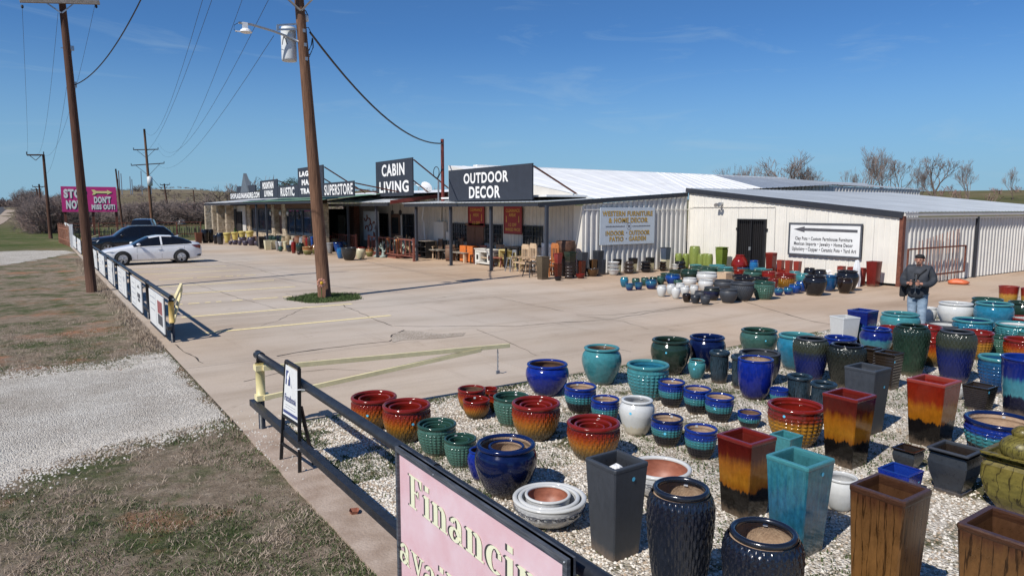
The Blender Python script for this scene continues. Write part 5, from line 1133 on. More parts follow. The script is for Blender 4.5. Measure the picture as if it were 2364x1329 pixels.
# innermost bowl of the nested set and crumpled paper
bp=[q for q in POTS if 'outermost of the nested' in q[0]['label']][0]
pot('bowl','g_greybowl','g_white',TI,0,0,60,0,'innermost small white bowl with terracotta inside the nested scroll set','nested pots',z0=bp[3]*.34,dims=(bp[1]+Vector((-.02,.0,0)),bp[2]*.62,bp[3]*.78))
cp=[q for q in POTS if 'charcoal square' in q[0]['label']][0]
b=MB(); b.lathe([(.01,0),(.04,.02),(.045,.05),(.03,.07),(.05,.09),(.012,.12),(.001,.10)],26,fn=lambda r,z,t:r*(1+.45*math.sin(5*t+z*60)*math.cos(3*t-z*40))); o=b.build('crumpled_paper',M['plastic_white'],None,True); o.location=(cp[1].x,cp[1].y,cp[3]*.80); tag(o,'crumpled white paper in the top of the charcoal square planter','paper')
# soil floor set high in the black urns shows as tan
# ---- cluster on the lot before the white wall
C=[('jar','g_tealblue','g_turqrim',1441,663,19.5,639.5,'small turquoise jar, leftmost of the cluster on the concrete'),
('plainbowl','g_bluebowl','g_bluehob',1453,671,19.5,654,'small blue bowl pot in front of the leftmost turquoise jar'),
('plainbowl','g_bluebowl','g_bluehob',1474,669.5,19.5,652,'second small blue bowl pot from the left'),
('jarw','g_green','g_greenrim',1467.5,661,18.5,642,'small green pot behind the two small blue bowls'),
('jarw','g_green','g_greenrim',1488.6,660,18.5,640.5,'small green pot left of the round blue pot'),
('jarw','g_bluebowl','g_bluehob',1503,668,27.5,646,'round blue and teal pot in the left front of the cluster'),
('jarw','g_dkgreen','g_greenrim',1508,660,18.5,639.5,'small dark green pot behind the round blue and teal pot'),
('jarw','g_green','g_greenrim',1525,658,18.5,637,'small green pot right of the round blue and teal pot'),
('plainbowl','g_dkgreen','g_greenrim',1538,650,28,630,'green bowl pot at the rear left of the cluster'),
('jarw','g_blue','g_bluehob',1553,657,35,633,'bright blue jar left of the large dark green pot'),
('plainbowl','g_dkgreen','g_dkgreen',1559,640,30,623,'dark green bowl behind the bright blue jar'),
('jarw','g_dkgreen','g_greenrim',1592,652,44,622,'large dark green pot behind the white jars'),
('jarw','g_green','g_greenrim',1565,659,21,645,'small green pot tucked in front of the large dark green pot'),
('plainbowl','g_green','g_turqrim',1606,628,28,610.5,'pale teal bowl at the back row left'),
('plainbowl','g_green','g_greenrim',1617,637,44,614,'wide green bowl at the back of the cluster'),
('plainbowl','g_green','g_greenrim',1637,642,41,618,'wide green bowl behind the big white round jar'),
('plainbowl','g_greenhob','g_turqrim',1655,632,38,611,'pale green bowl in the back row by the lime planter'),
('jarw','g_green','g_turqrim',1674,645,38,616,'sea green bowl pot behind the carved stone box'),
('jarw','g_white','g_white',1631,657,47,628,'largest white round jar in the back of the cluster'),
('jarw','g_white','g_white',1592,664,32,641,'medium white jar left of the largest white ones'),
('jar','g_white','g_white',1629,673,35,645,'tall white jar in front of the largest white round jar'),
('jar','g_white','g_white',1527,685.5,22.5,658.5,'small white jar, leftmost of the white ones'),
('jar','g_white','g_white',1549,681,21,656,'small white jar, second of the back row of white ones'),
('jar','g_white','g_white',1570,676,21,653,'small white jar in the rear of the white group'),
('jar','g_white','g_white',1560,690,21.5,662.5,'small white jar nearest the camera'),
('jar','g_white','g_white',1581,684,21,660,'small white jar behind the small dark bowls'),
('jar','g_white','g_white',1602,681,20,658,'small white jar, rightmost of the small white ones'),
('jarw','g_blackbrown','g_black',1585,698,20,677,'small black brown bowl in the front row'),
('jarw','g_slate_shiny','g_slate',1605,701,22,680,'small slate bowl in the middle of the front row of three'),
('jarw','g_slate','g_slate',1628,704,23,682,'small dark grey bowl, nearest the camera of the front row'),
('jarw','g_slate','g_slate',1618,691,30,671.5,'dark grey bowl behind the three small front bowls'),
('jarw','g_slate_navy','g_slate',1643,694,38,662,'grey rimmed navy pot in front of the tall white jar'),
('jarw','g_slate','g_slate',1681,700,41,667,'round dark slate pot right of the navy one'),
('jarw','g_slate','g_slate',1671,674,47,646,'wide slate pot with a blue band behind the round dark slate pot'),
('bell','g_slate','g_slate',1712,695,54,651.5,'largest slate ribbed pot in the cluster front'),
('plainbowl','g_black','g_black',1718,668,49,641,'wide black bowl behind the largest slate pot'),
('plainbowl','g_black','g_black',1711,656,43,634,'wide black bowl, the farther of the two'),
('plainbowl','g_dkgreen','g_black',1752,664,46,640,'dark green bowl behind the green studded pot'),
('hob','g_greenhob','g_greenrim',1762,692,51,650,'green studded pot in the cluster front'),
('jarw','g_green','g_greenrim',1739,648,46,624,'grey green pot behind the black bowls'),
('plainbowl','g_green','g_bluehob',1718,634,43,616,'blue rimmed green bowl in the back row'),
('plainbowl','g_red','g_redrim',1706,640,27,622,'small red bowl among the green pots'),
('plainbowl','g_green','g_turqrim',1761,640,42,619,'teal bowl in the back row under the red vase'),
('plainbowl','g_red','g_redrim',1797,636,40,617,'red bowl in the back row right of the grille door'),
('bell','g_red','g_redrim',1775,650,34,626,'red ribbed pot behind the green studded pot'),
('plainbowl','g_red','g_redrim',1811,642,36,621,'red bowl behind the amber studded pot'),
('hob','g_amberhob','g_redrim',1812,665,47,631,'amber studded pot with a red rim in the cluster'),
('bell','g_darkred','g_redrim',1784,668,24,643,'dark red pot left of the amber studded one in the cluster'),
('jarw','g_turq','g_turqrim',1834,650,26,626,'teal pot behind the amber studded one in the cluster'),
('jarw','g_turq','g_turqrim',1851,660,28,631,'turquoise pot left of the big black jar'),
('jarw','g_bluebowl','g_bluehob',1797,683,21,665,'small blue bowl, left one of the pair in front'),
('jarw','g_bluebowl','g_bluehob',1819,681,21,663,'small blue bowl, right one of the pair in front'),
('jarw','g_blue','g_bluehob',1835,678,29,656,'medium blue bowl left of the big black jar'),
('jarw','g_blue','g_bluehob',1850,674,26,648,'blue jar half hidden behind the big black jar'),
('jar','g_black','g_black',1880,683,52,635,'big glossy black jar on the right of the cluster'),
('bell','g_bluehob','g_bluehob',1914,673,32,635,'dark blue ribbed pot behind the big black jar'),
('jarw','g_tealblue','g_turqrim',1942,665,34,631,'teal rimmed pot between the black jars'),
('jar','g_black','g_black',1954,672,50,624,'large black jar wrapped on its right side in white plastic'),
('jar','g_blackbrown','g_blackbrown',1949,678,34,641,'black brown jar, rightmost of the cluster front'),
('jar','g_black','g_black',1868,648,26,618,'black jar in white plastic wrap left of the torn bundle'),
('jar','g_black','g_black',1893,650,28,622,'black jar in white plastic wrap in the middle of the torn bundle')]
for sh,bd,rm,u,vb,w,vr,lab in C: pot(sh,bd,rm,rm if 'white' not in rm else 'g_greybowl',u,vb,w,vr,lab,'pots in the cluster on the concrete')
pot('sqstraight','stonebeige','stonebeige','stonebeige',1673,652,38,628,'carved beige stone box planter among the green pots')
for u,vb,w,h in ((1858,640,22,.55),(1882,642,22,.6),(1915,646,34,.5),(1976,662,16,.95)):
    g=G(u,vb); b=MB(); ww=w*depth(g)/F/2; b.lathe([(ww*.9,.0),(ww,.25),(ww*.95,h*.7),(ww*.5,h),(.01,h+.02)],14,c=tuple(g),fn=lambda r,z,t:r*(1+.12*math.sin(5*t+z*23)+.08*math.sin(11*t)))
    o=b.build('plastic_wrap',M['plastic_wrap'],None,False); tag(o,{1858:'torn white plastic wrap, left end of the bundle by the wall',1882:'torn white plastic wrap in the middle of the bundle by the wall',1915:'wide heap of white plastic wrap left of the wrapped black jar',1976:'white plastic hanging down the right side of the wrapped black jar'}[u],'plastic wrap')
D=[('sq','g_darkred','g_brickred',1779,634,26,583,'tall dark red square planter right of the grille door'),('sq','g_brickred','g_brickred',1801,636,18,600,'small brick red planter, left of three by the wall'),
('sq','g_brickred','g_brickred',1820,637,18,601,'small brick red planter, middle of three by the wall'),('sq','g_brickred','g_brickred',1840,638,19,603,'small brick red planter, right of three by the wall'),
('sqrib','g_brickred','g_brickred',1941,652,20,614,'red ribbed planter behind the wrapped black jar, left one'),('sqrib','g_brickred','g_brickred',1965,655,22,616,'red ribbed planter behind the wrapped black jar, right one'),
('sqrib','g_brickred','g_brickred',1987,660,22,618,'red ribbed planter left of the tall dark red planter'),('sq','g_darkred','g_darkred',2015,662,34,603,'tall dark red planter standing alone at the wall end'),
('vase','g_red','g_red',1707,628,38,588,'shiny red vase in front of the grille door'),('jarw','g_brightblue','g_blue',1740,626,20,601,'small bright blue jar in front of the grille door'),
('tallv','g_lime','g_lime',1603,617,26,568,'tallest lime green jar at the wall corner'),('tallv','g_lime','g_lime',1566,613,17,585,'small lime jar, leftmost by the ribbed wall'),('tallv','g_lime','g_lime',1583,614,17,585.5,'small lime jar left of the tallest lime jar'),
('tallv','g_lime','g_lime',1618,612,17,586,'small lime jar right of the tallest lime jar'),('tallv','g_lime','g_lime',1629,609,14,585,'small lime jar half hidden between two others'),('tallv','g_lime','g_lime',1637,611,17,586,'small lime jar, rightmost of the lime jars'),
('sqrib','g_limerib','g_limerib',1665,613,30,570,'lime green ribbed square planter'),('sq','g_creamslate','g_slate',1536,612,24,571,'square planter, slate above and cream below, against the ribbed wall'),
('sq','g_creamblack','g_black',1425,632,21,598,'black over cream planter behind the white bowl stack'),('sq','g_creamblack','g_black',1461,628,22,595,'black over cream planter behind the bronze rings'),('sq','g_creamblack','g_black',1500,624,22,594,'black over cream planter behind the black bowl stack'),
('sq','g_slate_shiny','g_slate',1381,620,26,578,'slate blue square planter behind the brown one'),('sq','g_slate','g_slate',1390,635,18,599,'slate planter with a flared top at the front of the group'),('sq','g_slate','g_slate',1344,637,26,582,'tall slate square planter by the wall end'),
('sq','g_brownbowl','g_brownbowl',1369,632,20,599,'brown square planter between the slate ones'),('plainbowl','g_brownbowl','g_bronze',1368,638.5,29,619,'bronze brown bowl in front of the brown planter'),
('sq','g_brownred','g_brownred',1343,640,19,602,'narrow maroon planter behind the shallow red bowl'),('plainbowl','g_darkred','g_redrim',1340,643,22,632,'shallow dark red bowl on the concrete'),
('sq','g_black','g_black',1316,641,26,604,'black square planter under the green one'),('sq','g_greywood','g_greywood',1253,646,33,592,'large weathered brown tapered planter at the porch corner'),
('sq','g_brownred','g_brownred',1288,645,20,608,'tall maroon planter under the red ribbed one'),('plainbowl','g_black','g_black',1288,648,17.5,639,'small black bowl at the foot of the maroon planter')]
for sh,bd,rm,u,vb,w,vr,lab in D: pot(sh,bd,rm,rm,u,vb,w,vr,lab,'planters along the store wall',clamp=((24.6 if u>1590 else 25.4),21.8))
def on_top(lab_part,sh,bd,rm,wf,h,lab,z=None):
    q=[k for k in POTS if lab_part in k[0]['label']][-1]; return pot(sh,bd,rm,rm,0,0,20,0,lab,'planters along the store wall',z0=(q[0].location.z+q[3]*(z or .985)),dims=(q[1],q[2]*wf,h))
on_top('black square planter under','sq','g_dkgreen','g_dkgreen',1.15,.42,'dark green planter stacked on the black one')
on_top('tall maroon planter under','sqrib','g_brickred','g_brickred',1.1,.42,'red ribbed planter stacked on the maroon one')
def stack(u,vb,w,hs,sh,bd,rm,labs):
    for i,h in enumerate(hs):
        if i==0: t=pot(sh,bd,rm,rm,u,vb,w,vb-10,labs[0],clamp=(24.5,21.6)); q=POTS[-1]; t.scale.z=h; P,wd=q[1],q[2]; z=h*.8
        else: pot(sh,bd,rm,rm,0,0,w,0,labs[i],None,z0=z,dims=(P,wd*(1-.03*i),h)); z+=h*.8
stack(1416,636,29,(.26,.2,.2),'cone','g_white','g_white',['white flared bowl, bottom of the stack of three','white flared bowl, middle of the stack of three','white flared bowl, top of the stack of three'])
stack(1452,631,23,(.22,.2,.2),'ring','g_bronze','g_bronze',['bronze round pot, bottom of the stack beside the white bowls','bronze round pot, middle of the stack beside the white bowls','bronze round pot, top of the stack beside the white bowls'])
stack(1491,627.5,25,(.2,.18,.18),'plainbowl','g_black','g_black',['black bowl, bottom of the stack before the ribbed wall','black bowl, middle of the stack before the ribbed wall','black bowl, top of the stack before the ribbed wall'])
stack(1530,625,17,(.18,.16,.16),'plainbowl','g_blackbrown','g_black',['small black bowl, bottom of the narrow stack','small black bowl, middle of the narrow stack','small black bowl, top of the narrow stack'])
stack(1570,622,26,(.25,.22),'ring','g_black','g_black',['big black pot, lower of the pair by the lime jars','big black pot, upper of the pair by the lime jars'])
stack(1559,621,17,(.17,.14),'cone','g_white','g_white',['small white bowl, lower of two by the black pots','small white bowl, upper of two by the black pots'])
stack(1313,643.5,19,(.16,.15,.15,.15),'ring','g_bronze','g_bronze',['dark metallic ring pot, lowest of four','dark metallic ring pot, second of four','dark metallic ring pot, third of four','dark metallic ring pot, top of four'])
# ---- pots in front of the stone storefront and the porch
E_=[('sq','g_rust','g_rust',459,562,17,537,'rusty box planter at the far left end of the storefront'),('tallv','g_black','g_slate',474.5,561,17,529,'tall black jar, leftmost by the stone columns'),('tallv','g_black','g_black',487,560,14,529,'tall black jar behind the leftmost one'),
('tallv','g_black','g_black',498,563,9.5,542,'small black pot between the tall black jars'),('tallv','g_blackblue','g_slate',509,564.5,15,537,'dark blue black jar left of the yellow pots'),
('flower','g_yellow','g_yellow',525,561,17.5,537,'yellow flower pot, nearest and leftmost of the four'),('flower','g_yellow','g_yellow',543,555,16.5,535.5,'yellow flower pot with a small cactus, second of the four'),('flower','g_yellow','g_yellow',560,552,17,533.5,'yellow flower pot, third of the four'),('flower','g_yellow','g_yellow',577,551,18,533,'yellow flower pot, rightmost of the four'),
('jarw','g_purple','g_purple',561,559,17,547,'purple grey bowl behind the small ones'),('jarw','g_purple','g_purple',581.5,567,19.5,547,'large purple grey bowl left of the first porch post'),('jarw','g_purple','g_purple',566.5,567,13.5,555,'purple grey bowl in front of the others'),('jarw','g_purple','g_purple',543,565,14,554,'purple grey bowl under the second yellow pot'),('jarw','g_purple','g_purple',532,565,8.5,556,'tiny purple grey bowl at the left'),('jarw','g_purple','g_purple',554,566,9.5,555.5,'tiny purple grey bowl between two larger ones'),
('sq','g_black','g_black',604,575,17,546,'tall black tapered planter right of the porch post'),('sq','g_cream','g_cream',617.5,577,16.5,554.5,'cream square planter, left of the pair'),('sq','g_cream','g_cream',632,576,15,554.5,'cream square planter, right of the pair'),
('tallv','g_black','g_black',617,560,14,544,'black jar in the back row behind the cream planters'),('tallv','g_dkgreen','g_dkgreen',636,560,14,544,'dark green jar in the back row, left one'),('tallv','g_dkgreen','g_dkgreen',653,561,14,545,'dark green jar in the back row, right one'),
('tallv','g_tan','g_tan',665.6,567,15,544,'large tan jar behind the white pot'),('cone','g_grey','g_grey',641,579,10,557,'narrow grey pot right of the cream planters'),('jarw','g_green','g_greenrim',648,580.5,11,569,'small green pot with a white pot on it'),
('cone','g_cream','g_cream',659,579,11,557,'narrow cream pot in the row'),('jar','g_white','g_cream',674.6,571,12,553,'white pot in front of the tan jar'),('jarw','g_blackblue','g_black',667.7,581.5,13,565,'dark glossy pot left of the tall red vase'),('tallv','g_red','g_red',678.3,585,11,558,'tall slim red vase in the row'),
('jarw','g_brown','g_brown',688,566,16,545,'brown amber jar behind the red vase'),('jar','g_dkgreen','g_dkgreen',693.5,586.5,19.5,560.5,'dark green glossy jar right of the red vase'),('plainbowl','g_tanolive','g_tanolive',710.5,588.5,24.5,568.5,'tan and olive bowl left of the big pole'),
('tallv','g_red','g_red',711,566,12.5,548.5,'bright red jar behind the tan and olive bowl'),('jar','g_brown','g_brown',704,562,12,544,'small brown jar behind the bright red one'),('cone','g_blue','g_blue',721,566,8,546,'narrow blue pot left of the big pole'),('tallv','g_red','g_red',731,566,10,544,'red pot half hidden by the big pole'),
('jar','g_tanolive','g_tanolive',728,586,18,565,'brown and tan jar hidden by the big pole'),('cone','g_grey','g_grey',762,586,17,560,'light grey ridged pot right of the big pole'),('cone','g_red','g_red',761,566,17,543,'red tub behind the light grey pot'),
('cone','g_blue','g_blue',782.5,583,28,559,'large bright blue tub right of the big pole'),('jar','g_brightblue','g_brightblue',786,597,17,572,'bright blue jar in front of the blue tub'),('plainbowl','g_blackcrackle','g_blackcrackle',806,601.5,36,571,'very large black crackled pot'),
('jar','g_cream','g_redrim',833,598,23.5,571,'cream jar with red patches right of the big black pot'),('jar','g_tanolive','g_brownbowl',853.6,593,18.5,573,'olive brown jar left of the cactus statues')]
E_+=[('jar','g_brown','g_brown',590,560,14,545,'brown jar half hidden behind the first porch post'),('tallv','g_dkgreen','g_black',627,562,13,543,'dark green jar standing behind the right cream planter'),('tallv','g_black','g_black',645,563,13,543,'black jar behind the narrow grey pot'),
('jar','g_tan','g_tan',656,564,13,547,'tan jar behind the narrow cream pot'),('cone','g_brownred','g_brownred',683,566,13,549,'maroon tub behind the tall slim red vase'),('jar','g_grey','g_grey',697,566,13,547,'pale grey jar behind the dark green glossy jar'),
('tallv','g_bronze','g_bronze',716,567,12,547,'bronze jar behind the tan and olive bowl'),('jar','g_brownred','g_brownred',745,570,14,549,'maroon jar right behind the big pole'),('cone','g_tan','g_tan',772,572,16,551,'tan tub behind the bright blue tub'),('jar','g_black','g_black',800,578,16,556,'black jar behind the very large crackled pot'),
('jarw','g_purple','g_purple',592,567,11,556,'small purple grey bowl at the foot of the first porch post'),('jarw','g_bronze','g_bronze',690,588,9,580,'small bronze bowl at the very front of the row')]
for sh,bd,rm,u,vb,w,vr,lab in E_: pot(sh,bd,rm,rm,u,vb,w,vr,lab,'pots along the storefront',clamp=((14.1 if u<750 else 16.0),99))
q=[k for k in POTS if 'white pot on it' in k[0]['label']][0]; pot('cone','g_white','g_white','g_white',0,0,20,0,'white pot standing on the small green pot','pots along the storefront',z0=q[3],dims=(q[1],q[2]*.95,q[3]*1.0))
q=[k for k in POTS if 'small cactus' in k[0]['label']][0]; b=MB(); b.tube([(0,0,-.2),(0,0,.35)],[.07,.05],8); b.tube([(.05,0,.05),(.16,0,.1),(.17,0,.25)],.035,6); o=b.build('cactus',M['leaf_green'],None,True); o.location=(q[1].x,q[1].y,q[3]); tag(o,'small green cactus growing in the second yellow pot','cactus')
g=G(646,555); b=MB()
for i in range(40):
    a=random.uniform(0,6.28); r=random.uniform(.0,.3); x,y=g.x+.3+r*math.cos(a),g.y+r*math.sin(a); b.beam((x,y,.35),(x+.15*math.cos(a),y+.15*math.sin(a),random.uniform(.6,1.1)),.03)
o=b.build('leafy_plant',M['leaf_green']); tag(o,'bright green leafy plant by the brown door of the stone storefront','plant')
b=MB(); b.box(g.x,g.x+.3,g.y-1.2,g.y-.1,.12,.45); o=b.build('trough',M['orange_board']); tag(o,'orange terracotta trough below the green leafy plant','trough')
# ---------------------------------------------------------------- fences and fence signs
FX=2.23
def pipefence(name,ys,y0,y1,label,top=.95,low=.32,sqlow=True,x=FX):
    t=empty(name,(x,y0,0),0,label,'fence')
    b=MB(); n=max(2,int(abs(y1-y0)/1.2)); b.tube([(x,y0+(y1-y0)*i/n,top) for i in range(n+1)],.046,12); o=b.build('top_rail',M['black_paint'],t,True)
    if sqlow: b=MB(); b.beam((x-.07,y0+(.12 if y1<y0 else -.12),low),(x-.07,y1,low),.075); b.build('lower_rail',M['black_paint'],t)
    for y in ys:
        b=MB(); b.tube([(x,y,0),(x,y,top-.02)],.042,12); b.build('post',M['black_paint'],t,True)
        b=MB(); b.tube([(x,y-.09,top),(x,y+.09,top)],.055,12); b.build('coupling',M['black_paint'],t,True)
    rel(t); return t
near=pipefence('pipe_fence',[8.92,4.3,.6],8.96,-2.5,'black pipe fence carrying the pink Financing sign in front')
b=MB(); b.tube([(FX,8.92,.40),(FX,8.92,.86)],.056,14); s=b.build('yellow_sleeve',M['cream_paint'],near,True); s.matrix_parent_inverse=Matrix.Translation(-near.location)
farf=pipefence('pipe_fence',[15.88,19.6,23.4,27.2,31.,34.8,38.6,42.2],15.86,42.4,'long black pipe fence hung with white panels beside the lot')
b=MB(); b.tube([(FX,15.88,.42),(FX,15.88,.86)],.056,14); s=b.build('yellow_sleeve',M['yellow_paint'],farf,True); s.matrix_parent_inverse=Matrix.Translation(-farf.location)
# swing gate arm, open over the lot edge
ga=empty('swing_gate',(FX,8.8,0),0,'long pale yellow swing gate arm with a brace and a hanging chain','gate')
tip=onY(1176,797,8.80); h0=zat((FX+.05,8.86,0),848)
b=MB(); b.beam((FX+.02,8.84,h0),(tip.x,8.80,tip.z),.042,.062); b.build('arm',M['tan_rod'],ga)
tp=onY(1110,807,8.80); l0=zat((FX+.05,8.86,0),917); b=MB(); b.beam((FX+.02,8.85,l0),(tp.x,8.80,tp.z),.042,.058); b.build('brace',M['tan_rod'],ga)
for z in (h0,l0): b=MB(); b.box(FX-.065,FX+.1,8.85,8.985,z-.035,z+.035); b.build('hinge',M['tan_rod'],ga)
cx=onY(1149,800,8.80).x; 
for i in range(9):
    z=tip.z-.06-i*.036; b=MB(); k=8; r1,r2=(.011,.028); pts=[(cx+(r1*math.cos(a) if i%2 else 0),8.80+(0 if i%2 else r1*math.cos(a)),z+r2*math.sin(a)) for a in [2*math.pi*j/k for j in range(k+1)]]; b.tube(pts,.0045,5); b.build('chain_link',M['galv'],ga)
b=MB(); b.box(cx-.03,cx+.03,8.79,8.81,tip.z-.42,tip.z-.37); b.tube([(cx,8.8,tip.z-.40),(cx+.10,8.8,tip.z-.42),(cx+.16,8.8,tip.z-.41)],.008,5); b.build('padlock',M['galv'],ga)
rel(ga)
# second gate, folded back at the fence end
g2=empty('swing_gate',(FX,15.9,0),0,'pale wooden coloured gate arm folded back beside the yellow topped post','gate')
a=onY(413,660,16.3); 
b=MB(); b.beam((FX+.04,15.95,.80),(FX+.34,16.7,1.12),.05,.075); b.build('arm',M['tan_rod'],g2)
b=MB(); b.beam((FX+.04,15.95,.42),(FX+.34,16.7,1.04),.05,.07); b.build('brace',M['tan_rod'],g2)
b=MB(); b.beam((FX+.36,16.72,1.12),(FX+.30,16.6,.80),.02,.03); b.build('latch',M['galv'],g2); rel(g2)
g3=empty('swing_gate',(FX,48,0),0,'small yellow gate arm and post at the far end of the sign fence','gate')
b=MB(); b.tube([(FX,48.5,0),(FX,48.5,1.05)],.07,10); b.build('post',M['yellow_paint'],g3)
b=MB(); b.beam((FX,48.5,.9),(FX+.9,49.4,1.15),.07); b.beam((FX,48.5,.45),(FX+.9,49.4,1.1),.06); b.build('arm',M['cream_paint'],g3); rel(g3)
# hung panels
def banner(i,u0,u1,label,v=700,kind=0):
    X=FX-.13; y0=onX(u0,v,X).y; y1=onX(u1,v,X).y; z0,z1=.10,.93; t=empty('banner_sign',(X,(y0+y1)/2,0),0,label,'sign','white panels hung on the fence'); L=y0-y1
    b=MB(); b.box(X,X+.02,y1,y0,z0+.05,z1); b.build('board',M['white_panel'],t)
    b=MB(); w=.03
    b.box(X-.008,X+.021,y1,y0,z0,z0+.05);b.box(X+.021,X+.035,y1-.012,y0,z0,z1); b.build('back_frame',M['sign_black'],t)
    # seam and faded print
    b=MB(); b.box(X-.003,X-.001,(y0+y1)/2-.006,(y0+y1)/2+.006,z0+.07,z1-.02); b.build('seam',M['print_grey'],t)
    b=MB(); rr=random.Random(i)
    for k in range(5 if kind!=2 else 3):
        zc=z1-.14-k*.14; ww=L*rr.uniform(.12,.2); yc=y0-L*.25; b.box(X-.004,X-.001,yc-ww,yc+ww*.9,zc-.02,zc+.012)
    b.build('faded_print',M['print_grey'],t)
    b=MB(); yc=y0-L*.76
    if kind==2:
        b.box(X-.004,X-.001,yc-L*.15,yc+L*.15,.52,.80); b.build('picture',M['print_red'],t); b=MB(); b.box(X-.004,X-.001,yc-L*.15,yc+L*.15,.28,.50)
        b.build('picture',M['print_dark'],t)
    elif kind==1:
        b.box(X-.004,X-.001,yc-L*.13,yc+L*.13,.48,.60); b.add([(X-.003,yc-L*.12,.74),(X-.003,yc+L*.12,.74),(X-.003,yc,.83)],[(0,1,2)]); b.box(X-.004,X-.001,yc-L*.09,yc+L*.09,.38,.46); b.build('picture',M['print_dark'],t)
    else:
        n=10; b.add([(X-.003,yc+L*.10*math.cos(2*math.pi*j/n),.66+.09*math.sin(2*math.pi*j/n)) for j in range(n)],[tuple(range(n))]); b.box(X-.004,X-.001,yc-.012,yc+.012,.22,.57); b.build('picture',M['print_grey'],t)
    rel(t)
for i,(u0,u1,kd,lab) in enumerate([(345,376.5,2,'nearest white panel on the fence, with a red and black picture'),(304.5,327.5,1,'second white fence panel, with a small black picture'),(276,293.5,0,'third white fence panel, showing a long spoon shape'),(254,267.5,0,'fourth white fence panel, right under the white car bumper'),(234.5,246.5,0,'fifth white fence panel from the near end'),(219.5,230,0,'sixth white fence panel, just right of the left pole'),(208,216,0,'seventh white fence panel, behind the left pole'),(188,195,0,'eighth white fence panel, just left of the left pole'),(179,185,0,'ninth white fence panel, last before the far yellow gate')]): banner(i,u0,u1,lab,kind=kd)
for u0,u1,lab,ks in ((161.5,167,'narrow white panel beyond the far yellow gate',0),(146,160,'far white panel with a gold lettered patch',1)):
    X=FX-.1; y0=onX(u0,545,X).y;y1=onX(u1,545,X).y; y0=min(y0,y1+9); t=empty('banner_sign',(X,y1,0),0,lab,'sign'); b=MB(); b.box(X,X+.03,y1,y0,.1,1.55); b.build('board',M['white_panel'],t)
    if ks: b=MB(); b.box(X-.006,X-.001,y1+.3*(y0-y1),y1+.75*(y0-y1),.55,1.15); b.build('faded_print',M['gold_letter'],t)
    rel(t)
# rusty stake and pipe fences at the far end
sf=empty('rusty_rod_fence',(2.0,62,0),0,'rusty vertical rod fence at the far left corner of the lot','fence')
for i in range(14):
    y=60+i*.62; b=MB(); b.beam((1.95-i*.035,y,0),(1.95-i*.035,y,1.5+.08*(i%3)),.05); b.build('rod',M['rust_light'],sf)
for z in (.4,1.25): b=MB(); b.beam((1.95,60,z),(1.5,68.2,z),.05); b.build('rail',M['rust_light'],sf)
rel(sf)
wp=MB(); wp.box(2.0,2.2,59.2,59.4,0,1.65); o=wp.build('gate_pillar',M['white_panel']); tag(o,'white painted pillar at the corner of the rusty rod fence','pillar')
bf=empty('red_pipe_fence',(8,72,0),0,'red pipe rail fence lined with leaning cedar stakes behind the parked cars','fence')
for z in (1.45,1.15,.35): b=MB(); b.tube([(2.4,72,z),(13.4,73,z)],.035,6); b.build('rail',M['rust_steel'],bf)
for i in range(6): x=2.5+i*2.15; b=MB(); b.tube([(x,72+i*.19,0),(x,72+i*.19,1.5)],.05,6); b.build('post',M['rust_steel'],bf)
for i in range(110):
    x=2.5+i*.099; b=MB(); yy=72.12+(x-2.4)*.09; b.beam((x,yy,0),(x+random.uniform(-.10,.10),yy+random.uniform(-.05,.1),random.uniform(.85,1.2)),.055,.05); b.build('stake',M['cedar'],bf)
rel(bf)
rp=MB()
for i in range(160):
    x=random.uniform(2.6,10);y=random.uniform(62,71.5); s=random.uniform(.08,.28); rp.ball((x,y,s*.4),(s*random.uniform(.7,1.4),s,s*.6),6,4)
o=rp.build('rock_pile',M['stonebeige']); tag(o,'jumble of rocks and yard stones behind the dark cars','rocks',kind='stuff')
g=MB(); g.add([(2.4,66,.012),(13,66,.012),(13,71.9,.012),(2.4,71.9,.012)],[(0,1,2,3)]); o=g.build('grass_strip',M['ground']); tag(o,kind='structure')
# ---- Financing sign
X=FX-.145
TL=onX(918,1030,X);TR=onX(1317,1287,X);BL=onX(906,1322,X)
y0,y1=TL.y,TR.y; z1=(TL.z+TR.z)/2; z0=BL.z-.02; L=y0-y1; H=z1-z0
fs=empty('financing_sign',(X,(y0+y1)/2,0),0,'large pink board reading Financing available on the near pipe fence','sign')
b=MB(); b.box(X,X+.02,y1,y0,z0,z1); b.build('board',M['rose'],fs)
b=MB(); w=.037
b.box(X-.022,X+.035,y1,y0,z1-w,z1);b.box(X-.022,X+.035,y1,y0,z0,z0+w);b.box(X-.022,X+.035,y0-w*.8,y0,z0+w,z1-w);b.box(X-.022,X+.035,y1,y1+w,z0+w,z1-w); fr=b.build('frame',M['frame_weathered'],fs)
for (yy,zz_) in ((y0-L*.30,z1-.018),(y1+.018,z1-.018),(y0-.015,z1-.3)): b=MB(); b.ball((X-.024,yy,zz_),.007,8,5); b.build('screw',M['galv'],fs)
def R(x0,y0_,x1,y1_): return [(x0,y0_),(x1,y0_),(x1,y1_),(x0,y1_)]
def band(cx,cy,rxo,ryo,rxi,ryi,a0,a1,n=22):
    out=[]
    for i in range(n):
        a=math.radians(a0+(a1-a0)*i/n);b_=math.radians(a0+(a1-a0)*(i+1)/n)
        out.append([(cx+rxo*math.cos(a),cy+ryo*math.sin(a)),(cx+rxo*math.cos(b_),cy+ryo*math.sin(b_)),(cx+rxi*math.cos(b_),cy+ryi*math.sin(b_)),(cx+rxi*math.cos(a),cy+ryi*math.sin(a))])
    return out
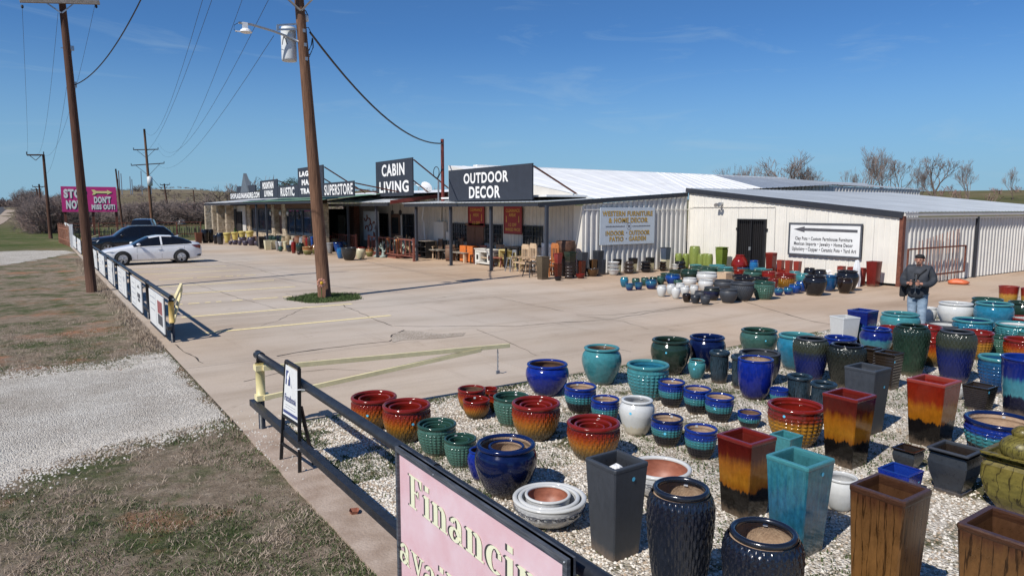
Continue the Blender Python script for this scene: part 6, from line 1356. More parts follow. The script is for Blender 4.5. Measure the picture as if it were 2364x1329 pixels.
GL={
'F':(.92,[R(.12,.09,.38,1.41),R(0,0,.50,.09),R(0,1.41,.88,1.5),[(.78,1.15),(.88,1.05),(.88,1.41),(.70,1.41)],R(.38,.74,.62,.83),[(.54,.78),(.66,.56),(.66,1.0)]]),
'i':(.50,[R(.12,.09,.37,.93),R(.02,0,.47,.09),[(.0,.90),(.12,.84),(.37,.93),(.37,1.0),(.10,1.0)],R(.12,1.2,.37,1.45)]),
'n':(1.02,[R(.12,.09,.37,.93),R(.02,0,.46,.09),[(.0,.90),(.12,.84),(.37,.93),(.37,1.0),(.10,1.0)],R(.62,.09,.87,.62),R(.53,0,.97,.09)]+band(.60,.62,.27,.40,.02,.24,0,128)),
'a':(.86,[R(.46,.12,.70,.68),[(.46,.12),(.70,.09),(.84,.0),(.60,-.02)]]+band(.40,.68,.30,.33,.06,.23,0,150)+[[(.10,.72),(.26,.72),(.26,.86),(.12,.88)]]+band(.34,.29,.32,.31,.10,.20,10,350)),
'c':(.84,band(.44,.5,.42,.52,.16,.43,48,312)+[R(.60,.64,.76,.86)]),
'g':(.88,band(.38,.66,.36,.35,.13,.26,0,360)+band(.42,-.14,.42,.26,.26,.17,0,360)+[R(.58,.88,.86,.98),[(.14,.32),(.30,.36),(.26,.1),(.12,.12)]]),
'v':(.92,[[(.10,.92),(.36,.92),(.56,.22),(.46,0)],[(.80,.92),(.70,.92),(.46,0),(.54,0)],R(0,.92,.46,1.0),R(.60,.92,.92,1.0)]),
'l':(.50,[R(.12,.09,.37,1.43),R(.02,0,.47,.09),[(0,1.40),(.12,1.34),(.37,1.43),(.37,1.5),(.1,1.5)]]),
'b':(.92,[R(.12,.05,.36,1.43),[(0,1.40),(.12,1.34),(.36,1.43),(.36,1.5),(.1,1.5)]]+band(.46,.48,.40,.50,.14,.40,-150,150)),
'e':(.82,band(.42,.5,.40,.52,.16,.42,12,318)+[R(.24,.50,.80,.60)])}
def serif(word,yb,zb,xs,hs,m,par,dx=0,dz=0,lift=.004,name='lettering'):
    mb=MB(); x=0
    for k,ch in enumerate(word):
        wd,polys=GL[ch]
        for j,pl in enumerate(polys): mb.add([(X-lift-.00012*j,y0-(yb+(x+px)*xs)-dx,zb+py*hs+dz) for px,py in pl],[tuple(range(len(pl)))])
        x+=wd+.06
    return mb.build(name,M[m],par)
fw_w=sum(GL[c][0]+.06 for c in 'Financing'); xs=(L*.95-.10)/fw_w
zb1=zat((X,y0-L*.13,0),0) if 0 else 0
# baseline heights read off the board
f0=onX(947,1165,X); ftop=onX(947,1092,X); hs=(ftop.z-f0.z)/1.5
serif('Financing',y0-f0.y,f0.z,xs,hs,'shadow_letter',fs,dx=-.026,dz=-.004,lift=.003,name='letter_shadow'); serif('Financing',y0-f0.y,f0.z,xs,hs,'cream_letter',fs,lift=.006)
a0=onX(925,1288,X); hs2=hs*.95
serif('available',y0-a0.y,a0.z,xs*.95,hs2,'shadow_letter',fs,dx=-.026,dz=-.004,lift=.003,name='letter_shadow'); serif('available',y0-a0.y,a0.z,xs*.95,hs2,'cream_letter',fs,lift=.006)
rel(fs)
# ---- Facebook easel
fe=empty('easel_sign',(2.1,7.45,0),0,'black metal easel with a white Facebook sheet leaning on the near fence','sign')
A=G(649,1060);B=G(692,1090); zt=zat((2.16,B.y,0),850); 
Xt=2.17; Ya,Yb=A.y+.0,B.y+.0; TA=onX(665,832,Xt+.0);TB=onX(695,850,Xt+.0)
def lp(P,Q,t): return Vector(P).lerp(Vector(Q),t)
la=(A,Vector((Xt-.02,TA.y,TA.z)));lb=(B,Vector((Xt-.02,TB.y,TB.z)))
for P,Q in (la,lb): b=MB(); b.beam(P,Q,.035,.02,upv=(0,1,0)); b.build('leg',M['black_satin'],fe)
b=MB(); b.beam(lb[1]+Vector((.02,.05,-.42)),(2.36,(Ya+Yb)/2-.1,0),.03); b.build('back_leg',M['black_satin'],fe)
mid=.46
cs=[lp(*la,1),lp(*lb,1),lp(*lb,mid),lp(*la,mid)]
for i,j in ((0,1),(2,3)): b=MB(); b.beam(cs[i],cs[j],.03,.03); b.build('crossbar',M['black_satin'],fe)
b=MB(); b.beam(lp(*la,.17),lp(*lb,.17),.02,.03); b.build('crossbar',M['black_satin'],fe)
nrm=Vector((-1,0,.05)); q=[c+nrm*.012 for c in (cs[0].lerp(cs[2],.05),cs[1].lerp(cs[3],.05),cs[2].lerp(cs[0],.04),cs[3].lerp(cs[1],.04))]
b=MB(); b.add(q,[(0,3,2,1)]); b.build('sheet',M['white_panel'],fe)
ax=(q[2]-q[3]); ay=(q[0]-q[3]); W_=ax.length;H_=ay.length; ax.normalize(); ay.normalize(); o=q[3]
def onp(x,y,l=.004): return o+ax*(x*W_)+ay*(y*H_)+nrm*l
b=MB(); b.add([onp(.08,.62),onp(.38,.62),onp(.38,.90),onp(.08,.90)],[(0,1,2,3)]); b.add([onp(.04,.05),onp(.97,.05),onp(.97,.11),onp(.04,.11)],[(0,1,2,3)]); b.build('blue_print',M['fb_blue'],fe)
text_on('f',o,ax,ay,W_*.17,W_*.33,H_*.62,H_*.88,M['white_letter'],fe,.06,lift=.008)
text_on('Facebook',o,ax,ay,W_*.08,W_*.86,H_*.30,H_*.44,M['fb_blue'],fe,.02,lift=.006)
b=MB()
for (x,y,w,h) in ((.50,.60,.20,.16),(.44,.60,.05,.14),(.54,.76,.07,.09)):
    b.add([onp(x,y),onp(x+w,y),onp(x+w,y+h),onp(x,y+h)],[(0,1,2,3)])
b.build('thumb_print',M['print_grey'],fe)
b=MB()
for y in (.22,.17): b.add([onp(.15,y),onp(.8,y),onp(.8,y+.015),onp(.15,y+.015)],[(0,1,2,3)])
b.build('small_print',M['print_grey'],fe)
for z in (.93,.30): b=MB(); b.tube([(Xt-.06,TB.y+.02,z),(Xt-.02,TB.y-.03,z+.01),(FX+.05,TB.y-.07,z-.01)],.005,5); b.build('cable_tie',M['plastic_white'],fe)
rel(fe)
g=G(818,1184); b=MB(); b.lathe([(.035,0),(.05,.035)],10,c=tuple(g),capb=True,fn=lambda r,z,t:r*(1+.15*math.sin(4*t))); o=b.build('broken_pot_shard',M['terracotta_in']); tag(o,'small broken terracotta shard on the kerb strip','shard')
# ---------------------------------------------------------------- billboard
bc=G(210,546); ax=Vector((math.cos(YAW-.55),-math.sin(YAW-.55),0)); 
d=depth((bc.x,bc.y,3)); wpx=d/F; bl=onY(149,488,bc.y)
bb=empty('pink_billboard',(bc.x,bc.y,0),0,'bright pink billboard reading STOP NOW with a yellow arrow and DON\'T MISS OUT!','billboard')
Wb=109*wpx; zb=zat(bc,489); zt=zat(bc,431); c0=Vector((bc.x,bc.y,0))-ax*Wb*.48; nb=ax.cross(Vector((0,0,1)))
b=MB(); v=[c0+ax*s+Vector((0,0,z))-nb*t for t in (0,.15) for s,z in ((0,zb),(Wb,zb),(Wb,zt),(0,zt))]; b.add(v,[(0,1,2,3),(7,6,5,4),(0,4,5,1),(1,5,6,2),(2,6,7,3),(3,7,4,0)]); b.build('board',M['pink'],bb)
for f in (.05,.55,.98): pb=c0+ax*Wb*f-nb*.25; b=MB(); b.beam((pb.x,pb.y,0),(pb.x,pb.y,zt-.3),.22); b.build('post',M['rust_steel'],bb)
Hb=zt-zb; o=c0+Vector((0,0,zb))
for s,x0,x1,ya,yb_ in (('STOP',.045,.45,.54,.90),('NOW',.075,.40,.11,.46),("DON'T",.58,.89,.34,.62),('MISS OUT!',.53,.96,.09,.30)):
    text_on(s,o,ax,(0,0,1),Wb*x0+.07,Wb*x1+.07,Hb*ya-.06,Hb*yb_-.06,M['print_dark'],bb,.06,lift=.01,name='letter_shadow'); text_on(s,o,ax,(0,0,1),Wb*x0,Wb*x1,Hb*ya,Hb*yb_,M['white_letter'],bb,.06,lift=.03)
def arrow(dx,dz,l,m,nm):
    P=[(.55,.68),(.58,.76),(.545,.88),(.60,.88),(.63,.83),(.83,.83),(.83,.88),(.925,.78),(.83,.69),(.83,.74),(.63,.74),(.60,.68)]
    b=MB(); b.add([o+ax*(Wb*x+dx)+Vector((0,0,Hb*z+dz))+nb*l for x,z in P],[(0,1,4,11),(1,2,3,4),(4,5,9,10,11),(5,6,7,8,9)]); b.build(nm,M[m],bb)
arrow(.07,-.06,.01,'print_dark','arrow_shadow'); arrow(0,0,.03,'pale_yellow','arrow'); rel(bb)
# ---------------------------------------------------------------- utility poles
def upole(base,top,r0,r1,label,m='wood_pole',name='utility_pole'):
    base=Vector(base); t=empty(name,tuple(base),0,label,'utility pole'); top=Vector(top); n=10
    b=MB(); b.tube([base.lerp(top,i/n)-Vector((0,0,.1 if i==0 else 0)) for i in range(n+1)],[r0+(r1-r0)*i/n for i in range(n+1)],20); b.build('pole',M[m],t,True); return t
def arm(t,p,q,w=.11,m='wood_grey',nm='crossarm'): b=MB(); b.beam(p,q,w); return b.build(nm,M[m],t)
B1=G(750,688); Y1=B1.y; T1=onY(690.5,0,Y1); d1_=(T1-B1)/T1.z
p1=upole(B1,B1+d1_*11.6,.205,.115,'tall leaning brown utility pole in the round grass island with a transformer and lamp arm')
P1=lambda u,v:onY(u,v,Y1)
for a_,b_ in ((P1(690,28),P1(655,-4)),(P1(692,28),P1(724,-5))): arm(p1,a_+Vector((0,-.16,0)),b_+Vector((0,-.16,0)),.05,'wood_grey','brace')
arm(p1,P1(630,-22)+Vector((0,-.18,0)),P1(752,-22)+Vector((0,-.18,0)),.1)
b=MB(); pts=[P1(692,98),P1(665,85),P1(630,72),P1(600,63),P1(580,57),P1(551,53)]; b.tube(pts,.035,8); b.build('lamp_arm',M['galv'],p1,True)
l=P1(565,66); b=MB(); b.box(l.x-.06,l.x+.08,l.y-.05,l.y+.05,l.z-.05,l.z+.16); b.lathe([(.07,.0),(.14,-.04),(.17,-.10),(.13,-.12),(.01,-.12)],14,c=(l.x+.03,l.y,l.z)); b.box(l.x-.26,l.x-.1,l.y-.02,l.y+.02,l.z-.12,l.z-.09); b.build('lamp_head',M['plastic_white'],p1)
b=MB(); b.tube([P1(551,53),P1(541,58),P1(540,68),P1(546,75)],.008,5); b.build('lamp_lead',M['black_satin'],p1)
tr=P1(675,100)+Vector((-.02,.28,0)); ztp,zbt=P1(675,60).z,P1(675,138).z
b=MB(); b.lathe([(.02,zbt),(.21,zbt),(.22,zbt+.06),(.22,ztp-.08),(.20,ztp),(.02,ztp+.03)],20,c=(tr.x,tr.y,0)); b.build('transformer',M['transformer'],p1,True)
b=MB(); n=14; v=[]
for i in range(n+1):
    a=math.radians(190+i*150/n)
    for k,rr in enumerate((1.0,.72)): v.append((tr.x+.225*math.sin(-.9+ (i/n-.5)*.9*rr),tr.y-.225*math.cos(-.9+(i/n-.5)*.9*rr),(ztp+zbt)/2+.26*rr*math.sin(math.pi*i/n)-.05))
b.add(v,[(2*i,2*i+2,2*i+3,2*i+1) for i in range(n)]); b.build('painted_mark',M['print_dark'],p1)
arm(p1,P1(640,59),P1(685,56),.05,'galv','bracket'); arm(p1,P1(640,69),P1(685,68),.05,'galv','bracket'); arm(p1,P1(641,58),P1(641,70),.06,'galv','bracket')
c_=P1(707,43); b=MB(); b.lathe([(.02,-.10),(.07,-.08),(.07,.06),(.04,.10),(.02,.12)],10,c=tuple(c_)); b.build('insulator',M['transformer'],p1,True)
b=MB(); b.tube([P1(697,20),P1(706,26),P1(711,36),P1(708,44),P1(704,58),P1(702,66)],.014,6); b.tube([P1(704,65),P1(712,64),P1(716,72),P1(718,80)],.012,6); b.build('jumper_wire',M['black_satin'],p1)
b=MB(); b.tube([P1(721,88),P1(719,104),P1(714,115),P1(707,124)],.016,6); b.tube([P1(722,90),P1(723,110),P1(716,126),P1(708,130)],.016,6); b.tube([P1(720,118),P1(714,132),P1(708,140)],.012,6); b.build('cable_loop',M['black_satin'],p1)
b=MB(); q=B1+d1_*4.9
for z in (8.0,7.6,7.2): q=B1+d1_*z; b.box(q.x-.02,q.x+.06,q.y-.16,q.y-.12,z-.05,z+.05)
b.build('bolts',M['galv'],p1)
fq=onY(742,653,Y1-.28); fl=empty('metal_flower',tuple(fq),0,'pink and yellow metal flower fixed low on the tall leaning pole','ornament')
for i in range(9):
    a=i*2*math.pi/9; b=MB(); b.ball((.10*math.cos(a),0,.10*math.sin(a)),(.05,.012,.05),8,5); b.build('petal',M['flower_pink'],fl,True)
b=MB(); b.ball((0,-.02,0),(.05,.02,.05),10,6); b.build('centre',M['flower_yellow'],fl,True)
b=MB(); b.tube([(0,.02,-.1),(.02,.05,-.45)],.012,6); b.build('stem',M['leaf_green'],fl)
rel(p1)
B0=G(212,672); Y0=B0.y; T0=onY(146,30,Y0); d0_=(T0-B0)/T0.z; TT=B0+d0_*(T0.z+.42)
p0=upole(B0,TT,.165,.10,'dark brown utility pole with a cross arm at the left by the sign fence','wood_dark')
P0=lambda u,v:onY(u,v,Y0)
arm(p0,P0(45,4)+Vector((0,-.15,0)),P0(229,9)+Vector((0,-.15,0)),.12)
for a_,b_ in ((P0(141,33),P0(106,9)),(P0(143,33),P0(170,11))): arm(p0,a_+Vector((0,-.15,0)),b_+Vector((0,-.15,0)),.04,'galv','brace')
arm(p0,P0(140,111),P0(168,110),.03,'galv','bracket'); b=MB(); q=P0(166,111); b.box(q.x-.08,q.x+.06,q.y-.05,q.y+.05,q.z-.08,q.z+.06); q=P0(173,195); b.box(q.x-.06,q.x+.05,q.y-.05,q.y+.05,q.z-.1,q.z+.08); b.build('fitting',M['galv'],p0)
for u in (51,221): q=P0(u,11)+Vector((0,-.15,-.05)); b=MB(); b.lathe([(.02,-.1),(.04,-.06),(.03,0)],8,c=tuple(q)); b.build('insulator',M['black_satin'],p0)
rel(p0)
def farpole(u,vb,ut,vt,Y,r,label,arms=(),m='wood_dark',extra=None):
    top=onY(ut,vt,Y); base=onY(u,vb,Y); base=Vector((base.x,Y,terr(base.x,Y))); t=upole(base,top,r,r*.62,label,m)
    for (ua,va,ub,vb2) in arms:
        a_=onY(ua,va,Y);b_=onY(ub,vb2,Y); arm(t,a_,b_,.13,'wood_dark'); mid=(a_+b_)/2
        k=(vt+ (vb-vt)*0); 
        for e in (a_,b_):
            w=abs(e.x-mid.x)
            if w>.6: arm(t,e.lerp(mid,.25),Vector((mid.x,mid.y,mid.z-w*.75)),.05,'wood_dark','brace')
        for e in (a_,b_): b=MB(); b.tube([e,e+Vector((0,0,.3))],.05,6); b.build('insulator',M['black_satin'],t)
    rel(t); return t
fp2=farpole(117,548,100,357,78.,.17,'dark utility pole at the corner of the far thicket with a one sided arm',((62,358,101,358),))
fp3=farpole(352,525,333,298,118.,.24,'tall two armed utility pole with a white transformer behind the dark cars',((308,346,365,345),(303,382,379,377)),'wood_pole')
q=onY(346,418,117.6); b=MB(); b.lathe([(.02,-.75),(.36,-.7),(.38,.6),(.02,.75)],12,c=tuple(q)); b.build('transformer',M['transformer'],fp3,True)
for ch in fp3.children[-1:]: ch.matrix_parent_inverse=Matrix.Translation(-fp3.location)
farpole(283,520,267,390,112.,.16,'bare utility pole right of the pink billboard')
farpole(392,512,379,424,150.,.20,'small two armed utility pole on the brushy slope',((370,427,392,426),(371,440,394,441)))
farpole(452,500,446,438,210.,.2,'short distant utility pole near the storefront roof',((439,452,456,452),))
farpole(98,500,90,425,150.,.22,'distant utility pole left of the billboard, the nearer of two',((75,431,103,431),))
farpole(92,480,84,435,215.,.24,'distant utility pole left of the billboard, the farther of two',((73,438,95,439),))
# wires
def wire(pts,r,sag,label,name='overhead_wire',m='black_satin',n=18):
    a,b_=Vector(pts[0]),Vector(pts[-1]); mb=MB(); mb.tube([a.lerp(b_,i/n)-Vector((0,0,4*sag*(i/n)*(1-i/n))) for i in range(n+1)],r,5); o=mb.build(name,M[m]); tag(o,label,'cable'); return o
mt=onX(1022.5,331,18.1)
wire([P1(716,75),mt],.035,.9,'thick black service cable drooping from the tall pole to the rusty mast','service_cable')
s0=P0(173,196); e0=onY(328,-6,Y1-2.) 
wire([s0,e0],.016,.35,'heavy dark cable rising from the left pole out of the top of the picture','service_cable')
F3=lambda u,v:onY(u,v,118.); F2=lambda u,v:onY(u,v,78.)
for i,(a_,b_,sg,lab) in enumerate([(P0(51,12),F2(63,355),1.1,'thin wire from the left end of the left pole arm'),(P0(134,30),F2(85,356),1.2,'thin wire from the middle of the left pole arm'),(P0(219,12),F2(100,357),1.6,'thin wire from the right end of the left pole arm'),(P0(166,112),F2(103,400),1.2,'lower wire between the left pole and the pole by the thicket'),
  (onY(470,-8,24.),F3(334,300),2.2,'wire reaching the very top of the tall two armed pole'),(onY(492,-8,24.),F3(308,340),2.5,'second wire to the tall two armed pole'),(onY(562,-8,24.),F3(364,340),3.,'third wire to the tall two armed pole'),(P1(620,0),F3(366,332),2.6,'fourth wire, from behind the street lamp to the tall two armed pole'),(P1(632,83),F3(365,380),1.8,'lowest wire from the tall leaning pole into the distance'),
  (F3(346,405),onY(452,447,210.),3,'distant sagging line over the brushy slope')]):
    wire([a_,b_],.0028+.00005*(b_-a_).length if i<9 else .03,sg,lab)
# ---------------------------------------------------------------- vehicles
def car(name,loc,rz,st,Ws,bodym,wx,wr,label,cat,glass_side,screens,pillars,lampf,extra=None):
    t=empty(name,loc,rz,label,cat)
    NC=9
    def ring(s):
        x,zl,zb,zt,w,wr_=s; pts=[(w*.84,zl),(w*.97,zl+.10),(w,(zl+zb)*.5),(w*.985,zb-.10),(w*.94,zb),(wr_,zt-.05 if zt-zb>.12 else zb+(zt-zb)*.6),(wr_*.82,zt),(wr_*.4,zt+.012),(0,zt+.015)]
        return [(x,-y,z) for y,z in pts]+[(x,y,z) for y,z in reversed(pts[:-1])]
    rings=[ring(s) for s in st]; n=len(rings[0]); groups={}
    def addf(key,q): groups.setdefault(key,[]).append(q)
    V=[v for r in rings for v in r]
    for i in range(len(rings)-1):
        xm=(st[i][0]+st[i+1][0])/2
        for j in range(n-1):
            q=(i*n+j,(i+1)*n+j,(i+1)*n+j+1,i*n+j+1); key='body'
            if j in (4,n-6) and glass_side[0]<xm<glass_side[1] and not any(a<xm<b for a,b in pillars): key='side_window'+('~' if j==4 else '')+('#' if xm>pillars[0][1] else '')
            if 5<=j<=n-7 :
                for a,b,nm in screens:
                    if a<xm<b: key=nm
            addf(key,q)
        addf('underside',(i*n,i*n+n-1,(i+1)*n+n-1,(i+1)*n))
    addf('body',tuple(range(n))); addf('body',tuple((len(rings)-1)*n+j for j in range(n-1,-1,-1)))
    for key,fs in groups.items():
        use=sorted({i for f in fs for i in f}); mp_={k:i for i,k in enumerate(use)}
        key=key.replace('~','').replace('#',''); me=bpy.data.meshes.new(key); me.from_pydata([V[k] for k in use],[],[tuple(mp_[i] for i in f) for f in fs]); me.materials.append(M['car_glass'] if ('window' in key or 'screen' in key) else (M['black_satin'] if key=='underside' else M[bodym]))
        me.polygons.foreach_set('use_smooth',[True]*len(fs)); 
        bm=bmesh.new(); bm.from_mesh(me); bmesh.ops.recalc_face_normals(bm,faces=bm.faces); bm.to_mesh(me); bm.free()
        me.update(); flat_smooth(me,28); obj(key,me,None,t)
    for wxx in wx:
        for s in (-1,1):
            y=s*(Ws-.10)
            w=empty('wheel',(wxx,y,wr)); w.parent=t
            b=MB(); k=28; prof=[(wr*.62,-.11),(wr*.95,-.11),(wr,-.07),(wr,.07),(wr*.95,.11),(wr*.62,.11)]
            vv=[(r*math.cos(2*math.pi*i/k),z,r*math.sin(2*math.pi*i/k)) for r,z in prof for i in range(k)]; b.add(vv,[(a*k+i,a*k+(i+1)%k,(a+1)*k+(i+1)%k,(a+1)*k+i) for a in range(5) for i in range(k)]); b.build('tyre',M['tyre'],w,True)
            b=MB(); yo=s*.10
            b.add([(wr*.62*math.cos(2*math.pi*i/k),s*.03,wr*.62*math.sin(2*math.pi*i/k)) for i in range(k)],[tuple(range(k))]); dk=b.build('rim_well',M['black_satin'],w)
            b=MB()
            b.tube([(wr*.62*math.cos(2*math.pi*i/k),yo,wr*.62*math.sin(2*math.pi*i/k)) for i in range(k+1)],.012,5,cap=False)
            for i in range(5):
                a=2*math.pi*i/5+.3
                for da in (-.16,.16): b.beam((.03*math.cos(a),yo,.03*math.sin(a)),(wr*.60*math.cos(a+da),yo,wr*.60*math.sin(a+da)),.03,.035,upv=(0,1,0))
            b.ball((0,yo,0),(.05,.02,.05),8,5); b.build('rim',M['alloy'],w)
            # flat black band on the body side, painted in for the shaded arch gap
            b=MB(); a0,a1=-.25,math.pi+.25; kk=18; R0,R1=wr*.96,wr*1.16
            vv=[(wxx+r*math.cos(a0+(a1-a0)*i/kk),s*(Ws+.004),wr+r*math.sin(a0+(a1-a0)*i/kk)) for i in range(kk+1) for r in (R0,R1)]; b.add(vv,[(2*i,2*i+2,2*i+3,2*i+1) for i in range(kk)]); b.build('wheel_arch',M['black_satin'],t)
    if extra: extra(t)
    return t
sedan_st=[(0,.34,.55,.60,.55,.40),(.08,.26,.62,.68,.72,.52),(.35,.20,.72,.78,.85,.64),(.75,.19,.79,.86,.89,.70),(1.2,.19,.86,.94,.90,.72),(1.42,.19,.89,.975,.90,.72),(1.8,.19,.91,1.20,.90,.66),(2.15,.19,.925,1.36,.90,.61),(2.6,.19,.94,1.43,.90,.58),(2.64,.19,.94,1.432,.90,.58),(2.72,.19,.945,1.432,.90,.58),(3.2,.19,.965,1.41,.90,.57),(3.6,.19,.985,1.32,.90,.59),(3.85,.19,.995,1.23,.90,.62),(4.12,.20,1.0,1.10,.88,.66),(4.35,.24,1.0,1.04,.85,.66),(4.50,.30,.97,1.01,.80,.62),(4.58,.36,.82,.88,.74,.50)]
def sedan_x(t):
    for s in (-1,1):
        b=MB(); b.add([(.05,s*.60,.52),(.42,s*.865,.66),(.62,s*.885,.755),(.30,s*.815,.70),(.10,s*.70,.62)],[(0,1,2,3,4) if s<0 else (4,3,2,1,0)]); b.build('headlight',M['lamp_clear'],t)
        b=MB(); b.add([(4.05,s*.895,.93),(4.40,s*.855,.94),(4.53,s*.775,.90),(4.50,s*.80,.72),(4.25,s*.885,.80)],[(0,1,2,3,4) if s<0 else (4,3,2,1,0)]); b.build('tail_light',M['lamp_red'],t)
        b=MB(); b.ball((1.62,s*1.0,1.02),(.10,.09,.065),10,6); b.beam((1.66,s*.88,.96),(1.62,s*.96,1.0),.04); b.build('mirror',M['car_white'],t,True)
        for x in (2.45,3.4): b=MB(); b.beam((x,s*.915,.80+.02*(x>3)),(x+.18,s*.915,.81+.02*(x>3)),.02,.03); b.build('handle',M['car_white'],t)
        for x in (1.55,2.66,3.72): b=MB(); b.add([(x-.004,s*.903,.3),(x+.004,s*.903,.3),(x+.01,s*.892,.88),(x+.002,s*.892,.88)],[(0,1,2,3)]); b.build('door_gap',M['black_satin'],t)
        b=MB(); b.beam((1.5,s*.885,.925),(3.95,s*.875,1.0),.014,.02); b.build('window_trim',M['black_satin'],t)
        b=MB(); b.add([(4.28,s*.88,.36),(4.5,s*.80,.36),(4.52,s*.80,.46),(4.36,s*.875,.42)],[(0,1,2,3)]); b.build('rear_reflector',M['black_satin'],t)
    b=MB(); b.add([(-.0,-.45,.36),(-.0,.45,.36),(-.01,.38,.54),(-.01,-.38,.54)],[(0,1,2,3)]); b.build('grille',M['black_satin'],t)
    b=MB(); b.add([(3.45,-.015,1.37),(3.62,-.015,1.31),(3.66,0,1.44),(3.62,.015,1.31),(3.45,.015,1.37)],[(0,1,2),(2,3,4)]); b.build('antenna_fin',M['car_white'],t)
    b=MB(); b.box(-.02,0,-.25,.25,.42,.5); b.build('number_plate',M['white_panel'],t)
fwh=G(285,613.5);rwh=G(420,607.5); hd=Vector((rwh.x-fwh.x,rwh.y-fwh.y,0)); rz=math.atan2(hd.y,hd.x); dn=hd.normalized(); side=Vector((-dn.y,dn.x,0))
wb=2.72; org=fwh-dn*.92+side*.88
car('white_sedan',(org.x,org.y,0),rz,sedan_st,.90,'car_white',(.92,.92+hd.length),.335,'shiny white sedan parked nose to the sign fence','car',(1.45,4.1),[(1.44,2.2,'windscreen'),(3.2,4.1,'rear_window')],[(2.62,2.73)],1,sedan_x)
suv_st=[(0,.40,.75,.82,.60,.45),(.08,.30,.85,.92,.80,.60),(.4,.26,.92,1.0,.90,.72),(1.1,.25,1.0,1.08,.93,.78),(1.4,.25,1.03,1.12,.94,.78),(1.95,.25,1.06,1.55,.94,.70),(2.3,.25,1.07,1.68,.94,.68),(2.7,.25,1.08,1.72,.94,.67),(2.78,.25,1.08,1.72,.94,.67),(3.5,.25,1.10,1.71,.94,.66),(3.58,.25,1.10,1.71,.94,.66),(4.2,.25,1.13,1.64,.93,.66),(4.55,.28,1.12,1.35,.90,.68),(4.75,.32,1.05,1.12,.85,.66),(4.82,.40,.9,.95,.78,.55)]
def suv_x(t):
    for s in (-1,1):
        b=MB(); b.add([(.05,s*.66,.72),(.40,s*.915,.78),(.52,s*.925,.90),(.18,s*.84,.88)],[(0,1,2,3) if s<0 else (3,2,1,0)]); b.build('headlight',M['lamp_clear'],t)
        b=MB(); b.ball((1.72,s*1.05,1.15),(.10,.10,.08),8,5); b.build('mirror',M['car_dark'],t,True)
        b=MB(); b.add([(4.45,s*.915,.92),(4.72,s*.87,.95),(4.74,s*.86,1.08),(4.5,s*.91,1.06)],[(0,1,2,3)]); b.build('tail_light',M['lamp_red'],t)
        b=MB(); b.beam((2.1,s*.62,1.72),(4.2,s*.60,1.70),.03); b.build('roof_rail',M['galv'],t)
g=G(248,588); car('dark_suv',(g.x-.95,g.y+.9,0),math.radians(4),suv_st,.94,'car_dark',(.95,3.8),.37,'dark navy sport utility car parked behind the white sedan','car',(1.45,4.5),[(1.44,2.2,'windscreen'),(4.22,4.7,'rear_window')],[(2.69,2.79),(3.49,3.59)],1,suv_x)
g=G(340,560); car('pickup_truck',(g.x+1.3,g.y+8.5,0),math.radians(-105),[(0,.5,.95,1.02,.8,.6),(.1,.4,1.02,1.08,.95,.7),(1.2,.35,1.12,1.2,.98,.8),(1.6,.35,1.15,1.25,.98,.78),(2.2,.35,1.18,1.82,.98,.68),(3.2,.35,1.2,1.88,.98,.68),(4.0,.35,1.2,1.86,.98,.68),(4.5,.35,1.2,1.80,.97,.70),(4.95,.4,1.2,1.28,.95,.8),(5.05,.5,1.1,1.2,.9,.75)],.98,'car_plum',(1.0,4.1),.4,'dark plum pickup with a silver roof seen behind the dark sport utility car','car',(1.6,4.7),[(1.6,2.3,'windscreen'),(4.45,5.0,'rear_window')],[(3.1,3.3)],1)
for i,(u,v) in enumerate(((405,517),(419,517))):  # silver domes shaped in place of sun glints on distant car windscreens
    g=G(u,v); b=MB(); b.lathe([(.62,0),(.60,.35),(.48,.62),(.25,.78),(.01,.82)],16,c=(g.x,g.y,0),fn=lambda r,z,t:r*(1+.25*abs(math.cos(t)))); o=b.build('silver_dome',M['car_silver'],None,True); tag(o,['left one of two small silvery domes far off below the brush','right one of two small silvery domes far off below the brush'][i],'dome')
# ---------------------------------------------------------------- standing man
def skin_obj(name,verts,edges,radii,m,parent,sub=2,root=0):
    me=bpy.data.meshes.new(name); me.from_pydata(verts,edges,[]); o=obj(name,me,None,None)
    o.modifiers.new('s','SKIN'); sk_=me.skin_vertices[0].data
    for i,r in enumerate(radii): sk_[i].radius=(r,r) if not isinstance(r,tuple) else r; sk_[i].use_root=(i==root)
    ss=o.modifiers.new('b','SUBSURF'); ss.levels=sub; ss.render_levels=sub
    bpy.context.view_layer.update(); dg=bpy.context.evaluated_depsgraph_get(); nm=bpy.data.meshes.new_from_object(o.evaluated_get(dg)); bpy.data.objects.remove(o); bpy.data.meshes.remove(me)
    nm.name=name; nm.materials.clear(); nm.materials.append(M[m]); nm.polygons.foreach_set('use_smooth',[True]*len(nm.polygons)); return obj(name,nm,None,parent)
mg=G(2113,767); face=math.atan2(-mg.x,-mg.y)   # direction to the camera
man=empty('person',(mg.x,mg.y,0),0,'stout dark haired man in a dark jacket and light jeans looking down at a phone','person')
man.rotation_euler=(0,0,math.atan2(-mg.y,-mg.x)+math.pi/2-.22)
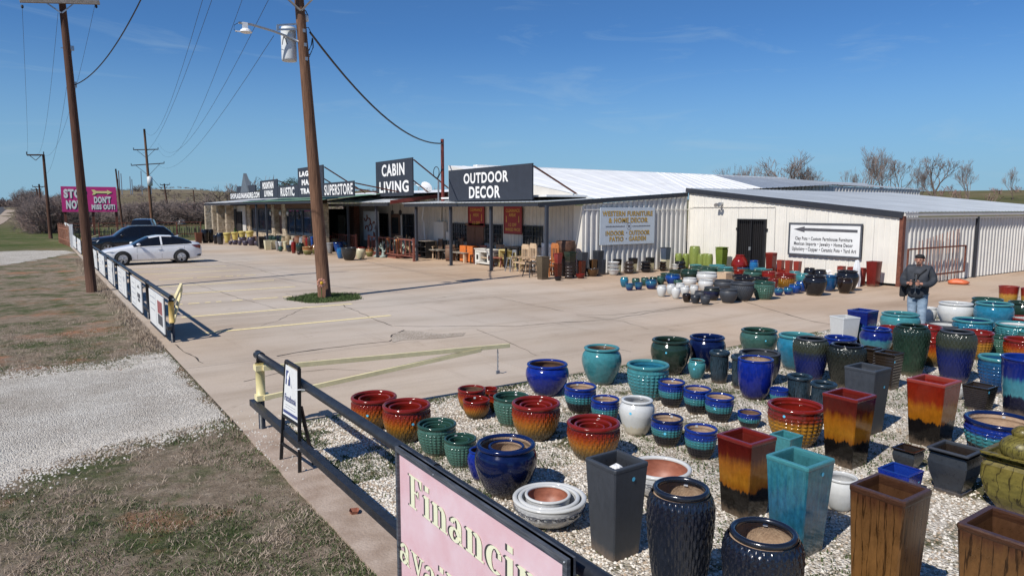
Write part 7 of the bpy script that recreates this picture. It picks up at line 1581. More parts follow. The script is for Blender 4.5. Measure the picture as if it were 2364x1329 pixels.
# local: front is -Y
V=[(0,0,.95),(0,-.02,1.12),(0,-.02,1.32),(0,.0,1.44),(0,-.02,1.54),(0,-.045,1.60),(0,-.06,1.68),(0,-.04,1.735),
 (.16,.0,1.38),(.29,-.02,1.20),(.23,-.24,1.11),(.10,-.36,1.15),   # left arm
 (-.16,.0,1.38),(-.29,-.02,1.20),(-.23,-.24,1.11),(-.10,-.36,1.15),
 (.11,0,.88),(.12,-.02,.50),(.13,.02,.10),(.14,-.14,.05),(-.11,0,.88),(-.12,.02,.50),(-.13,.04,.10),(-.15,-.12,.05)]
Ed=[(0,1),(1,2),(2,3),(3,4),(4,5),(5,6),(6,7),(3,8),(8,9),(9,10),(10,11),(3,12),(12,13),(13,14),(14,15),(0,16),(16,17),(17,18),(18,19),(0,20),(20,21),(21,22),(22,23)]
Rr=[.09,.10,.09,.05,.055,.075,.088,.06,.055,.050,.045,.032,.055,.050,.045,.032,.10,.075,.05,.04,.10,.075,.05,.04]
bd=skin_obj('body',V,Ed,Rr,'skin',man)
# jacket
V=[(0,-.01,.74),(0,-.04,1.0),(0,-.04,1.20),(0,-.01,1.36),(0,-.01,1.545),(.20,.01,1.44),(.31,-.01,1.20),(.24,-.23,1.11),(.13,-.33,1.14),(-.20,.01,1.44),(-.31,-.01,1.20),(-.24,-.23,1.11),(-.13,-.33,1.14)]
Ed=[(0,1),(1,2),(2,3),(3,4),(3,5),(5,6),(6,7),(7,8),(3,9),(9,10),(10,11),(11,12)]
skin_obj('jacket',V,Ed,[(.225,.20),(.245,.215),(.245,.21),(.20,.165),(.105,.10),.105,.088,.078,.058,.105,.088,.078,.058],'jacket',man)
V=[(0,0,.98),(.10,0,.76),(.105,-.02,.46),(.12,.0,.06),(-.10,0,.76),(-.10,.03,.46),(-.12,.04,.06)]
skin_obj('jeans',V,[(0,1),(1,2),(2,3),(0,4),(4,5),(5,6)],[(.17,.15),.125,.100,.088,.125,.100,.088],'jeans',man)
b=MB(); b.ball((0,-.040,1.722),(.098,.110,.058),16,10); b.ball((0,.005,1.68),(.100,.085,.085),14,8); b.build('hair',M['hair'],man,True)
for s in (-1,1): b=MB(); b.ball((s*.092,-.03,1.645),(.014,.025,.035),8,6); b.build('ear',M['skin'],man,True)
b=MB(); b.ball((0,-.150,1.625),(.017,.026,.026),8,6); b.build('nose',M['skin'],man,True)
b=MB(); b.ball((0,-.112,1.566),(.045,.030,.022),10,6); b.build('beard',M['beard'],man,True)
for s in (-1,1): b=MB(); b.ball((s*.035,-.132,1.666),(.020,.006,.004),8,5); b.build('eyebrow',M['hair'],man,True)
b=MB(); b.box(-.028,.028,-.142,-.135,1.588,1.596); b.build('mouth',M['terracotta_in'],man)
for s in (-1,1):
    hx=s*.085; 
    for k in range(4):
        z=1.175-k*.020; L_=[.055,.062,.058,.046][k]
        V=[(hx+s*.012,-.37,z),(hx-s*.002,-.405,z),(hx-s*.026,-.425,z-.002),(hx-s*L_,-.418,z-.003)]; skin_obj('finger',V,[(0,1),(1,2),(2,3)],[.0115,.0105,.0098,.0088],'skin',man,1)
    skin_obj('thumb',[(hx+s*.008,-.355,1.19),(hx-s*.012,-.365,1.212),(hx-s*.038,-.385,1.215)],[(0,1),(1,2)],[.014,.012,.010],'skin',man,1)
    skin_obj('palm',[(s*.125,-.345,1.145),(hx+s*.01,-.37,1.148)],[(0,1)],[(.028,.03),(.042,.018)],'skin',man,1)
    b=MB(); b.ball((s*.14,-.12-.02*s,.045),(.055,.15,.055),12,8); b.build('shoe',M['black_satin'],man,True)
b=MB(); b.box(-.055,.055,-.42,-.385,.0,.0); 
ph=MB(); ph.box(-.085,.085,-.412,-.398,1.115,1.205); o=ph.build('smartphone',M['black_satin']); bevel(o,.006); o.location=man.location; o.rotation_euler=man.rotation_euler; tag(o,'black smartphone held sideways in both hands of the man','phone')
b=MB(); b.box(-.004,.004,-.262,-.250,.92,1.34); b.build('zip',M['galv'],man)
b=MB(); b.beam((.17,-.14,1.46),(-.12,-.262,1.14),.05,.02); b.beam((-.12,-.262,1.14),(-.235,-.10,1.0),.05,.02); b.beam((-.235,-.1,1.0),(-.26,-.05,.72),.02,.02); b.build('bag_strap',M['shirt_black'],man)
b=MB(); b.box(-.36,-.24,-.10,.14,.80,1.05); o=b.build('shoulder_bag',M['shirt_black']); bevel(o,.03); o.location=man.location; o.rotation_euler=man.rotation_euler; tag(o,'black shoulder bag hanging at the side of the man','bag')
b=MB(); b.add([(-.05,-.245,1.36),(.06,-.245,1.36),(.02,-.27,1.18)],[(0,2,1)]); b.build('shirt',M['shirt_black'],man)
# ---------------------------------------------------------------- porch furniture
def at(u,v,X=None): return G(u,v) if X is None else onX(u,v,X)
def legs4(t,w,d,h,th,m,x0=0,y0=0,taper=0,nm='leg'):
    for sx in (0,1):
        for sy in (0,1):
            x=x0+sx*(w-th);y=y0+sy*(d-th); b=MB(); b.box(x,x+th,y,y+th,0,h); b.build(nm,M[m],t)
def table(name,u,v,w,d,h,m,top,label,cat='table',th=.07,tt=.05,rz=0,shelf=None):
    g=GC(u,v,18.1); t=empty(name,tuple(g),rz,label,cat); legs4(t,w,d,h-tt,th,m); b=MB(); b.box(-.05,w+.05,-.05,d+.05,h-tt,h); bevel(b.build('tabletop',M[top],t),.01)
    if shelf: b=MB(); b.box(.02,w-.02,.02,d-.02,shelf,shelf+.03); b.build('shelf',M[m],t)
    return t
def chair(u,v,m,label,h=1.1,w=.5,rz=0,slats=4,arms=False,rock=False,seat=.44,name='chair',arch=False):
    g=GC(u,v,18.25); t=empty(name,tuple(g),rz,label,'chair'); th=.045
    for sx in (0,1):
        for sy in (0,1): x=sx*(w-th);y=sy*(w-th); b=MB(); b.box(x,x+th,y,y+th,.05 if rock else 0,(h if sx==1 else (seat+.2 if arms else seat))); b.build('leg',M[m],t)
    b=MB(); b.box(0,w,0,w,seat-.04,seat); b.build('seat',M[m],t)
    b=MB(); b.box(w-.04,w-.01,th,w-th,h-.16,h-.02+(.08 if arch else 0)); b.build('back_rail',M[m],t); b=MB(); b.box(w-.04,w-.01,th,w-th,seat+.1,seat+.15); b.build('back_rail',M[m],t)
    for i in range(slats): y=th+(w-2*th)*(i+.5)/slats; b=MB(); b.box(w-.035,w-.015,y-.022,y+.022,seat+.15,h-.16); b.build('slat',M[m],t)
    for sy in (0,1):
        y=sy*(w-th)+th/2
        if arms: b=MB(); b.box(-.05,w,y-.04,y+.04,seat+.2,seat+.235); b.build('armrest',M[m],t)
        b=MB(); b.box(th,w-th,y-.012,y+.012,.2,.24); b.build('stretcher',M[m],t)
        if rock: b=MB(); b.tube([(-.18+ (w+.45)*i/10,y,.06*(2*(i/10)-1)**2+.02) for i in range(11)],.022,6); b.build('rocker',M[m],t)
    return t
# black cubby shelf
g=G(983,597); t=empty('cubby_shelf',(g.x,g.y,0),0,'black open cubby shelf with a pale top beside the cactus statues','shelf')
w,d,h=1.25,.6,.95
for x0,x1,y0,y1,z0,z1,nm in ((0,d,0,.04,0,h,'side_panel'),(0,d,w-.04,w,0,h,'side_panel'),(0,d,.04,w-.04,.04,.08,'shelf'),(0,d,.04,w-.04,.34,.37,'shelf'),(0,d,.04,w-.04,.62,.65,'shelf'),(0,d,w/2-.02,w/2+.02,.08,h-.03,'divider'),(d-.02,d,.04,w-.04,.08,h-.03,'back_panel')):
    b=MB(); b.box(x0,x1,y0,y1,z0,z1); b.build(nm,M['furn_black'],t)
b=MB(); b.box(-.02,d+.02,-.02,w+.02,h,h+.03); b.build('tabletop',M['bench_top'],t)
table('low_table',1012,598,.6,1.5,.52,'wood_brown','bench_top','long grey topped low table, the farther of two on the porch')
t=table('low_table',1072,607,.75,1.8,.52,'wood_log','bench_top','long grey topped low table with turned log legs, the nearer of two',th=.13)
g=GC(1070,590,17.8); 
for i,(y,lab) in enumerate(((0,'bright orange cabinet end behind the low tables, right one'),(.75,'bright orange cabinet end behind the low tables, left one'))):
    b=MB(); b.box(g.x+.5,g.x+1.1,g.y-.1+y,g.y+.5+y,0.05,.86); o=bevel(b.build('orange_cabinet',M['orange_board']),.015); tag(o,lab,'cabinet')
g=G(1086,607); t=empty('pedestal_table',(g.x,g.y,0),0,'small dark pedestal side table left of the white console','table'); b=MB(); b.box(-.02,.5,-.02,.5,.62,.66); b.build('tabletop',M['wood_brown'],t); b=MB(); b.lathe([(.05,.06),(.10,.15),(.05,.3),(.09,.45),(.05,.62)],10,c=(.24,.24,0)); b.build('pedestal',M['wood_brown'],t,True); b=MB(); b.box(0,.48,0,.48,0,.06); b.build('base',M['wood_brown'],t)
# white media console
g=G(1137,615); 
t=empty('media_console',(g.x,g.y,0),0,'distressed white media console with open centre shelves behind a porch post','console'); w,d,h=1.62,.55,.76
parts=[('side_panel',0,d,0,.05,.06,h),('side_panel',0,d,w-.05,w,.06,h),('back_panel',d-.03,d,.05,w-.05,.06,h),('bottom_panel',0,d-.03,.05,w-.05,.08,.14),('shelf',.03,d-.03,.50,w-.50,.36,.39),('divider',0,d-.03,.46,.50,.14,h-.12),('divider',0,d-.03,w-.50,w-.46,.14,h-.12),('frieze',0,.03,.05,w-.05,h-.12,h)]
for nm,x0,x1,y0,y1,z0,z1 in parts: b=MB(); b.box(x0,x1,y0,y1,z0,z1); b.build(nm,M['furn_white'] if nm!='shelf' else M['wood_log'],t)
b=MB(); b.box(-.04,d+.03,-.05,w+.05,h,h+.045); bevel(b.build('tabletop',M['furn_white'],t),.01)
for y in (.07,w-.45): 
    b=MB(); b.box(-.02,.0,y,y+.38,.15,h-.14); o=b.build('cabinet_door',M['furn_white'],t); b=MB(); b.box(-.027,-.02,y+.10,y+.28,.27,.50); b.build('door_inset',M['furn_black'],o)
b=MB(); b.box(.06,d-.06,-.006,0,.16,h-.1); b.build('end_inset',M['bench_top'],t); b=MB(); n=14; b.add([(d/2+.13*math.cos(2*math.pi*i/n),-.010,.42+.13*math.sin(2*math.pi*i/n)) for i in range(n)],[tuple(range(n))]); b.build('medallion',M['wood_brown'],t)
for x in (.0,d-.08):
    for y in (0,w-.08): b=MB(); b.box(x,x+.08,y,y+.08,0,.08); b.build('foot',M['furn_white'],t)
g=GC(1165,600,17.6); t=empty('yellow_shelf_unit',(g.x+.6,g.y,0),0,'pale yellow open shelf unit behind the white console','shelf')
for a in ((0,.45,0,.05,0,.85),(0,.45,1.35,1.4,0,.85),(0,.45,.05,1.35,.8,.85),(0,.45,.05,1.35,.42,.45),(0,.45,.68,.72,.45,.8),(.42,.45,.05,1.35,0,.8)): b=MB(); b.box(*a); b.build('panel',M['furn_yellow'],t)
table('high_table',1195,609,.75,1.05,1.02,'furn_black','furn_black','tall black table among the stools under the porch',th=.08,tt=.06)
g=G(1160,617); t=empty('red_bench',(g.x,g.y,0),.5,'small reddish brown splay leg bench in front of the tall black table','bench'); b=MB(); b.box(-.1,.28,0,.75,.42,.47); b.build('seat',M['wood_red'],t)
for y in (.1,.62):
    for s in (-1,1): b=MB(); b.beam((.09,y,.42),(.09+s*.16,y,0),.05,.07); b.build('leg',M['wood_red'],t)
def stool(u,v,m,lab,h=.66,back=False,r=.16):
    g=G(u,v); t=empty('stool',(g.x+.15,g.y+.1,0),0,lab,'stool'); b=MB(); b.box(-r,r,-r,r,h-.03,h); bevel(b.build('seat',M[m],t),.012)
    for sx in (-1,1):
        for sy in (-1,1): b=MB(); b.beam((sx*r*.75,sy*r*.75,h-.03),(sx*r*1.25,sy*r*1.25,0),.035); b.build('leg',M[m],t)
    for a,b_ in (((-1,-1),(1,-1)),((1,-1),(1,1)),((1,1),(-1,1)),((-1,1),(-1,-1))): mb=MB(); mb.beam((a[0]*r*1.1,a[1]*r*1.1,.22),(b_[0]*r*1.1,b_[1]*r*1.1,.22),.02); mb.build('rung',M[m],t)
    if back:
        for sy in (-1,1): b=MB(); b.beam((r*.9,sy*r*.8,h),(r*1.1,sy*r*.8,h+.33),.03); b.build('back_post',M[m],t)
        b=MB(); b.beam((r*1.08,-r*.8,h+.28),(r*1.08,r*.8,h+.28),.03,.12); b.build('backrest',M[m],t)
    return t
stool(1177,627,'galv','blue grey metal stool with a low back left of the log chairs',.62,True); stool(1222,640,'furn_black','black square stool in front of the log chairs',.62,False,.2)
chair(1199,629,'wood_log','rustic log armchair, left one of the pale pair',1.15,.55,0,4,True,arch=True); chair(1213,632,'wood_log','rustic log armchair with an arched back, right one of the pale pair',1.22,.58,-.1,4,True,arch=True)
chair(1246,618,'plastic_white','white rocking chair seen beside the porch post',1.25,.55,0,5,True,True); chair(1254,616,'plastic_white','second white rocking chair, overlapping the first one',1.25,.55,0,5,True,True)
chair(1268,639,'wood_orange','tall honey coloured slat back chair behind the weathered planter',1.30,.52,0,4,True,False,arch=True)
chair(1016,589,'furn_black','black chair in the row behind the cubby shelf, left one',1.05,.45,0,3); chair(1030,592,'furn_black','black chair in the row behind the low tables, middle one',1.05,.45,0,3); chair(1044,594,'furn_black','black chair in the row behind the low tables, right one',1.05,.45,0,3); chair(1006,587,'wood_brown','dark brown chair at the left end of the row by the wall',1.1,.45,0,3)
chair(1133,594,'furn_black','black chair standing against the wall behind the white console',1.15,.42,0,2)
g=GC(1120,592,17.7); t=empty('grey_frame',(g.x+1,g.y,0),0,'small pale grey frame leaning by the brown doors','frame'); 
for a in ((0,.03,0,.05,0,.6),(0,.03,.4,.45,0,.6),(0,.03,.05,.4,.55,.6),(0,.03,.05,.4,.2,.25)): b=MB(); b.box(*a); b.build('rail',M['galv'],t)
g=GC(1291,634,17.8)
for i,(dy,h) in enumerate(((0,1.28),(.12,1.22),(.24,1.34))): b=MB(); b.lathe([(.05,0),(.07,.5),(.045,h-.15),(.06,h)],10,c=(g.x+.8,g.y+dy,0),capb=True,capt=True); o=b.build('tall_bottle',M['pinkred'],None,True); tag(o,['pink red tall bottle behind the red ribbed planter, nearest one','pink red tall bottle behind the red ribbed planter, middle one','pink red tall bottle behind the red ribbed planter, farthest one'][i],'bottle')
for i,(u,v,m_,h_,lab) in enumerate(((1052,596,'wood_brown',1.2,'tall brown chair against the wall behind the low tables'),(1098,596,'furn_black',1.0,'black chair in the shade left of the white console'),(1108,600,'wood_red',.95,'reddish chair close behind the white console'),(1150,600,'wood_brown',1.05,'dark brown chair behind the yellow shelf unit'),(1183,604,'furn_black',1.0,'black chair behind the tall black table'),(1226,612,'wood_brown',1.1,'brown chair in the shade behind the log armchairs'),(1000,590,'wood_log',1.0,'pale wooden chair at the wall behind the cubby shelf'),(880,575,'wood_brown',1.1,'brown chair on the wooden deck behind the railing'),(925,580,'wood_log',1.15,'pale rocking chair on the wooden deck behind the railing'))):
    chair(u,v,m_,lab,h_,.48,.1*i,4,i%2==0)
def barrel(u,v,r,h,m,lab,xm=18.2):
    g=GC(u,v,xm); t=empty('barrel',tuple(g),0,lab,'barrel'); b=MB(); b.lathe([(r*.85,0),(r,.5*h),(r*.86,h),(r*.8,h),(r*.8,h-.04),(.01,h-.04)],16,capb=True); b.build('staves',M[m],t,True)
    for z in (.15,.85): b=MB(); b.lathe([(r*(.85+.15*math.sin(math.pi*z))+.006,z*h-.02),(r*(.85+.15*math.sin(math.pi*z))+.006,z*h+.02)],16); b.build('hoop',M['rust_steel'],t)
barrel(1040,592,.3,.85,'wood_brown','brown wooden barrel against the wall right of the cubby shelf'); barrel(870,582,.28,.8,'wood_red','reddish barrel on the deck near the olive brown jar',17.8); barrel(1290,622,.28,.75,'wood_brown','brown barrel beside the huge copper kettle',18.2)
for i,(u,v,lab) in enumerate(((690,500,'hanging lantern under the storefront eave left of the big pole'),(906,490,'hanging lantern by the left door of the cabin porch'),(924,490,'hanging lantern by the right side of the cabin porch door'))):
    q=onX(u,v,14.2 if u<800 else 18.5); t=empty('hanging_lantern',tuple(q),0,lab,'lantern'); b=MB(); b.lathe([(.02,-.18),(.09,-.14),(.10,.06),(.03,.14)],8); b.build('lantern_body',M['black_satin'],t); b=MB(); b.tube([(0,0,.14),(0,0,.45)],.012,5); b.build('chain',M['black_satin'],t)
# big copper kettle
g=onX(1306,580,18.2); zk=g.z-.28; b=MB(); b.lathe([(.03,.0),(.27,.03),(.41,.23),(.44,.5),(.40,.68),(.40,.72),(.37,.72),(.35,.53),(.2,.47),(.01,.47)],24,c=(g.x,g.y,zk)); o=b.build('copper_kettle',M['copper_pot'],None,True); tag(o,'huge blackened copper kettle behind the planters at the porch end','kettle')
b=MB(); b.box(g.x-.3,g.x+.3,g.y-.3,g.y+.3,0,zk); o=b.build('dark_crate',M['furn_black']); tag(o,'dark stand carrying the huge copper kettle','stand')
# cast plaques and statues by the railing
def statue(u,v,h,m,lab,seed,kind):
    r=random.Random(seed); g=G(u,v); t=empty('garden_statue',(g.x+.1,g.y+.1,0),0,lab,'statue'); b=MB(); b.lathe([(.16,0),(.19,.04),(.17,.10),(.10,.14)],12,capb=True,capt=True,fn=lambda rr,z,t_:rr*(1+.10*math.sin(5*t_))); b.build('base',M[m],t,True)
    if kind=='tree':
        b=MB(); b.tube([(0,0,.08),(.03,.02,h*.35),(-.02,0,h*.7),(.02,0,h)],[.10,.07,.06,.035],8); b.build('trunk',M[m],t,True)
        for i in range(5):
            z=h*r.uniform(.3,.85);a=r.uniform(0,6.28); L=r.uniform(.12,.26); b=MB(); b.tube([(0,0,z),(L*.7*math.cos(a),L*.7*math.sin(a),z+.05),(L*math.cos(a),L*math.sin(a),z+.22)],[.05,.04,.02],6); b.build('branch',M[m],t,True)
    elif kind=='bird':
        b=MB(); b.tube([(0,0,.1),(.02,0,.3),(0,0,.45)],[.05,.035,.05],8); b.ball((0,0,.55*h+.1),(.13,.11,.16),10,7); b.tube([(0,0,.62*h),(.06,.04,h*.8),(.0,.05,h*.95),(-.1,.05,h*.93)],[.06,.04,.035,.01],8); b.build('figure',M[m],t,True)
        for s in (-1,1): b=MB(); b.tube([(0,s*.1,.6*h),(.05,s*.25,.75*h),(.1,s*.3,.95*h)],[.06,.05,.01],6); b.build('wing',M[m],t,True)
    else:
        b=MB(); b.lathe([(.15,.08),(.13,.25),(.10,.45*h),(.13,.6*h),(.09,.75*h),(.05,.78*h)],10,capb=True,fn=lambda rr,z,t_:rr*(1+.12*math.sin(3*t_+z*9))); b.ball((0,0,.87*h),(.085,.085,.11*h),10,7); b.build('figure',M[m],t,True); b=MB(); b.lathe([(.16,.90*h),(.10,.96*h),(.03,h+.05),(.001,h+.06)],10); b.build('hat',M[m],t,True)
S_=[(868,594,.75,'statue_green','spiky grey green agave statue, leftmost of the statues',1,'tree'),(882,595,.95,'statue_green','grey branching statue second from the left by the railing',2,'tree'),(893,594,1.05,'statue_green','tall green bird statue with a long curved neck',3,'bird'),(909,593,1.15,'statue_green','grey green branching statue holding a cup shape',4,'tree'),(917,592,1.05,'statue_tan','tan and grey figure in a wide hat',5,'man'),(929,592,.8,'statue_green','low grey green statue with curled arms',6,'bird'),(937,591,1.25,'statue_tan','tall tan twisted driftwood statue',7,'tree'),(944,591,1.1,'statue_tan','tan bearded figure beside the driftwood statue',8,'man'),(953,590,.7,'statue_green','low dark green crouching frog like statue',9,'bird')]
for a in S_: statue(*a)
g=G(964,593); t=empty('stone_table',(g.x,g.y,0),0,'small cream stone table on a round pedestal between statues and cubby shelf','table'); b=MB(); b.lathe([(.16,0),(.18,.1),(.10,.25),(.16,.45),(.10,.7)],12,c=(0,0,0)); b.build('pedestal',M['statue_cream'],t,True); b=MB(); b.lathe([(.01,.70),(.32,.70),(.34,.74),(.30,.77),(.01,.77)],18); b.build('tabletop',M['statue_cream'],t,True)
for i,(u,h) in enumerate(((895,.95),(918,.9))): g=onX(u,560,16.9); b=MB(); b.lathe([(.14,.16),(.12,.3),(.11,.16+h-.1),(.15,.16+h)],12,c=(16.9,g.y,0),capb=True,capt=True); o=b.build('yellow_column',M['wood_orange'],None,True); tag(o,['ochre column pedestal behind the railing, left one','ochre column pedestal behind the railing, right one'][i],'pedestal')
g=onX(849,500,17.8); t=empty('wall_art',(18.0,g.y,1.),0,'white display panel hung with dark metal wall art beside the brick column','wall art'); b=MB(); b.box(.0,.05,-1.2,1.2,-.3,1.6); b.build('panel',M['pale_blue_panel'],t)
for i in range(7):
    a=random.uniform(0,3); y=random.uniform(-.9,.9); z=random.uniform(0,1.3); b=MB(); b.tube([(-.04,y+.25*math.cos(a+k*.9),z+.25*math.sin(a+k*.9)) for k in range(5)],.04,5); b.build('metal_piece',M['wood_red'],t)
# ---------------------------------------------------------------- bare trees and brush
def branches(h,n0,spread,depth_,seed,r0,kids=(3,4),ang=(.35,.85),ratio=(.62,.8),upb=.15,stems=1,crook=.18,rmin=.010):
    r=random.Random(seed); segs=[[],[]]
    def grow(p,d,L,rad,lv):
        k=3 if lv<3 else 2; pts=[p]; q=p.copy(); dd=d.copy()
        for i in range(k):
            dd=(dd+Vector((r.gauss(0,crook),r.gauss(0,crook),r.gauss(0,crook*.6)+upb*.3))).normalized(); q=q+dd*L/k; pts.append(q.copy())
        r1=max(rmin,rad*.62); segs[0 if lv<2 else 1].append((pts,[rad+(r1-rad)*i/k for i in range(k+1)],5 if lv<2 else 3))
        if lv>=depth_: return
        nk=r.randint(*kids)
        for i in range(nk):
            a=r.uniform(*ang); az=r.uniform(0,6.28); u=dd.orthogonal().normalized(); u.rotate(Matrix.Rotation(az,3,dd)); nd=(dd*math.cos(a)+u*math.sin(a)+Vector((0,0,upb))).normalized()
            st=pts[-1] if i<2 else pts[r.randint(1,k)]; grow(st,nd,L*r.uniform(*ratio),max(rmin,rad*r.uniform(.5,.68)),lv+1)
    for s in range(stems):
        if stems==1: d=Vector((r.gauss(0,.05),r.gauss(0,.05),1)).normalized()
        else: a=r.uniform(0,6.28); k=r.uniform(.2,spread); d=Vector((k*math.cos(a),k*math.sin(a),1)).normalized()
        grow(Vector((r.gauss(0,.1) if stems>1 else 0,r.gauss(0,.1) if stems>1 else 0,-.1)),d,h*r.uniform(.85,1.1),r0,0)
    out=[]
    for sg in segs:
        b=MB()
        for pts,rr,n in sg: b.tube(pts,rr,n,cap=False)
        out.append(b)
    return out
def normalise(bs,H):
    zs=max(v[2] for b in bs for v in b.v); 
    return H/zs
TP=[]
for sd_,kw in ((11,dict(h=.36,n0=0,spread=0,depth_=6,r0=.026,kids=(2,4),ang=(.22,.62),ratio=(.66,.84),upb=.20,crook=.13)),(23,dict(h=.30,n0=0,spread=0,depth_=6,r0=.030,kids=(3,3),ang=(.28,.75),ratio=(.66,.84),upb=.16,crook=.14)),(37,dict(h=.28,n0=0,spread=.5,depth_=6,r0=.017,kids=(2,3),ang=(.22,.65),ratio=(.66,.84),upb=.2,stems=3,crook=.13))):
    bs=branches(seed=sd_,rmin=.0015,**kw); s=normalise(bs,1.); 
    for b in bs: b.v=[(x*s,y*s,z*s) for x,y,z in b.v]
    TP.append([bs[0].mesh('trunk',M['bark']),bs[1].mesh('crown',M['twig'])])
BP=[]
for sd_ in (5,6,8):
    bs=branches(seed=sd_,h=.30,n0=0,spread=1.1,depth_=4,r0=.016,kids=(3,5),ang=(.3,.9),ratio=(.6,.8),upb=.10,stems=7,rmin=.0018); s=normalise(bs,1.)
    for b in bs: b.v=[(x*s,y*s,z*s) for x,y,z in b.v]
    BP.append([bs[0].mesh('stem',M['bark']),bs[1].mesh('crown',M['twig' if sd_!=8 else 'twig_red'])])
def tree(x,y,z,h,w,proto,rz,label,group,cat='tree',name='bare_tree'):
    t=empty(name,(x,y,z),rz,label,cat,group); t.scale=(w,w,h)
    for me in proto: obj(me.name.split('.')[0],me,None,t)
    return t
RT=[(1655,452,378,80,2,.55),(1690,452,380,84,2,.6),(1722,452,378,80,0,.6),(1760,452,372,84,2,.6),(1808,452,343,84,1,.7),(1842,452,370,86,0,.6),(1882,452,376,88,2,.75),(1948,455,385,95,2,.5),(1978,455,336,100,0,.62),(2022,455,338,104,0,.55),(2068,458,352,104,2,.75),(2100,460,380,100,2,.5),(2162,457,350,108,1,.82),(2226,462,366,104,0,.6),(2330,466,383,112,0,.45),(2372,466,400,112,2,.5)]
names=['low bare tree, leftmost above the white roof','second bare tree from the left above the white roof','slim bare tree third from the left','bushy bare tree left of the tallest one in the left clump','tallest bare tree of the clump above the roof middle','bare tree right behind the tallest of the left clump','wide leaning bare tree at the right end of the left clump','short bare tree starting the right clump','tall narrow bare tree, first tall one of the right clump','tall bare tree, second tall one of the right clump','bushy bare tree in the middle of the right clump','low bare tree left of the forked one','bare forked tree with thick dark limbs','round crowned bare tree right of the forked one','lone slim bare tree at the right','bare tree cut by the right picture edge']
for i,(u,vb,vt,dist,pr,wf) in enumerate(RT):
    a=YAW+math.atan((u-CX)/F); x,y=dist*math.sin(a),dist*math.cos(a); z=terr(x,y); zt=zat((x,y,0),vt); h=zt-z
    tree(x,y,z,h,h*wf*1.45,TP[pr],i*1.7,names[i],'bare trees beyond the metal roofs')
# mesquite row under the hill, thicket on the left
BL=[]
rr=random.Random(3)
for i in range(26):
    u=282+ i*9.5+rr.uniform(-4,4); dist=rr.uniform(130,172); BL.append((u,dist,rr.uniform(3.3,4.6)))
for i in range(26): q=(i+rr.random())/26; vv=491+q*54; dd_=4480/(vv-480)*rr.uniform(1.0,1.15); u_=72+q*78; dd_=max(dd_,96.) if u_>92 else dd_; BL.append((u_,dd_,(2.8/dd_*1600+26)/1600*dd_*rr.uniform(.85,1.05)))
for i in range(4): BL.append((112+i*8,92+rr.uniform(0,10),rr.uniform(3.2,4.4)))
for i in range(10): BL.append((150+i*14,rr.uniform(120,160),rr.uniform(3,4)))
for i,(u,dist,h) in enumerate(BL):
    a=YAW+math.atan((u-CX)/F); x,y=dist*math.sin(a),dist*math.cos(a)
    lab='grey brown leafless mesquite bush in the row under the hill' if u>275 else ('grey leafless bush in the thicket beside the highway' if u<150 else 'leafless bush standing behind the pink billboard')
    tree(x,y,terr(x,y),h,h*(1.5 if u>150 else .8),BP[i%2 if i%5 else 2],i*1.3,lab,lab.replace('grey brown leafless mesquite bush','mesquite bushes').replace('grey leafless bush','bushes').replace('leafless bush','bushes'),'bush','bare_bush')
for u,vt,vb,dist,pr,lab in ((330,425,446,330,BP[0],'round bare tree on the crest of the hill'),(605,405,470,95,BP[1],'bare bushy tree behind the MOUNTAIN LIVING board'),(1000,425,470,70,BP[0],'bare treetop between the CABIN LIVING board and the mast'),(845,432,470,80,BP[1],'bare treetop right of the SUPERSTORE board')):
    a=YAW+math.atan((u-CX)/F); x,y=dist*math.sin(a),dist*math.cos(a); z=terr(x,y); h=zat((x,y,0),vt)-z; tree(x,y,z,h,h*1.1,pr,u,lab,None)
a=YAW+math.atan((672-CX)/F); x,y=88*math.sin(a),88*math.cos(a); zt=zat((x,y,0),412); t=empty('evergreen_tree',(x,y,0),0,'dark evergreen tree behind the RUSTIC board','tree'); b=MB(); b.tube([(0,0,0),(0,0,zt*.8)],[.2,.08],8); b.build('trunk',M['bark'],t)
b=MB(); rr=random.Random(9)
for i in range(3500):
    p=Vector((rr.gauss(0,1),rr.gauss(0,1),rr.gauss(0,1))).normalized()*rr.uniform(.5,1.); p=Vector((p.x*1.9,p.y*1.9,zt-1.2+p.z*1.2+.25*math.sin(p.x*4))); q=Vector((rr.gauss(0,1),rr.gauss(0,1),rr.gauss(0,1)))*.07; w=Vector((rr.gauss(0,1),rr.gauss(0,1),rr.gauss(0,1)))*.07; b.add([p,p+q,p+w],[(0,1,2)])
b.build('crown',M['evergreen'],t)
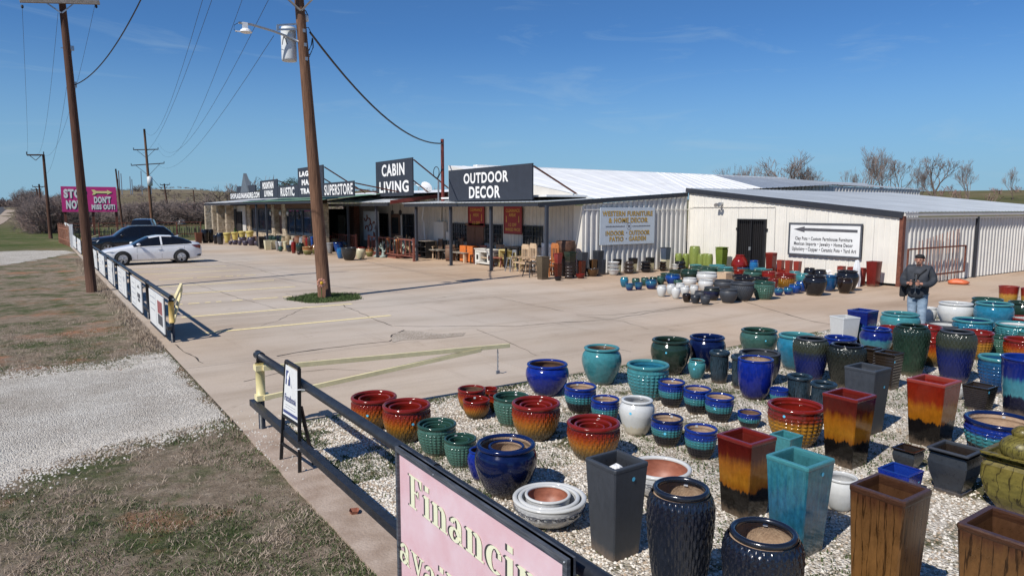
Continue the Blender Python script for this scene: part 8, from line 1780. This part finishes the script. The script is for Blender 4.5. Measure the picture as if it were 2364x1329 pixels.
# brush cover on the slope and ridge: one mass
def brushmass(name,pts,label,m):
    b=MB(); r=random.Random(4)
    for (x,y,s) in pts:
        z=terr(x,y)
        for k in range(16):
            a=r.uniform(0,6.28); t_=r.uniform(.2,1.3); d=Vector((math.cos(a)*t_,math.sin(a)*t_,1)).normalized(); L=s*r.uniform(.6,1.1); p=Vector((x+r.gauss(0,s*.35),y+r.gauss(0,s*.35),z)); e=p+d*L; w=Vector((r.gauss(0,1),r.gauss(0,1),.3)).normalized()*s*.055
            b.add([p-w*.5,p+w*.5,e+w*.3,e-w],[(0,1,2,3)])
            for q in range(5):
                f=r.uniform(.3,.9); c=p+(e-p)*f; e2=c+Vector((r.gauss(0,.5),r.gauss(0,.5),r.uniform(.2,.8)))*L*.5; b.add([c-w*.3,c+w*.3,e2],[(0,1,2)])
    o=b.build(name,M[m]); tag(o,label,'brush',kind='stuff')
P=[];r=random.Random(12)
for i in range(1300):
    a=math.radians(r.uniform(1.5,30)); d=r.uniform(160,390); x,y=d*math.sin(a),d*math.cos(a)
    if mnoise.noise((x*.02,y*.02,0))<-.05 and d>200: continue
    P.append((x,y,r.uniform(.5,1.2) if d>230 else r.uniform(1.2,2.4)))
brushmass('hill_brush',P,'grey brown brush covering the far slope behind the store','twig')
P=[]
for i in range(320):
    a=math.radians(r.uniform(-9,2.4)); d=r.uniform(425,480); P.append((d*math.sin(a),d*math.cos(a),r.uniform(2.5,4.6)))
for i in range(500):
    d=r.uniform(110,330); q_=(4480/d-10)/55; am=YAW+math.atan((72+85*q_-CX)/F); a=r.uniform(am,am+math.radians(1.6)); P.append((d*math.sin(a),d*math.cos(a),r.uniform(1.2,2.6)))
for i in range(260):
    a=math.radians(r.uniform(-11,2)); d=r.uniform(440,520); P.append((d*math.sin(a),d*math.cos(a),r.uniform(3,5.5)))
brushmass('far_wood',P,'dusky far wood along the highway at the left horizon','twig')
P=[]
for i in range(55):
    a=math.radians(r.uniform(50,72)); d=r.uniform(88,140); P.append((d*math.sin(a),d*math.cos(a),r.uniform(.5,1.3)))
brushmass('slope_brush',P,'low dry brush on the green slope behind the metal shed','twig_red')
# a few thin posts on the ridge
for i,u in enumerate((282,285,290,310,314,336,350,353,357)):
    a=YAW+math.atan((u-CX)/F); d=300; x,y=d*math.sin(a),d*math.cos(a); z=terr(x,y); b=MB(); hh=6+ (i*7%4); b.beam((x,y,z),(x,y,z+hh),.28); o=b.build('ridge_mast',M['rust_steel' if i<2 else 'galv']); tag(o,'thin distant mast on the hill crest left of the storefront','mast','thin masts on the hill crest')
